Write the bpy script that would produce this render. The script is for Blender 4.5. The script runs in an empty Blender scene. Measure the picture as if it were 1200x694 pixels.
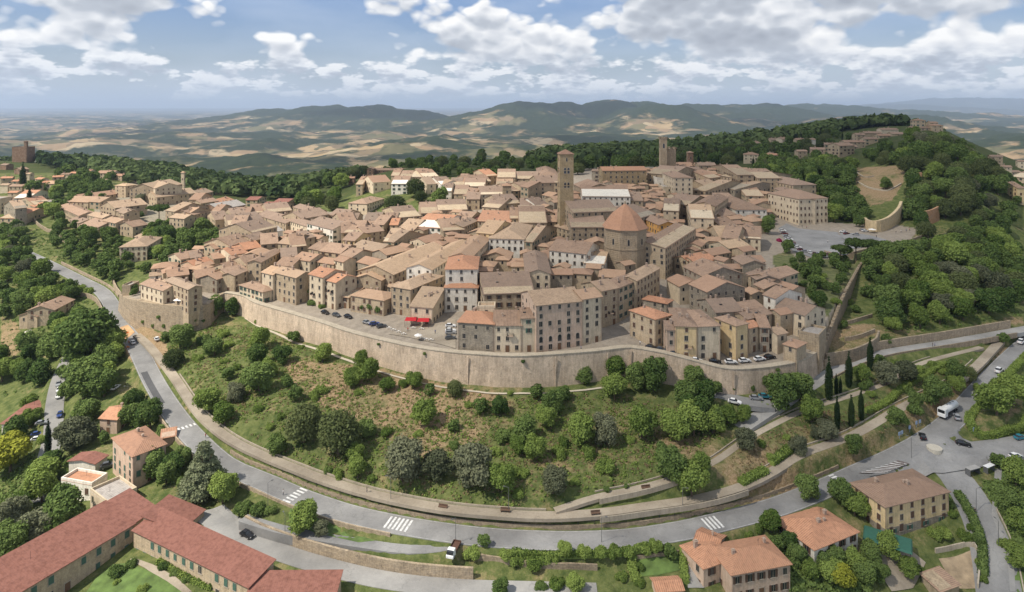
import bpy, bmesh, math, random
import numpy as np
from mathutils import Vector, Matrix
random.seed(7); RNG = np.random.default_rng(11)
C = bpy.context.scene.collection
SC = bpy.context.scene
R = math.radians
# ------------------------------------------------------------------ camera, sky, sun, exposure
F, CU, CV, H0 = 750.0, 600.0, 126.0, 110.0          # focal length (px of the 1200 px photo), principal column, horizon row, eye height
cam = bpy.data.cameras.new('camera'); camo = bpy.data.objects.new('camera', cam); C.objects.link(camo)
camo.location = (0, 0, H0); camo.rotation_euler = (R(90), 0, 0)
cam.sensor_width = 36.0; cam.lens = F / 1200 * 36; cam.shift_y = -(347 - CV) / 1200
cam.clip_start = 1.0; cam.clip_end = 300000
SC.camera = camo
SUN_DIR = Vector((-0.80, -0.42, 1.15)).normalized()
sun = bpy.data.lights.new('sun', 'SUN'); suno = bpy.data.objects.new('sun', sun); C.objects.link(suno)
sun.energy = 5.0; sun.angle = R(0.5); sun.color = (1.0, 0.93, 0.82)
suno.rotation_euler = SUN_DIR.to_track_quat('Z', 'Y').to_euler()
vs = SC.view_settings
SC.display_settings.display_device = 'sRGB'
vs.view_transform = 'Standard'; vs.look = 'None'; vs.exposure = 0.36; vs.gamma = 1.0; vs.use_curve_mapping = False

class NT:                                             # small node helper
    def __init__(s, t): s.t = t; s.n = t.nodes; s.l = t.links
    def new(s, ty, **kw):
        n = s.n.new(ty)
        for k, v in kw.items():
            if k.startswith('_'): n.inputs[int(k[1:])].default_value = v
            else: setattr(n, k, v)
        return n
    def put(s, v, sock):
        if v is None: return
        if isinstance(v, bpy.types.NodeSocket): s.l.new(v, sock)
        else:
            if isinstance(v, (tuple, list)) and len(v) == 3 and sock.type == 'RGBA': v = (*v, 1)
            sock.default_value = v
    def math(s, op, a, b=None, c=None, clamp=False):
        n = s.n.new('ShaderNodeMath'); n.operation = op; n.use_clamp = clamp
        s.put(a, n.inputs[0]); s.put(b, n.inputs[1]); s.put(c, n.inputs[2]); return n.outputs[0]
    def vmath(s, op, a, b=None, sc=None):
        n = s.n.new('ShaderNodeVectorMath'); n.operation = op
        s.put(a, n.inputs[0]); s.put(b, n.inputs[1])
        if sc is not None: s.put(sc, n.inputs['Scale'])
        return n.outputs[0]
    def noise(s, vec, scale, detail=3, rough=.55, lac=2.0, dist=0.0):
        n = s.n.new('ShaderNodeTexNoise'); s.put(vec, n.inputs['Vector']); n.inputs['Scale'].default_value = scale
        n.inputs['Detail'].default_value = detail; n.inputs['Roughness'].default_value = rough
        n.inputs['Lacunarity'].default_value = lac; n.inputs['Distortion'].default_value = dist
        return n.outputs[0]
    def ramp(s, v, stops, interp='LINEAR'):
        n = s.n.new('ShaderNodeValToRGB'); e = n.color_ramp; e.interpolation = interp
        while len(e.elements) < len(stops): e.elements.new(0.5)
        for q, (p, c) in zip(e.elements, stops):
            q.position = p; q.color = (*c, 1) if len(c) == 3 else c
        s.put(v, n.inputs[0]); return n.outputs[0]
    def mix(s, f, a, b, bt='MIX'):
        n = s.n.new('ShaderNodeMix'); n.data_type = 'RGBA'; n.blend_type = bt
        s.put(f, n.inputs[0]); s.put(a, n.inputs[6]); s.put(b, n.inputs[7]); return n.outputs[2]
    def mr(s, v, a, b, c, d):
        n = s.n.new('ShaderNodeMapRange'); s.put(v, n.inputs[0])
        for i, q in enumerate((a, b, c, d)): s.put(q, n.inputs[i + 1])
        return n.outputs[0]

world = bpy.data.worlds.new('World'); SC.world = world; world.use_nodes = True
w = NT(world.node_tree); w.n.clear()
wo = w.new('ShaderNodeOutputWorld'); bg = w.new('ShaderNodeBackground'); bg.inputs[1].default_value = 0.064
sky = w.new('ShaderNodeTexSky'); sky.sky_type = 'NISHITA'; sky.sun_disc = False
sky.sun_elevation = math.asin(SUN_DIR.z); sky.sun_rotation = math.atan2(SUN_DIR.x, SUN_DIR.y)
sky.air_density = 1.3; sky.dust_density = 1.2; sky.altitude = 400
tc = w.new('ShaderNodeTexCoord')
gen = tc.outputs['Generated']
sx = w.new('ShaderNodeSeparateXYZ'); w.l.new(gen, sx.inputs[0])
X, Y, Z = sx.outputs
zc = w.math('MAXIMUM', Z, 0.0)
def cloud_field(dz):                                   # cumulus: three sizes, small and flat low down, big and puffy overhead
    z1 = w.math('ADD', zc, dz); out = None
    for k, zs, ofs in ((4.6, 1.7, 1.3), (13.0, 2.5, 5.1)):
        cm = w.new('ShaderNodeCombineXYZ'); w.l.new(X, cm.inputs[0]); w.l.new(Y, cm.inputs[1]); w.l.new(w.math('MULTIPLY', z1, zs), cm.inputs[2])
        p = w.vmath('ADD', w.vmath('SCALE', cm.outputs[0], sc=k), (ofs, ofs * 2, ofs * .7))
        wpd = w.new('ShaderNodeTexNoise'); w.l.new(p, wpd.inputs['Vector']); wpd.inputs['Scale'].default_value = 5.0; wpd.inputs['Detail'].default_value = 2
        pw = w.vmath('ADD', p, w.vmath('SCALE', wpd.outputs[1], sc=.13)); bub = None
        for vs_, am in ((3.3, .15), (8.5, .085)):
            vv = w.new('ShaderNodeTexVoronoi'); w.l.new(pw, vv.inputs['Vector']); vv.inputs['Scale'].default_value = vs_
            t_ = w.math('MULTIPLY', w.math('SUBTRACT', .45, vv.outputs[0]), am); bub = t_ if bub is None else w.math('ADD', bub, t_)
        v = w.math('ADD', w.math('ADD', w.math('MULTIPLY', w.noise(p, .8, 1, .5), .62), w.math('MULTIPLY', w.noise(p, 2.0, 3, .5), .42)), bub)
        out = v if out is None else w.mix(w.mr(Z, *(.05, .085, 1.0, 0.0)), out, v)
    return out
d0 = cloud_field(0.0); d1 = cloud_field(0.013)
leftf = w.mr(X, -0.62, -0.30, 0.035, 0.0)
leftf = w.math('MULTIPLY', leftf, w.mr(Z, .05, .14, .4, 1.0))
rightf = w.math('MULTIPLY', w.mr(X, -.35, .35, 0.0, -.085), w.mr(Z, .05, .15, .35, 1.0))
thr = w.math('ADD', w.math('ADD', w.math('ADD', 0.468, leftf), rightf), w.mr(Z, 0.0, 0.045, 0.07, 0.0))
ex_ = w.math('SUBTRACT', d0, thr)
dens = w.math('MULTIPLY', ex_, 22.0, clamp=True)
top = w.math('MULTIPLY', w.math('SUBTRACT', d0, d1), 4.6)
core = w.math('MULTIPLY', w.math('MAXIMUM', ex_, 0.0), -2.6)
hig = w.math('MULTIPLY', w.mr(Z, 0.09, 0.17, 0.0, -.22), w.mr(X, -.5, .2, .2, 1.0))
sh = w.math('ADD', w.math('ADD', w.math('ADD', .80, top), core), hig, clamp=True)
ccol = w.ramp(sh, [(0.0, (5.0, 5.4, 6.2)), (0.40, (6.9, 7.4, 8.2)), (0.66, (10.6, 10.8, 11.2)), (0.9, (13.6, 13.5, 13.3))])
hcol = w.mix(w.mr(Z, 0.0, 0.09, 0.62, 0.0), ccol, (8.2, 9.4, 11.2))
skyc = w.mix(w.mr(Z, 0.0, 0.07, 0.85, 0.35), sky.outputs[0], (7.2, 8.9, 11.4))
skyc = w.mix(w.mr(Z, 0.03, 0.17, 0.0, 0.72), skyc, (2.0, 3.9, 8.0))
thin = w.mr(w.noise(w.vmath('MULTIPLY', gen, (2.5, 2.5, 9)), 1.6, 4, .5), .42, .68, 0, .35)
skyc = w.mix(w.math('MULTIPLY', thin, w.mr(Z, 0.0, .05, .3, 1.0)), skyc, (8.3, 9.4, 11.0))
fin = w.mix(w.math('MULTIPLY', dens, w.mr(Z, 0.0, 0.03, 0.15, 1.0)), skyc, hcol)
w.l.new(fin, bg.inputs[0]); w.l.new(bg.outputs[0], wo.inputs[0])
# ------------------------------------------------------------------ numpy noise
_perm = np.random.default_rng(3).permutation(4096)
def _h(i, j): return _perm[(_perm[i & 4095] + j) & 4095] / 4096.0
def vnoise(x, y):
    xi = np.floor(x).astype(int); yi = np.floor(y).astype(int); fx = x - xi; fy = y - yi
    fx = fx * fx * (3 - 2 * fx); fy = fy * fy * (3 - 2 * fy)
    return (_h(xi, yi) * (1 - fx) + _h(xi + 1, yi) * fx) * (1 - fy) + (_h(xi, yi + 1) * (1 - fx) + _h(xi + 1, yi + 1) * fx) * fy
def fbm(x, y, o=5):
    s = 0; a = .5
    for k in range(o):
        s = s + a * (vnoise(x + 17.3 * k, y - 9.1 * k) - .5); x = x * 2.03; y = y * 2.03; a *= .5
    return s
def sstep(a, b, x):
    t = np.clip((x - a) / (b - a), 0, 1); return t * t * (3 - 2 * t)
# ------------------------------------------------------------------ terrain
def w3(u, v, z):                                      # where the sight line (u, v) meets height z
    D = (H0 - z) * F / (v - CV); return ((u - CU) / F * D, D, z)
ROADS = {}
main_px = [(20,292,16),(50,306,15),(90,326,13),(118,341,11),(132,360,9),(141,380,8),(159,405,6.5),(181,449,4),(206,488,2.5),(232,518,1.4),(262,544,.7),(290,557,.3),(317,568,.1),(346,581,0),(400,600,0),(450,612,0),
           (500,621,0),(560,629,0),(620,633,0),(680,634,0),(740,631,0),(800,622,.2),(840,613,.5),(911,594,1.1),(972,570,2.2),(1010,553,3),(1050,535,4),(1088,514,6),(1120,489,8),(1150,456,10.5),(1180,425,13),(1205,402,15),(1240,375,18)]
prom_px = [(160,392,8.4),(172,402,8),(186,418,7.3),(204,441,6.4),(229,478,5.2),(253,502,4.4),(280,520,3.8),(317,537,3.2),(350,550,3),(376,560,2.9),(420,574,2.9),(460,584,3),(520,595,3.1),(580,601,3.1),(640,604,3.1),(700,601,3.1),(760,593,3.3),(820,584,3.8),(870,570,5),(905,553,6.5),(940,532,8),(1000,510,9),(1060,476,11),(1130,441,13),(1172,400,16)]
path2_px = [(650,598,3.6),(700,582,5),(760,569,6),(830,545,8),(880,512,10),(940,482,12),(990,466,13),(1040,448,14),(1080,426,15),(1150,407,16)]
gate_px = [(800,462,15.5),(840,462,15),(872,470,14.5),(905,474,14)]
gater_px = [(868,502,11),(905,478,13),(945,455,14.7),(968,440,15.6),(1000,425,16.4),(1040,413,17),(1120,400,17.5),(1210,384,18.5)]
low_px = [(240,604,-2.6),(262,616,-3),(294,634,-3.2),(357,657,-3.5),(445,679,-3.7),(530,689,-3.8),(620,692,-3.8),(700,694,-3.8)]
ramp_px = [(285,607,-.7),(310,615,-.8),(350,625,-.8),(431,638,-.7),(480,644,-.5),(515,642,-.3),(540,636,-.1)]
down_px = [(1100,540,4.2),(1122,562,3),(1143,595,0),(1158,630,-3),(1166,665,-6),(1172,705,-9)]
east_px = [(1110,524,5.2),(1150,527,5),(1210,519,6)]
lane_px = [(82,418,-2),(70,445,-4),(64,475,-6),(62,510,-8),(52,550,-10),(40,590,-12)]
RW = {'main':(main_px,7.4),'prom':(prom_px,3.2),'path2':(path2_px,2.2),'park':(gate_px,6),'gater':(gater_px,5.0),'low':(low_px,5.6),'ramp':(ramp_px,3.2),'down':(down_px,9.5),'east':(east_px,9),'lane':(lane_px,6.0)}
base_px = [(141,366,8),(150,374,9),(165,383,9),(200,389,9.5),(235,386,11),(250,372,13),(262,365,14),(285,369,14),(300,378,14),(340,392,14),(380,405,14),(420,420,14),(460,432,14.3),(500,442,14.6),(550,450,15),(600,453,15.2),
           (650,451,15.2),(700,446,15.5),(740,441,16),(780,449,15.6),(820,457,15),(860,461,15),(900,457,15),(938,449,15.5),(962,432,16)]
rwall_px = [(962,432,16),(968,408,19),(978,382,22),(990,352,26),(1008,318,29)]
low_only = base_px + [(970,418,17),(1000,392,20),(985,375,21),(1010,370,22),(1000,345,25)] + [
    (300,420,11),(400,470,9.5),(500,500,9),(600,510,9),(700,520,8.5),(800,500,10.5),(900,500,10.5),(230,440,8),(860,430,17),(700,400,20),(500,400,20),(300,340,18)]
up_only = [(150,352,19),(180,352,20),(200,350,21),(230,347,22),(258,342,21.5),(285,350,21.5),(330,362,22),(370,374,21.8),(400,383,21.8),(440,393,22.2),(480,402,23),(530,412,24),(560,414,24.3),(610,414,24.3),(660,413,24.4),(700,411,24.6),(740,411,24.8),(770,415,24.5),(800,422,24),(840,428,22),(870,430,21.7),(900,430,21.6),(935,424,22),(945,405,24),(965,385,26),(995,340,29),(520,365,25),(545,372,25),(540,340,28),(450,335,26),(300,330,23),(350,320,25),(400,345,24),(250,325,20.5),(200,325,19),(732,335,31),(800,360,28),(870,370,27),(900,345,29),(640,350,29)]
shared = [(0,600,-14),(-150,600,-22),(60,560,-10),(0,520,-14),(0,450,-11),(-150,450,-16),(110,520,-5),(160,575,-4.5),(160,500,-2.5),(0,380,0),(100,380,5),(0,300,15),(-150,300,10),(0,262,20),(60,262,21),(110,310,16),(110,290,19),(150,320,17),
    (0,694,-9),(100,694,-6.5),(200,690,-5.5),(300,690,-5),(400,694,-5),(500,700,-4.4),(600,706,-4.6),(700,700,-4.5),(800,690,-4),(900,690,-5.5),(1000,690,-7),(1100,690,-9),(1250,690,-6),(-100,760,-12),(300,780,-8),(600,780,-7),(900,780,-9),(1300,780,-9),
    (120,640,-6),(230,640,-4),(700,660,-2.5),(800,660,-2.5),(900,640,-2),(1000,640,-4),(1065,628,-3.5),(600,664,-3),(1100,600,-1),(1200,600,0),(1200,650,-2.5),(1200,480,12),(1160,490,10),(1250,550,3),
    (1100,470,10),(1100,385,20),(1040,395,20),(1190,370,20),(1250,330,22),(1130,360,24),(1100,300,36),(1150,330,24),(1060,282,33),(1020,285,33),(1150,240,46),(1185,262,32),(1200,300,20),(1250,260,18),(1200,230,26),(1260,230,20),(1190,200,24),
    (960,283,33),(930,265,33),(990,290,33),(975,300,33),(1010,262,34),(1040,245,40),(1045,230,46),(1030,205,56),(1060,205,58),(1075,190,66),(1110,190,64),(1085,170,76),(1120,165,77),(1145,200,62),(1165,225,48),(1085,152,86),(1050,165,74),(1000,177,62),(1000,200,54),(960,200,52),
    (900,172,58),(880,200,52),(870,225,44),(900,240,38),(850,280,33),(730,290,33),(660,275,36),(600,270,34),(560,290,31),(500,280,31),(450,260,31),(780,230,44),(700,228,45),(720,205,50),(780,200,51),(850,200,50),(640,225,42),(580,225,40),
    (480,225,40),(440,215,42),(460,200,46),(400,235,26),(400,255,27),(370,240,20),(350,260,25),(330,245,24),(280,245,24),(250,260,24),(200,265,25),(220,240,27),(190,230,30),(140,235,30),(100,245,27),(60,230,26),(0,240,23),(250,290,21),(180,290,18),(310,290,25),(150,260,24),
    (100,215,30),(50,205,33),(0,205,33),(0,183,38),(100,192,28),(180,195,20),(220,215,14),(260,230,8),(300,225,-5),(340,220,-15),(-150,200,30),(-150,240,20),
    (500,195,46),(560,200,40),(560,188,34),(620,195,38),(700,190,38),(780,182,44),(850,178,50),(840,168,54),(950,158,60),(1000,150,66),(1050,141,84),(1060,150,80),(1100,150,82),(1150,165,50),(1190,180,15),(1260,180,0)]
for k in RW:
    if k in ('main','low','ramp','down','east','lane','prom','path2','gater'): shared += RW[k][0]
def mkrbf(pts):
    P = np.array([w3(*p) for p in pts]); XY = P[:, :2]; z = P[:, 2]
    key = np.round(XY / 3).astype(int); _, idx = np.unique(key, axis=0, return_index=True)
    XY = XY[idx]; z = z[idx]; n = len(z)
    d = np.linalg.norm(XY[:, None] - XY[None], axis=2)
    K = -np.sqrt(d * d + 64.0) / 100 + np.eye(n) * 0.004
    A = np.zeros((n + 3, n + 3)); A[:n, :n] = K; q = np.c_[np.ones(n), XY / 100]; A[:n, n:] = q; A[n:, :n] = q.T
    s = np.linalg.solve(A, np.r_[z, 0, 0, 0]); return XY, s
def _back(p):
    q = w3(*p); dw = np.interp(p[0], [b[0] for b in base_px], [w3(*b)[1] for b in base_px])
    return (q[1] > dw + 18 and q[1] > 300) if p[0] < 970 else q[1] > 340
LOW = mkrbf(low_only + shared); UP = mkrbf(up_only + [p for p in shared if _back(p)])
def rbf(M, x, y):
    XY, s = M; n = len(XY); out = np.empty(x.size); xf = x.ravel(); yf = y.ravel()
    for a in range(0, x.size, 20000):
        xx = xf[a:a + 20000]; yy = yf[a:a + 20000]
        d2 = (xx[:, None] - XY[None, :, 0]) ** 2 + (yy[:, None] - XY[None, :, 1]) ** 2
        out[a:a + 20000] = -np.sqrt(d2 + 64.0) @ s[:n] / 100 + s[n] + s[n + 1] * xx / 100 + s[n + 2] * yy / 100
    return out.reshape(x.shape)
BASE = np.array([w3(*p) for p in base_px]); RWALL = np.array([w3(*p) for p in rwall_px])
def inpoly(px, py, poly):
    n = len(poly); r = np.zeros(px.shape, bool); j = n - 1
    for i in range(n):
        xi, yi = poly[i][0], poly[i][1]; xj, yj = poly[j][0], poly[j][1]
        if yi != yj: r ^= ((yi > py) != (yj > py)) & (px < (xj - xi) * (py - yi) / (yj - yi) + xi)
        j = i
    return r
_b = [(p[0], p[1] + 1.3) for p in BASE] + [(p[0] - 1.2, p[1]) for p in RWALL[1:]]
TOWNPOLY = _b + [(_b[-1][0] + 40, 420), (_b[-1][0] + 40, 900), (-400, 900), (-260, 420), (_b[0][0] - 4, _b[0][1] + 22)]
HILLS = [(718,120.5,9500,560,1300),(655,127.5,9300,700,1000),(750,124,9900,500,900),(398,128,10500,900,1300),(450,130,9800,900,1000),(350,132,11500,1100,1200),(820,124.5,9800,900,1300),(880,124,10500,1200,1500),(620,127,8800,1000,1000),(770,124,8200,700,900),
         (960,126,14000,2500,2000),(1130,119.5,36000,4500,4000),(1190,120,36000,5000,4000),(1050,125,30000,3000,4000),(1200,150,4200,900,800),(1130,150,5200,800,900),(560,171,4800,900,700),(690,166,5200,600,500),(300,160,6200,900,900),(150,152,8000,1200,1000),(1040,136,7500,900,900)]
def hfar(x, y):
    r = np.hypot(x, y)
    z = -270 + 150 * sstep(9000, 50000, r) + 125 * sstep(50000, 62000, r)
    z = z + fbm(x / 2300, y / 2300, 6) * 290 * (1 - .75 * sstep(14000, 40000, r)) + (.18 - np.abs(fbm(x / 900 + 9, y / 900, 6))) * 260 * (1 - .7 * sstep(14000, 40000, r))
    top = np.zeros(x.shape)
    for u, v, D, sx_, sy_ in HILLS:
        hx = (u - CU) / F * D; zt = H0 - (v - CV) * D / F; amp = zt + 250
        g = amp * np.exp(-((x - hx) / sx_) ** 2 * .5 - ((y - D) / sy_) ** 2 * .5)
        top = np.maximum(top, g) + np.minimum(top, g) * .12
    return z + top * (1 + fbm(x / 900, y / 900, 6) * .5)
def segdist(x, y, P):                                  # nearest distance, z and lateral sign to a polyline
    best = np.full(x.shape, 1e9); zz = np.zeros(x.shape)
    for a, b in zip(P[:-1], P[1:]):
        dx, dy = b[0] - a[0], b[1] - a[1]; L = dx * dx + dy * dy
        t = np.clip(((x - a[0]) * dx + (y - a[1]) * dy) / L, 0, 1)
        d = np.hypot(x - a[0] - t * dx, y - a[1] - t * dy); m = d < best
        best[m] = d[m]; zz[m] = (a[2] + t * (b[2] - a[2]))[m]
    return best, zz
def catmull(P, step=3.0):
    P = [np.array(p, float) for p in P]; Q = [2 * P[0] - P[1]] + P + [2 * P[-1] - P[-2]]; out = []
    for i in range(1, len(Q) - 2):
        p0, p1, p2, p3 = Q[i - 1:i + 3]; n = max(2, int(np.linalg.norm(p2[:2] - p1[:2]) / step))
        for k in range(n):
            t = k / n; out.append(.5 * ((2 * p1) + (-p0 + p2) * t + (2 * p0 - 5 * p1 + 4 * p2 - p3) * t * t + (-p0 + 3 * p1 - 3 * p2 + p3) * t ** 3))
    out.append(Q[-2]); return np.array(out)
for k, (px, wd) in RW.items(): ROADS[k] = (catmull([w3(*p) for p in px], 4.0), wd)
def terrain(x, y):
    x = np.asarray(x, float); y = np.asarray(y, float); sh = x.shape; x = x.ravel(); y = y.ravel()
    z = np.zeros(x.shape); r = np.hypot(x, y); far = sstep(950, 1500, y + np.abs(x) * .08); near = far < 1
    if near.any():
        xn, yn = x[near], y[near]; zl = rbf(LOW, xn, yn); ins = inpoly(xn, yn, TOWNPOLY)
        if ins.any(): zl[ins] = rbf(UP, xn[ins], yn[ins])
        zl = np.clip(zl, -60, 110)
        rough = sstep(170, 260, yn) * 0
        zl += fbm(xn / 14, yn / 14, 3) * np.where(ins, 0.3, 1.6)
        for k in ('lane','ramp','low','down','east','park','gater','path2','prom','main'):
            P, wd = ROADS[k]
            m = (xn > P[:, 0].min() - 12) & (xn < P[:, 0].max() + 12) & (yn > P[:, 1].min() - 12) & (yn < P[:, 1].max() + 12) & ~ins
            if not m.any(): continue
            d, zz = segdist(xn[m], yn[m], P); wt = 1 - sstep(wd / 2 + .6, wd / 2 + (1.5 if k in ('main', 'ramp') else 2.6), d); zl[m] = zl[m] * (1 - wt) + zz * wt
        z[near] = zl
    if (far > 0).any():
        m = far > 0; z[m] = z[m] * (1 - far[m]) + hfar(x[m], y[m]) * far[m]
    return z.reshape(sh)
def H(x, y): return float(terrain(np.array([x]), np.array([y]))[0])
_Ds = np.concatenate([np.linspace(100, 420, 420), np.linspace(421, 1500, 500)])
_cache = {}
def hit(u, v, h=0.0):                                 # first point of the sight line that lies h above the terrain
    uq = round(u); 
    if uq not in _cache: _cache[uq] = terrain((uq - CU) / F * _Ds, _Ds)
    zr = H0 - (v - CV) / F * _Ds; below = zr < _cache[uq] + h
    i = int(np.argmax(below)) if below.any() else len(_Ds) - 1
    D = _Ds[i]
    if i > 0 and below.any():
        g0 = zr[i - 1] - _cache[uq][i - 1] - h; g1 = zr[i] - _cache[uq][i] - h; D = _Ds[i - 1] + (_Ds[i] - _Ds[i - 1]) * g0 / (g0 - g1 + 1e-9)
    return ((u - CU) / F * D, D, H0 - (v - CV) / F * D - h)
# ------------------------------------------------------------------ materials
MATS = {}
def mat(name, rough=.8, spec=.3):
    m = bpy.data.materials.new(name); m.use_nodes = True; t = NT(m.node_tree); b = m.node_tree.nodes['Principled BSDF']
    b.inputs['Roughness'].default_value = rough
    b.inputs['Specular IOR Level'].default_value = spec
    MATS[name] = m; return m, t, b
def plain(name, col, rough=.6, metal=0, spec=.4, var=.12, scale=2.0):
    m, t, b = mat(name, rough, spec); b.inputs['Metallic'].default_value = metal
    o = t.new('ShaderNodeTexCoord').outputs['Object']
    f = t.mr(t.noise(o, scale, 3), .3, .7, 1 - var, 1 + var)
    t.l.new(t.vmath('SCALE', col, sc=f), b.inputs['Base Color']); return m
def wallmat(name, col, stone=0.0):
    m, t, b = mat(name, .92, .15)
    g = t.new('ShaderNodeNewGeometry').outputs['Position']; rnd = t.new('ShaderNodeObjectInfo').outputs['Random']
    n1 = t.noise(g, .35, 5, .6); n2 = t.noise(g, 2.2, 3, .6)
    st = t.vmath('MULTIPLY', g, (1.6, 1.6, .25)); n3 = t.noise(st, 1.1, 3, .6)
    f = t.math('ADD', t.mr(n1, .3, .7, .80, 1.14), t.mr(n2, .3, .7, -.09 - stone * .12, .09 + stone * .12))
    if name == 'city_wall_stone': f = t.math('MULTIPLY', f, t.mr(t.noise(t.vmath('MULTIPLY', g, (1, 1, .35)), .16, 4, .7), .38, .62, .78, 1.10))
    f = t.math('MULTIPLY', f, t.mr(n3, .38, .68, 1.08, .84 if stone else .86)); f = t.math('MULTIPLY', f, t.mr(rnd, 0, 1, .86, 1.12))
    c = t.vmath('SCALE', col, sc=f)
    c = t.mix(t.mr(n1, .5, .72, 0, .5 if stone else .35), c, (.30, .255, .20))
    if stone: c = t.mix(t.mr(t.noise(g, .9, 4, .75), .62, .70, 0, .7), c, (.10, .085, .055))
    if stone:
        br = t.new('ShaderNodeTexBrick'); t.l.new(t.vmath('ADD', t.vmath('MULTIPLY', g, (1, 1, 0)), None), br.inputs['Vector'])
        cm = t.new('ShaderNodeCombineXYZ'); sp = t.new('ShaderNodeSeparateXYZ'); t.l.new(g, sp.inputs[0])
        t.l.new(t.math('ADD', sp.outputs[0], sp.outputs[1]), cm.inputs[0]); t.l.new(sp.outputs[2], cm.inputs[1]); t.l.new(cm.outputs[0], br.inputs['Vector'])
        br.inputs['Scale'].default_value = 1.0; br.inputs['Mortar Size'].default_value = .03; br.inputs['Brick Width'].default_value = .9; br.inputs['Row Height'].default_value = .42
        br.inputs['Color1'].default_value = (.78, .78, .78, 1); br.inputs['Color2'].default_value = (1.15, 1.12, 1.05, 1); br.inputs['Mortar'].default_value = (.62, .60, .56, 1)
        c = t.mix(stone * .75, c, t.mix(1.0, c, br.outputs[0], 'MULTIPLY'))
    t.l.new(c, b.inputs['Base Color'])
    bm = t.new('ShaderNodeBump'); bm.inputs['Strength'].default_value = .4; bm.inputs['Distance'].default_value = .15; t.l.new(n2, bm.inputs['Height']); t.l.new(bm.outputs[0], b.inputs['Normal'])
    return m
WALL = {'s': ('stone', wallmat('wall_stone', (.36, .285, .20), .8)), 'c': ('cream', wallmat('wall_cream', (.58, .48, .345))), 'w': ('white', wallmat('wall_white', (.72, .67, .58))),
        'p': ('pinkish', wallmat('wall_pink', (.54, .40, .30))), 'y': ('yellow', wallmat('wall_yellow', (.60, .45, .25))), 'g': ('grey stone', wallmat('wall_grey', (.33, .285, .225), .8)),
        'o': ('orange', wallmat('wall_orange', (.60, .33, .11))), 'k': ('brick', wallmat('wall_brick', (.25, .16, .11), .6)), 'n': ('brown stone', wallmat('wall_brownstone', (.36, .275, .165), .7)), 't': ('tan stone', wallmat('wall_tan', (.45, .355, .245), .5))}
def roofmat(name, c1, c2, tile=1.0):
    m, t, b = mat(name, .9, .15)
    uv = t.new('ShaderNodeUVMap').outputs[0]; g = t.new('ShaderNodeNewGeometry').outputs['Position']; rnd = t.new('ShaderNodeObjectInfo').outputs['Random']
    n1 = t.noise(g, .22, 5, .65); n2 = t.noise(t.vmath('MULTIPLY', uv, (2.6, .5, 1)), 1.0, 4, .7); n3 = t.noise(g, 1.0, 5, .72)
    f = t.math('ADD', t.math('MULTIPLY', n1, .5), t.math('ADD', t.math('MULTIPLY', n2, .35), t.math('MULTIPLY', rnd, .25)))
    c = t.mix(t.mr(f, .32, .78, 0, 1), c1, c2)
    wv = t.new('ShaderNodeTexWave'); wv.bands_direction = 'X'; t.l.new(uv, wv.inputs[0]); wv.inputs['Scale'].default_value = .62; wv.inputs['Distortion'].default_value = .6; wv.inputs['Detail'].default_value = 1
    c = t.vmath('MULTIPLY', c, t.ramp(t.math('MULTIPLY', t.math('ADD', n3, t.math('MULTIPLY', wv.outputs[1], .26 * tile)), .8), [(.22, (.52, .50, .48)), (.46, (.98, .97, .96)), (.72, (1.40, 1.36, 1.30))]))
    if tile: c = t.mix(t.mr(n3, .58, .72, 0, .55), c, t.vmath('MULTIPLY', c, (.52, .55, .58)))
    if tile == 1.0: c = t.mix(t.mr(t.math('FRACT', t.math('MULTIPLY', rnd, 7.31)), .62, 1, 0, .5), c, (.40, .235, .15)); c = t.mix(t.mr(t.math('FRACT', t.math('MULTIPLY', rnd, 13.7)), .7, 1, 0, .5), c, (.20, .16, .13))
    t.l.new(c, b.inputs['Base Color'])
    bm = t.new('ShaderNodeBump'); bm.inputs['Strength'].default_value = .55 * tile; bm.inputs['Distance'].default_value = .12; t.l.new(t.math('ADD', wv.outputs[1], n3), bm.inputs['Height']); t.l.new(bm.outputs[0], b.inputs['Normal'])
    return m
ROOF = {'b': ('brown', roofmat('roof_brown', (.19, .14, .108), (.31, .225, .17))), 'p': ('pinkish', roofmat('roof_pink', (.21, .145, .105), (.365, .255, .185))), 't': ('tan', roofmat('roof_tan', (.275, .20, .14), (.45, .33, .23))),
        'o': ('orange', roofmat('roof_orange', (.33, .17, .105), (.49, .265, .165))), 'c': ('pale cream', roofmat('roof_cream', (.37, .265, .175), (.55, .405, .27))), 'r': ('dull red', roofmat('roof_red', (.23, .105, .08), (.285, .135, .105), .12)),
        'd': ('russet', roofmat('roof_russet', (.29, .155, .10), (.42, .235, .15))), 'g': ('grey', roofmat('roof_grey', (.28, .26, .24), (.42, .39, .36), .4))}
GLASS = plain('window_glass', (.025, .027, .03), .15, 0, .6); FRAME = plain('window_frame', (.34, .29, .23), .7); SHB = plain('shutter_brown', (.10, .055, .035), .7); SHG = plain('shutter_green', (.06, .12, .09), .7)
DOORM = plain('door_wood', (.14, .075, .04), .7); CHM = plain('chimney_plaster', (.40, .30, .23), .9); DARKM = plain('dark_metal', (.04, .04, .045), .5, .4)
STONE = wallmat('city_wall_stone', (.63, .50, .375), .45); RET = wallmat('retaining_stone', (.36, .29, .21), 1.0); CURB = wallmat('parapet_stone', (.40, .345, .265))
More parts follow.
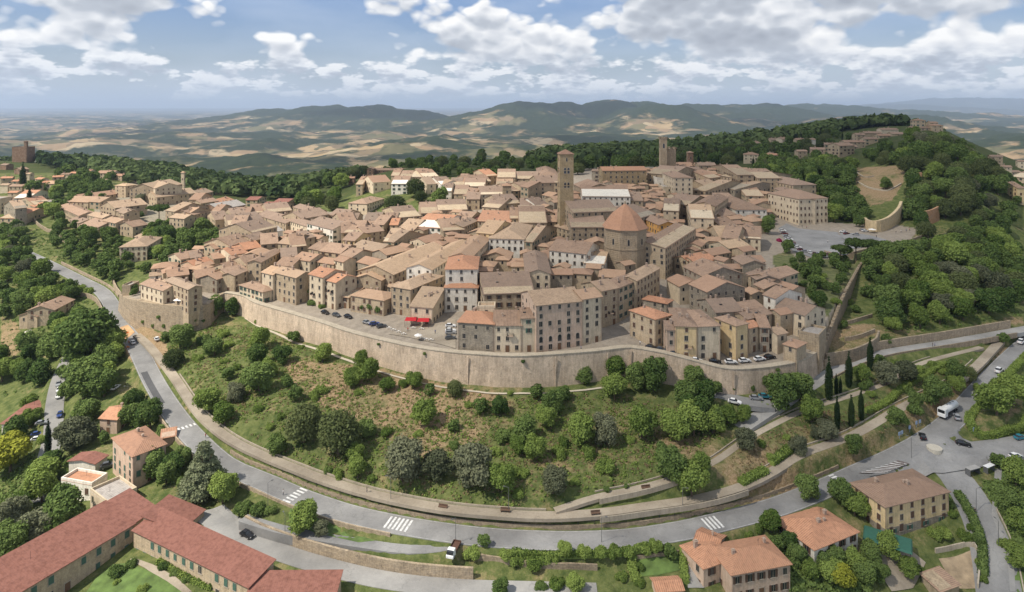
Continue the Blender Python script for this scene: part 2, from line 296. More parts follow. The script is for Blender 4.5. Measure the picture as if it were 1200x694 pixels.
# ------------------------------------------------------------------ object helpers
def obj(name, verts, faces, m, parent=None, uvs=None, mi=None, smooth=False):
    me = bpy.data.meshes.new(name); me.from_pydata([tuple(v) for v in verts], [], faces)
    for q in (m if isinstance(m, (list, tuple)) else [m]): me.materials.append(q)
    if mi is not None: me.polygons.foreach_set('material_index', mi)
    if uvs is not None:
        l = me.uv_layers.new(name='UVMap'); l.data.foreach_set('uv', np.asarray(uvs, 'f').ravel())
    if smooth: me.polygons.foreach_set('use_smooth', [True] * len(me.polygons))
    me.update(); o = bpy.data.objects.new(name, me); C.objects.link(o)
    if parent: o.parent = parent
    return o
def inst(name, src, parent, loc, rz=0, sc=(1, 1, 1)):
    o = bpy.data.objects.new(name, src); C.objects.link(o); o.parent = parent; o.location = loc; o.rotation_euler = (0, 0, rz); o.scale = sc; return o
def tag(o, label=None, cat=None, group=None, kind=None):
    if label: o['label'] = label
    if cat: o['category'] = cat
    if group: o['group'] = group
    if kind: o['kind'] = kind
    return o
def empty(name, loc, rz=0):
    o = bpy.data.objects.new(name, None); C.objects.link(o); o.location = loc; o.rotation_euler = (0, 0, rz); o.empty_display_size = .5; return o
class MB:
    def __init__(s): s.v = []; s.f = []; s.m = []
    def box(s, x0, x1, y0, y1, z0, z1, mi=0, M=None):
        b = len(s.v); P = [(x, y, z) for z in (z0, z1) for x, y in ((x0, y0), (x1, y0), (x1, y1), (x0, y1))]
        if M is not None: P = [tuple(M @ Vector(p)) for p in P]
        s.v += P; s.f += [tuple(b + i for i in q) for q in ((3, 2, 1, 0), (4, 5, 6, 7), (0, 1, 5, 4), (1, 2, 6, 5), (2, 3, 7, 6), (3, 0, 4, 7))]; s.m += [mi] * 6; return s
    def prism(s, poly, z0, z1, mi=0, top=None):        # poly CCW in xy; top: optional other polygon
        b = len(s.v); n = len(poly); top = top or poly
        s.v += [(x, y, z0) for x, y in poly] + [(x, y, z1) for x, y in top]
        s.f += [tuple(b + i for i in range(n))[::-1], tuple(b + n + i for i in range(n))] + [(b + i, b + (i + 1) % n, b + n + (i + 1) % n, b + n + i) for i in range(n)]; s.m += [mi] * (n + 2); return s
    def cyl(s, p0, p1, r0, r1, n=8, mi=0):
        p0 = Vector(p0); p1 = Vector(p1); q = (p1 - p0).to_track_quat('Z', 'Y'); b = len(s.v)
        for p, r in ((p0, r0), (p1, r1)):
            for k in range(n): s.v.append(tuple(p + q @ Vector((r * math.cos(2 * math.pi * k / n), r * math.sin(2 * math.pi * k / n), 0))))
        s.f += [(b + k, b + (k + 1) % n, b + n + (k + 1) % n, b + n + k) for k in range(n)] + [tuple(b + k for k in range(n))[::-1], tuple(b + n + k for k in range(n))]; s.m += [mi] * (n + 2); return s
    def build(s, name, m, parent=None, smooth=False):
        return obj(name, s.v, s.f, m, parent, mi=s.m, smooth=smooth)
    def mesh(s, name, m):
        me = bpy.data.meshes.new(name); me.from_pydata(s.v, [], s.f)
        for q in (m if isinstance(m, (list, tuple)) else [m]): me.materials.append(q)
        me.polygons.foreach_set('material_index', s.m); me.update(); return me
# ------------------------------------------------------------------ ground sheet
def wpoly(px): return [hit(u, v)[:2] for u, v in px]
rows = np.concatenate([np.geomspace(30, 110, 14)[:-1], np.geomspace(110, 700, 340)[:-1], np.geomspace(700, 75000, 290)])
us = np.concatenate([np.linspace(-1400, -60, 50)[:-1], np.linspace(-60, 1260, 640)[:-1], np.linspace(1260, 2600, 50)])
TT, DD = np.meshgrid((us - CU) / F, rows); GX = TT * DD; GY = DD
GZ = terrain(GX, GY)
nr, nc = GX.shape
gm, gt, gb = mat('ground_cover', .97, .05)
at = gt.new('ShaderNodeAttribute', attribute_name='zone'); zc_ = gt.new('ShaderNodeSeparateColor'); gt.l.new(at.outputs['Color'], zc_.inputs[0])
pos = gt.new('ShaderNodeNewGeometry').outputs['Position']
p2 = gt.vmath('MULTIPLY', pos, (1, 1, 0))
na = gt.noise(pos, .045, 5, .65); nb = gt.noise(pos, .35, 5, .7); nc_ = gt.noise(pos, 1.6, 3, .7); nd = gt.noise(pos, .018, 3, .5)
grass = gt.mix(gt.mr(nb, .35, .65, 0, 1), (.060, .085, .026), (.155, .17, .062))
dry = gt.mix(gt.mr(nc_, .3, .7, 0, 1), (.20, .135, .07), (.36, .265, .165))
fl = gt.math('ADD', gt.math('MULTIPLY', na, .6), gt.math('ADD', gt.math('MULTIPLY', nb, .35), gt.math('MULTIPLY', nc_, .12)))
dryf = gt.math('MULTIPLY', gt.math('SUBTRACT', gt.math('ADD', fl, gt.math('MULTIPLY', zc_.outputs[0], .30)), .57), 7.0, clamp=True)
nearc = gt.mix(dryf, grass, dry)
pave = gt.mix(gt.mr(nb, .3, .7, 0, 1), (.24, .205, .165), (.36, .31, .25))
nearc = gt.mix(zc_.outputs[1], nearc, pave)
nearc = gt.mix(gt.math('MULTIPLY', zc_.outputs[2], .85), nearc, (.035, .048, .018))
# far country: patchwork fields, woods
nz = gt.new('ShaderNodeTexNoise'); gt.l.new(p2, nz.inputs['Vector']); nz.inputs['Scale'].default_value = .0012; nz.inputs['Detail'].default_value = 3
wp = gt.vmath('ADD', gt.vmath('SCALE', p2, sc=.001), gt.vmath('SCALE', nz.outputs[1], sc=.7))
vo = gt.new('ShaderNodeTexVoronoi'); gt.l.new(wp, vo.inputs['Vector']); vo.inputs['Scale'].default_value = 5.5
sep = gt.new('ShaderNodeSeparateColor'); gt.l.new(vo.outputs['Color'], sep.inputs[0])
field = gt.ramp(sep.outputs[0], [(0, (.085, .10, .045)), (.16, (.22, .165, .10)), (.32, (.38, .27, .165)), (.45, (.12, .13, .055)), (.58, (.25, .195, .125)), (.70, (.48, .36, .21)), (.80, (.15, .15, .07)), (.92, (.52, .43, .29))], 'CONSTANT')
field = gt.mix(.25, field, gt.mix(gt.mr(gt.noise(p2, .006, 4, .6), .3, .7, 0, 1), (.20, .17, .10), (.45, .37, .25)))
fw = gt.noise(p2, .0011, 8, .66); fw2 = gt.noise(p2, .004, 5, .65)
hgt = gt.new('ShaderNodeSeparateXYZ'); gt.l.new(pos, hgt.inputs[0])
wood = gt.math('MULTIPLY', gt.math('SUBTRACT', gt.math('ADD', gt.math('ADD', gt.math('MULTIPLY', fw, .75), gt.math('MULTIPLY', fw2, .30)), gt.mr(hgt.outputs[2], -250, 150, -.01, .11)), .497), 22.0, clamp=True)
woodc = gt.mix(gt.mr(gt.noise(p2, .02, 4, .6), .3, .7, 0, 1), (.018, .032, .016), (.045, .065, .026))
farc = gt.mix(wood, field, woodc)
dist = gt.new('ShaderNodeSeparateXYZ'); gt.l.new(pos, dist.inputs[0])
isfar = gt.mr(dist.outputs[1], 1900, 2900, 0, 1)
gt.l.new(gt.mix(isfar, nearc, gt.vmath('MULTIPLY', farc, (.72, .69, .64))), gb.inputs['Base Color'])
bmp = gt.new('ShaderNodeBump'); bmp.inputs['Strength'].default_value = .7; bmp.inputs['Distance'].default_value = .5; gt.l.new(nc_, bmp.inputs['Height']); gt.l.new(bmp.outputs[0], gb.inputs['Normal'])
idx = np.arange(nr * nc).reshape(nr, nc)
quads = np.stack([idx[:-1, :-1], idx[:-1, 1:], idx[1:, 1:], idx[1:, :-1]], -1).reshape(-1, 4)
me = bpy.data.meshes.new('ground'); me.vertices.add(nr * nc); me.vertices.foreach_set('co', np.stack([GX, GY, GZ], -1).ravel())
me.loops.add(quads.size); me.loops.foreach_set('vertex_index', quads.ravel().astype('i')); me.polygons.add(len(quads)); me.polygons.foreach_set('loop_start', np.arange(0, quads.size, 4, dtype='i'))
me.polygons.foreach_set('loop_total', np.full(len(quads), 4, dtype='i')); me.update(calc_edges=True); me.polygons.foreach_set('use_smooth', [True] * len(quads))
me.materials.append(gm)
zone = np.zeros((nr * nc, 4), 'f'); zone[:, 3] = 1
gx, gy = GX.ravel(), GY.ravel(); nearm = gy < 1300
def paint(px, ch, val, world_poly=None):
    P = world_poly or wpoly(px); zone[:, ch] = np.where(nearm & inpoly(gx, gy, P), val, zone[:, ch])
# dryness
paint([(330,420),(440,430),(540,455),(600,470),(560,520),(500,540),(430,500),(350,460)], 0, .5)
paint([(205,450),(300,480),(420,560),(600,590),(560,560),(420,520),(300,440)], 0, .12)
paint([(560,470),(800,480),(850,520),(700,560),(600,540)], 0, .2)
paint([(760,520),(900,500),(1000,500),(1100,450),(1170,405),(1200,400),(1100,510),(1000,555),(880,595)], 0, .42)
paint([(860,400),(1000,380),(1100,392),(1200,370),(1200,378),(1000,420)], 0, .3)
paint([(1000,195),(1062,195),(1058,215),(1045,235),(1020,242),(1003,225)], 0, .6)
paint([(1160,470),(1200,440),(1200,480),(1180,500)], 0, .3)
paint([(140,388),(160,380),(190,392),(200,420),(170,440),(150,420)], 0, .7)
paint([(0,370),(20,378),(30,410),(0,425)], 0, .5)
paint(None, 1, 1.0, [(p[0], p[1] + 1.4) for p in BASE] + [(p[0] - 1.2, p[1]) for p in RWALL[1:]] + wpoly([(1000,300),(1000,270),(960,262),(900,215),(880,200),(720,195),(560,215),(540,250),(400,250),(330,245),(200,270),(180,300),(200,318),(165,335)]))
paint([(905,300),(930,292),(1000,296),(1008,312),(985,345),(970,372),(950,350),(925,330),(908,318)], 1, .12)
paint([(905,262),(925,255),(990,262),(1040,262),(1075,268),(1065,285),(1000,298),(940,305),(915,290)], 1, 1.0)
paint([(110,245),(210,205),(270,225),(200,265),(130,275)], 1, .8)
paint([(1165,205),(1200,215),(1200,270),(1180,262)], 2, .7)
paint([(0,694),(0,600),(60,600),(150,560),(230,600),(330,655),(400,694)], 0, .05)
zone[:, 2] = np.where((zone[:, 1] < .5) & (gy > 600 - np.abs(gx) * .15) & ~((gx < -330) & (gy < 760)) & ~((gx > 250) & (gy < 560)), .75, zone[:, 2])
ca = me.color_attributes.new('zone', 'FLOAT_COLOR', 'POINT'); ca.data.foreach_set('color', zone.ravel())
go = bpy.data.objects.new('ground', me); C.objects.link(go); tag(go, 'grassy hill ground under the town and fields reaching the horizon', 'ground', kind='structure')
# ------------------------------------------------------------------ roads
def roadmat(name, c1, c2):
    m, t, b = mat(name, .9, .2); g = t.new('ShaderNodeNewGeometry').outputs['Position']
    n = t.noise(g, .12, 5, .65); n2 = t.noise(g, 1.5, 3, .7)
    c = t.mix(t.math('ADD', t.mr(n, .35, .65, 0, .8), t.mr(n2, .3, .7, -.15, .25), clamp=True), c1, c2)
    vv = t.new('ShaderNodeTexVoronoi', feature='DISTANCE_TO_EDGE'); wn = t.new('ShaderNodeTexNoise'); t.l.new(g, wn.inputs['Vector']); wn.inputs['Scale'].default_value = .4; t.l.new(t.vmath('ADD', g, t.vmath('SCALE', wn.outputs[1], sc=4.0)), vv.inputs['Vector']); vv.inputs['Scale'].default_value = .09; c = t.mix(t.mr(vv.outputs[0], 0, .010, .22, 0), c, (.06, .06, .06)); n3 = t.noise(g, .05, 2, .4); c = t.vmath('SCALE', c, sc=t.mr(n3, .35, .65, .82, 1.14)); t.l.new(c, b.inputs['Base Color']); return m
ASPH = roadmat('asphalt', (.195, .192, .188), (.285, .28, .27)); ASPHL = roadmat('asphalt_pale', (.24, .235, .225), (.33, .32, .30)); GRAV = roadmat('path_gravel', (.27, .225, .17), (.40, .345, .27)); PAINT = plain('road_paint', (.60, .60, .58), .7, var=.3, scale=1.6); LINE = plain('worn_line_paint', (.42, .42, .41), .8, var=.45, scale=.7)
PATCH = roadmat('asphalt_patch', (.075, .075, .078), (.11, .11, .11))
def normals(P):
    T = np.gradient(P[:, :2], axis=0); T /= np.linalg.norm(T, axis=1)[:, None] + 1e-9; return np.c_[-T[:, 1], T[:, 0]], T
def ribbon(name, P, w0, w1, lift, m, thick=.25, label=None, cat='road', kind='structure', parent=None, across=4):
    N, T = normals(P); v = []; f = []; k = across + 1
    for i, p in enumerate(P):
        for j in range(k):
            o = w0 + (w1 - w0) * j / across; v.append((p[0] + N[i, 0] * o, p[1] + N[i, 1] * o, p[2] + lift))
    n = len(P)
    for i in range(n - 1):
        for j in range(across): a = i * k + j; f.append((a + 1, a, a + k, a + k + 1))
    if thick:
        b = len(v)
        for i in range(n): v += [tuple(np.array(v[i * k]) - (0, 0, thick)), tuple(np.array(v[i * k + k - 1]) - (0, 0, thick))]
        for i in range(n - 1):
            f.append((i * k, b + 2 * i, b + 2 * i + 2, (i + 1) * k)); f.append((b + 2 * i + 1, i * k + k - 1, (i + 1) * k + k - 1, b + 2 * i + 3))
    o = obj(name, v, f, m, parent)
    if parent is None: tag(o, label, cat, kind=kind)
    return o
lifts = {'lane': .12, 'low': .15, 'ramp': .07, 'down': .09, 'east': .11, 'park': .05, 'gater': .05, 'path2': .07, 'prom': .09, 'main': .13}
info = {'main': ('road', ASPH, 'grey asphalt main road curving below the promenade'), 'prom': ('path', GRAV, 'pale gravel promenade curving above the main road'), 'path2': ('path', GRAV, 'narrow gravel path climbing towards the gate'), 'park': ('parking_strip', ASPH, 'asphalt parking strip under the rampart at right'),
        'gater': ('gate_road', ASPHL, 'pale road climbing along the terraces to the gate'), 'low': ('lower_road', ASPHL, 'pale lower road beside the red roofed school'), 'ramp': ('ramp', ASPH, 'ramp lane between lower road and main road'), 'down': ('side_road', ASPH, 'side road running down right of the yellow house'),
        'east': ('side_road', ASPH, 'side road leaving the roundabout to the right'), 'lane': ('lane', ASPHL, 'narrow lane with parked cars among the left woods')}
for k, (P, wd) in ROADS.items():
    nm, m, lb = info[k]; ribbon(nm, P, -wd / 2, wd / 2, lifts[k], m, 2.4 if k == 'ramp' else .9 if k in ('prom', 'path2') else 1.6 if k in ('park', 'gater') else .3, label=lb)
PM = ROADS['main'][0]; NM, TM = normals(PM)
for s in (-3.45, 3.35): ribbon('edge_line', PM, s, s + .10, .138, LINE, 0, label='white painted edge line of the main road', cat='road marking', across=1)
def drape(name, pxpoly, lift, m, label, zf=None, seg=3.0, kind='structure', cat='paving'):
    P = [hit(u, v) for u, v in pxpoly]; bm = bmesh.new(); vs_ = [bm.verts.new((p[0], p[1], 0)) for p in P]; bm.faces.new(vs_)
    bmesh.ops.triangulate(bm, faces=bm.faces[:])
    for _ in range(6):
        es = [e for e in bm.edges if e.calc_length() > seg]
        if not es: break
        bmesh.ops.subdivide_edges(bm, edges=es, cuts=1); bmesh.ops.triangulate(bm, faces=bm.faces[:])
    A = np.array([v.co[:] for v in bm.verts]); z = terrain(A[:, 0], A[:, 1]) + lift
    for v, q in zip(bm.verts, z): v.co.z = q
    bmesh.ops.recalc_face_normals(bm, faces=bm.faces[:])
    if sum(f.normal.z for f in bm.faces) < 0: bmesh.ops.reverse_faces(bm, faces=bm.faces[:])
    me = bpy.data.meshes.new(name); bm.to_mesh(me); bm.free(); me.materials.append(m); o = bpy.data.objects.new(name, me); C.objects.link(o); tag(o, label, cat, kind=kind); return o
drape('junction', [(1018,560),(1045,541),(1078,521),(1104,497),(1122,500),(1128,514),(1145,521),(1200,514),(1200,540),(1160,546),(1130,552),(1105,556),(1060,560)], .38, ASPH, 'wide asphalt junction around the small roundabout')
drape('square', [(912,268),(922,262),(935,268),(975,272),(1012,275),(1040,282),(1000,292),(985,302),(950,302),(925,293)], .25, ASPH, 'grey parking square below the long pale building')
drape('terrace_street', [(455,392),(480,396),(520,405),(534,409),(534,375),(520,372),(505,392),(480,384)], .2, GRAV, 'sunlit pale terrace street by the red awnings')
drape('school_yard', [(236,600),(262,592),(275,604),(300,618),(280,632),(262,640),(240,628)], .2, ASPHL, 'small asphalt yard behind the red roofed school')
drape('yard', [(1010,635),(1030,628),(1060,640),(1085,660),(1070,690),(1045,694),(1030,670)], .2, GRAV, 'gravel yard below the yellow house')
drape('courtyard', [(805,640),(815,640),(830,665),(825,690),(806,690)], .2, ASPHL, 'grey driveway left of the rambling orange roofed house')
def at_road(P, u):
    us_ = CU + F * P[:, 0] / P[:, 1]; i = int(np.argmin(np.abs(us_ - u))); return i
ZB = []
for u, n_, nm in ((217, 6, 'left'), (348, 6, 'mid'), (472, 6, 'mid'), (846, 6, 'right'), (988, 7, 'far right')):
    i = at_road(PM, u); p = PM[i]; t = TM[i]; nn = NM[i]; mb = MB()
    M = Matrix.Translation((p[0], p[1], p[2] + .145)) @ Matrix(((t[0], nn[0], 0, 0), (t[1], nn[1], 0, 0), (0, 0, 1, 0), (0, 0, 0, 1)))
    for k in range(n_):
        y = -3.1 + k * 6.2 / (n_ - 1)
        if u in (472, 846): mb.box(y * .95 - .3, y * .95 + .3, -2.2, 2.6, 0, .02, 0, M)
        else: mb.box(-1.4, 1.4, y - .3, y + .3, 0, .02, 0, M)
    o = mb.build('zebra_crossing', PAINT); ZB.append(o)
    tag(o, {217: 'white zebra crossing beside the pink villa', 348: 'white zebra crossing beside the round tree left of centre', 472: 'white zebra crossing up the road from the white truck', 846: 'white zebra crossing behind the rambling orange roofed house', 988: 'white zebra crossing left of the roundabout'}[u], 'crossing', 'zebra crossings on the main road', 'structure')
for u0, u1, off in ((175, 200, -1.5),):
    a, b = sorted((at_road(PM, u0), at_road(PM, u1))); ribbon('road_patch', PM[a:b], off - 1.2, off + 1.1, .135, PATCH, 0, label='dark repaired strip in the main road near column %d' % u0 if 0 else {175: 'dark asphalt repair strip on the road near the zebra left', 640: 'long dark repair strip on the road at centre', 930: 'dark repair strip on the road near the roundabout'}[u0], cat='road patch', across=2)
# roundabout island and hatched splitter
p = hit(1095, 527); mb = MB(); mb.prism([(2.1 * math.cos(a), 2.1 * math.sin(a)) for a in np.linspace(0, 2 * math.pi, 28)[:-1]], -.5, .72)
o = mb.build('roundabout_island', plain('island_concrete', (.50, .46, .38), .9)); o.location = p; tag(o, 'small pale round island in the middle of the junction', 'traffic island')
drape('splitter_island', [(1006,556),(1028,551),(1052,541),(1066,545),(1036,556)], .40, plain('hatch_asphalt', (.13, .105, .095), .9), 'painted hatched area in the road left of the roundabout', cat='road marking')
for k in range(8):
    t0, t1 = k / 8 + .02, k / 8 + .055; A = lambda t: (1008 + 44 * t, 555.5 - 14 * t); B = lambda t: (1036 + 29 * t, 556 - 10.5 * t)
    drape('hatch_stripe', [A(t0), A(t1), B(t1), B(t0)], .41, PAINT, 'white stripes of the hatched area left of the roundabout', cat='road marking')
SPP = catmull([hit(u, v) for u, v in ((288,373),(305,383),(340,399),(380,412),(420,427),(460,440),(500,450),(560,459),(620,461),(700,455),(720,452))], 2.5); SPP[:, 2] = terrain(SPP[:, 0], SPP[:, 1])
ribbon('footpath', SPP, -.7, .7, .1, roadmat('path_pale', (.42, .37, .29), (.55, .49, .40)), 0, label='thin pale footpath along the foot of the rampart', cat='path', across=2)
# ------------------------------------------------------------------ city wall and retaining walls
def wallstrip(name, P, z0, z1, th, m, label, cat='wall', batter=0.0, parent=None, kind=None):
    P = np.array(P, float); N, T = normals(P); v = []; f = []; n = len(P)
    for i, p in enumerate(P):
        zb = z0[i] if hasattr(z0, '__len__') else p[2] + z0; zt = z1[i] if hasattr(z1, '__len__') else p[2] + z1
        a = p[:2] - N[i] * (th / 2 + batter); b = p[:2] + N[i] * th / 2; a2 = p[:2] - N[i] * th / 2
        v += [(a[0], a[1], zb), (a2[0], a2[1], zt), (b[0], b[1], zt), (b[0], b[1], zb)]
    for i in range(n - 1):
        k = 4 * i
        for j in range(4): f.append((k + j, k + (j + 1) % 4, k + 4 + (j + 1) % 4, k + 4 + j))
    f += [(3, 2, 1, 0), (4 * n - 4, 4 * n - 3, 4 * n - 2, 4 * n - 1)]
    o = obj(name, v, f, m, parent)
    if parent is None: tag(o, label, cat, kind=kind)
    return o
BP = catmull([tuple(p) for p in BASE], 3.0)
ctop = np.interp(CU + F * BP[:, 0] / BP[:, 1], [141, 160, 200, 240, 262, 300, 340, 400, 480, 560, 600, 700, 740, 780, 800, 850, 900, 940, 965], [17, 20.5, 21.3, 21.4, 22.5, 22.6, 22.9, 22.7, 24, 25.3, 25.3, 25.5, 25.8, 25.6, 25, 22.9, 22.4, 22.9, 23])
iA = int(np.argmin(np.abs(CU + F * BP[:, 0] / BP[:, 1] - 262))); BP2 = BP.copy(); BP2[:, 1] += 1.3
wallstrip('bastion_wall', BP2[:iA + 1], BP2[:iA + 1, 2] - 4, ctop[:iA + 1], 2.2, RET, 'rough grey stretch of town wall beside the gate tower', 'town wall', .9)
cw = wallstrip('rampart_wall', BP2[iA:], BP2[iA:, 2] - 4, ctop[iA:], 2.2, STONE, 'long curved pale stone rampart wall above the green slope', 'town wall', 1.0)
cp = BP2[iA:].copy(); cp[:, 2] = ctop[iA:]; wallstrip('coping', cp, 0.003, .28, 2.6, CURB, '', parent=cw)
# drain outlets / buttress strips of the rampart
for u in (556, 645, 705, 744, 862):
    i = at_road(BP2, u); p = BP2[i]; N, T = normals(BP2); n = N[i]; mb = MB(); M = Matrix.Translation((p[0] - n[0] * 1.9, p[1] - n[1] * 1.9, p[2])) @ Matrix.Rotation(math.atan2(T[i][1], T[i][0]), 4, 'Z')
    mb.box(-.16, .16, -.1, .3, -2, ctop[i] - p[2] - .5, 0, M); mb.build('buttress', STONE, cw)
RP = catmull([tuple(p) for p in RWALL], 3.0); N_, T_ = normals(RP)
rw = wallstrip('spur_wall', RP, RP[:, 2] - 5, RP[:, 2] + 3.6, 1.2, RET, 'grey stone spur wall climbing from the gatehouse towards the square', 'town wall')
for i in range(0, len(RP), 1):
    mb = MB(); M = Matrix.Translation((RP[i][0], RP[i][1], RP[i][2] + 3.5)) @ Matrix.Rotation(math.atan2(T_[i][1], T_[i][0]), 4, 'Z'); mb.box(-.7, .7, -.75, .1, 0, .9, 0, M); mb.build('merlon', RET, rw)
def off(P, d):
    N, T = normals(P); Q = P.copy(); Q[:, 0] += N[:, 0] * d; Q[:, 1] += N[:, 1] * d; return Q
def sub(P, u0, u1):
    uu = CU + F * P[:, 0] / P[:, 1]; return P[(uu >= u0) & (uu <= u1)]
Q = off(sub(PM, 250, 1000), 4.4); wallstrip('retaining_wall', Q, -1.0, 1.25, .5, RET, 'long low stone retaining wall between main road and promenade', 'wall')
Q = off(sub(PM, 60, 128), 4.6); wallstrip('retaining_wall', Q, -1.5, 1.8, .5, RET, 'low stone wall above the pale road at far left', 'wall')
Q = off(sub(PM, 196, 480), -4.4); wallstrip('roadside_wall', Q, -2.2, .7, .4, RET, 'low stone parapet below the main road at left', 'wall')
PP = ROADS['prom'][0]
Q = off(sub(PP, 200, 640), 2.0); wallstrip('promenade_parapet', Q, -1, .55, .3, CURB, 'low pale parapet on the slope side of the promenade', 'parapet')
Q = off(sub(PP, 700, 880), -2.5); wallstrip('promenade_parapet', Q, -1, .42, .3, CURB, 'low pale parapet on the road side of the promenade at right', 'parapet')
Q = off(sub(PP, 905, 1150), 2.6); wallstrip('promenade_parapet', Q, -1, .42, .3, CURB, 'low pale parapet between the upper and lower promenade paths at right', 'parapet')
P2_ = ROADS['path2'][0]; Q = off(sub(P2_, 700, 1100), 1.9); wallstrip('path_parapet', Q, -1, .42, .3, CURB, 'pale parapet above the climbing gravel path', 'parapet')
Q = off(sub(P2_, 690, 800), -1.8); wallstrip('path_parapet', Q, -1, .42, .3, CURB, 'short pale parapet below the climbing gravel path', 'parapet')
PG = ROADS['gater'][0]; Q = off(sub(PG, 975, 1195), 3.0); wallstrip('terrace_wall', Q, -1, 3.2, .6, RET, 'long stone terrace wall above the pale gate road', 'wall')
Q = off(sub(PG, 965, 1190), -2.8); wallstrip('road_parapet', Q, -1.5, .6, .35, RET, 'grey parapet below the pale gate road', 'parapet')
PL = ROADS['low'][0]; Q = off(sub(PL, 268, 560), 3.2); wallstrip('retaining_wall', Q, -1, 2.8, .6, RET, 'stone retaining wall above the pale lower road', 'wall')
PD = ROADS['down'][0]; Q = off(PD[4:], 5.1); wallstrip('kerb_wall', Q, -.6, .55, .3, CURB, 'white kerb wall on the outer side of the road going down right', 'kerb wall')
def wline(name, px, z0, z1, th, m, label, cat='wall'):
    P = np.array([hit(u, v) for u, v in px]); Pc = catmull([tuple(p) for p in P], 3.0); Pc[:, 2] = terrain(Pc[:, 0], Pc[:, 1]); return wallstrip(name, Pc, z0, z1, th, m, label, cat)
wline('terrace_wall', [(968,430),(1000,424),(1022,414),(1030,402)], -2, 4.8, .7, RET, 'big grey retaining wall under the terraced garden at the gate')
wline('terrace_wall', [(990,400),(1010,396),(1025,390)], -1, 1.6, .5, RET, 'middle retaining wall of the terraced garden')
wline('terrace_wall', [(985,383),(1005,377),(1022,372)], -1, 1.5, .5, RET, 'upper retaining wall of the terraced garden')
wline('terrace_wall', [(966,296),(1000,298),(1040,289),(1062,284),(1090,274)], -3, 1.2, .6, RET, 'curved parapet wall along the outer edge of the parking square')
wline('garden_wall', [(38,258),(52,270),(66,276),(82,292)], -1, 2.4, .6, RET, 'old town wall fragment running down below the left houses')
wline('garden_wall', [(122,302),(128,318),(134,336),(142,348)], -1, 2.2, .6, RET, 'short wall joining the upper left gardens to the gate tower')
wline('garden_wall', [(548,652),(590,660),(640,666),(700,668)], -1.5, 1.4, .4, RET, 'brick garden wall right of the white truck')
wline('garden_wall', [(1096,648),(1120,643),(1142,641),(1148,660),(1146,690)], -1, 1.2, .35, CURB, 'pale wall round the tilled plot beside the side road')
wline('garden_wall', [(742,655),(770,651),(800,648)], -.6, 1.0, .3, RET, 'low wall at the foot of the small green lawn')
for (px, lb) in (([(60,352),(90,347),(110,352),(124,372)],'rocky retaining wall beneath the left road bend'),):
    wline('retaining_wall', px, -2, 2.2, .6, RET, lb)
# metal guard posts along the retaining wall
gr = empty('guard_rail', tuple(off(PM, 4.4)[at_road(PM, 600)])); tag(gr, 'thin dark post-and-rail fence on the retaining wall of the main road', 'fence')
Q = off(sub(PM, 300, 860), 4.4); cen = Vector(gr.location)
pm_ = MB().box(-.06, .06, -.06, .06, 1.2, 2.3).mesh('post', DARKM)
for i in range(0, len(Q), 1): inst('post', pm_, gr, (Q[i][0] - cen.x, Q[i][1] - cen.y, Q[i][2] - cen.z))
Qr = Q.copy(); Qr[:, 0] -= cen.x; Qr[:, 1] -= cen.y; Qr[:, 2] -= cen.z; wallstrip('rail', Qr, 2.15, 2.23, .06, DARKM, '', parent=gr)
# ------------------------------------------------------------------ window, door, chimney pieces (shared meshes)
def winmesh(kind):
    mb = MB()
    if kind == 'arch':
        a = [(-.55, -.9), (.55, -.9)] + [(.55 * math.cos(t), .45 + .55 * math.sin(t)) for t in np.linspace(0, math.pi, 7)]
        b = [(x * 1.3, y * 1.14) for x, y in a]
        def fl(poly, y0, y1, mi):
            k = len(mb.v); n = len(poly); mb.v.extend([(x, y0, z) for x, z in poly] + [(x, y1, z) for x, z in poly]); mb.f.extend([tuple(k + i for i in range(n)), tuple(k + n + i for i in range(n))[::-1]] + [(k + i, k + n + i, k + n + (i + 1) % n, k + (i + 1) % n) for i in range(n)]); mb.m.extend([mi] * (n + 2))
        fl(b, -.05, .02, 1); fl(a, -.09, -.04, 0)
    else:
        mb.box(-.62, .62, -.06, .02, -.86, .86, 1); mb.box(-.5, .5, -.09, -.05, -.74, .74, 0); mb.box(-.75, .75, -.16, .02, -.97, -.865, 1)
        mb.box(-.03, .03, -.11, -.085, -.74, .74, 1)
        if kind in ('sb', 'sg'):
            for s in (-1, 1): mb.box(min(s * .55, s * 1.08), max(s * .55, s * 1.08), -.12, -.03, -.8, .8, 2)
        if kind in ('cb', 'cg'): mb.box(-.5, .5, -.14, -.1, -.76, .76, 2)
    return mb.mesh('window', [GLASS, FRAME, SHG if kind in ('sg', 'cg') else SHB])
WIN = {k: winmesh(k) for k in ('p', 'sb', 'sg', 'cb', 'cg', 'arch')}
DOOR = MB().box(-.8, .8, -.05, .02, 0, 2.5, 1).box(-.62, .62, -.1, -.045, 0, 2.3, 0).mesh('door', [DOORM, FRAME])
CHIM = MB().box(-.38, .38, -.3, .3, -1.0, 1.15, 0).box(-.5, .5, -.42, .42, 1.15, 1.27, 1).box(-.3, .3, -.2, .2, 1.27, 1.45, 0).mesh('chimney', [CHM, CHM])
PIPE = MB().cyl((0, 0, 0), (0, 0, 1), .06, .06, 6).mesh('downpipe', CHM)
BALC = MB().box(-1.1, 1.1, -1.0, 0, -.12, .0, 0).box(-1.1, -1.05, -1.0, 0, 0, .95, 1).box(1.05, 1.1, -1.0, 0, 0, .95, 1).box(-1.05, 1.05, -1.0, -.96, .88, .95, 1).box(-1.05, 1.05, -.99, -.97, .4, .45, 1).mesh('balcony', [CHM, DARKM])
AER = MB().cyl((0, 0, -.3), (0, 0, 1.7), .03, .03, 5).box(-.5, .5, -.015, .015, 1.45, 1.49).box(-.35, .35, -.015, .015, 1.2, 1.23).mesh('aerial', DARKM)
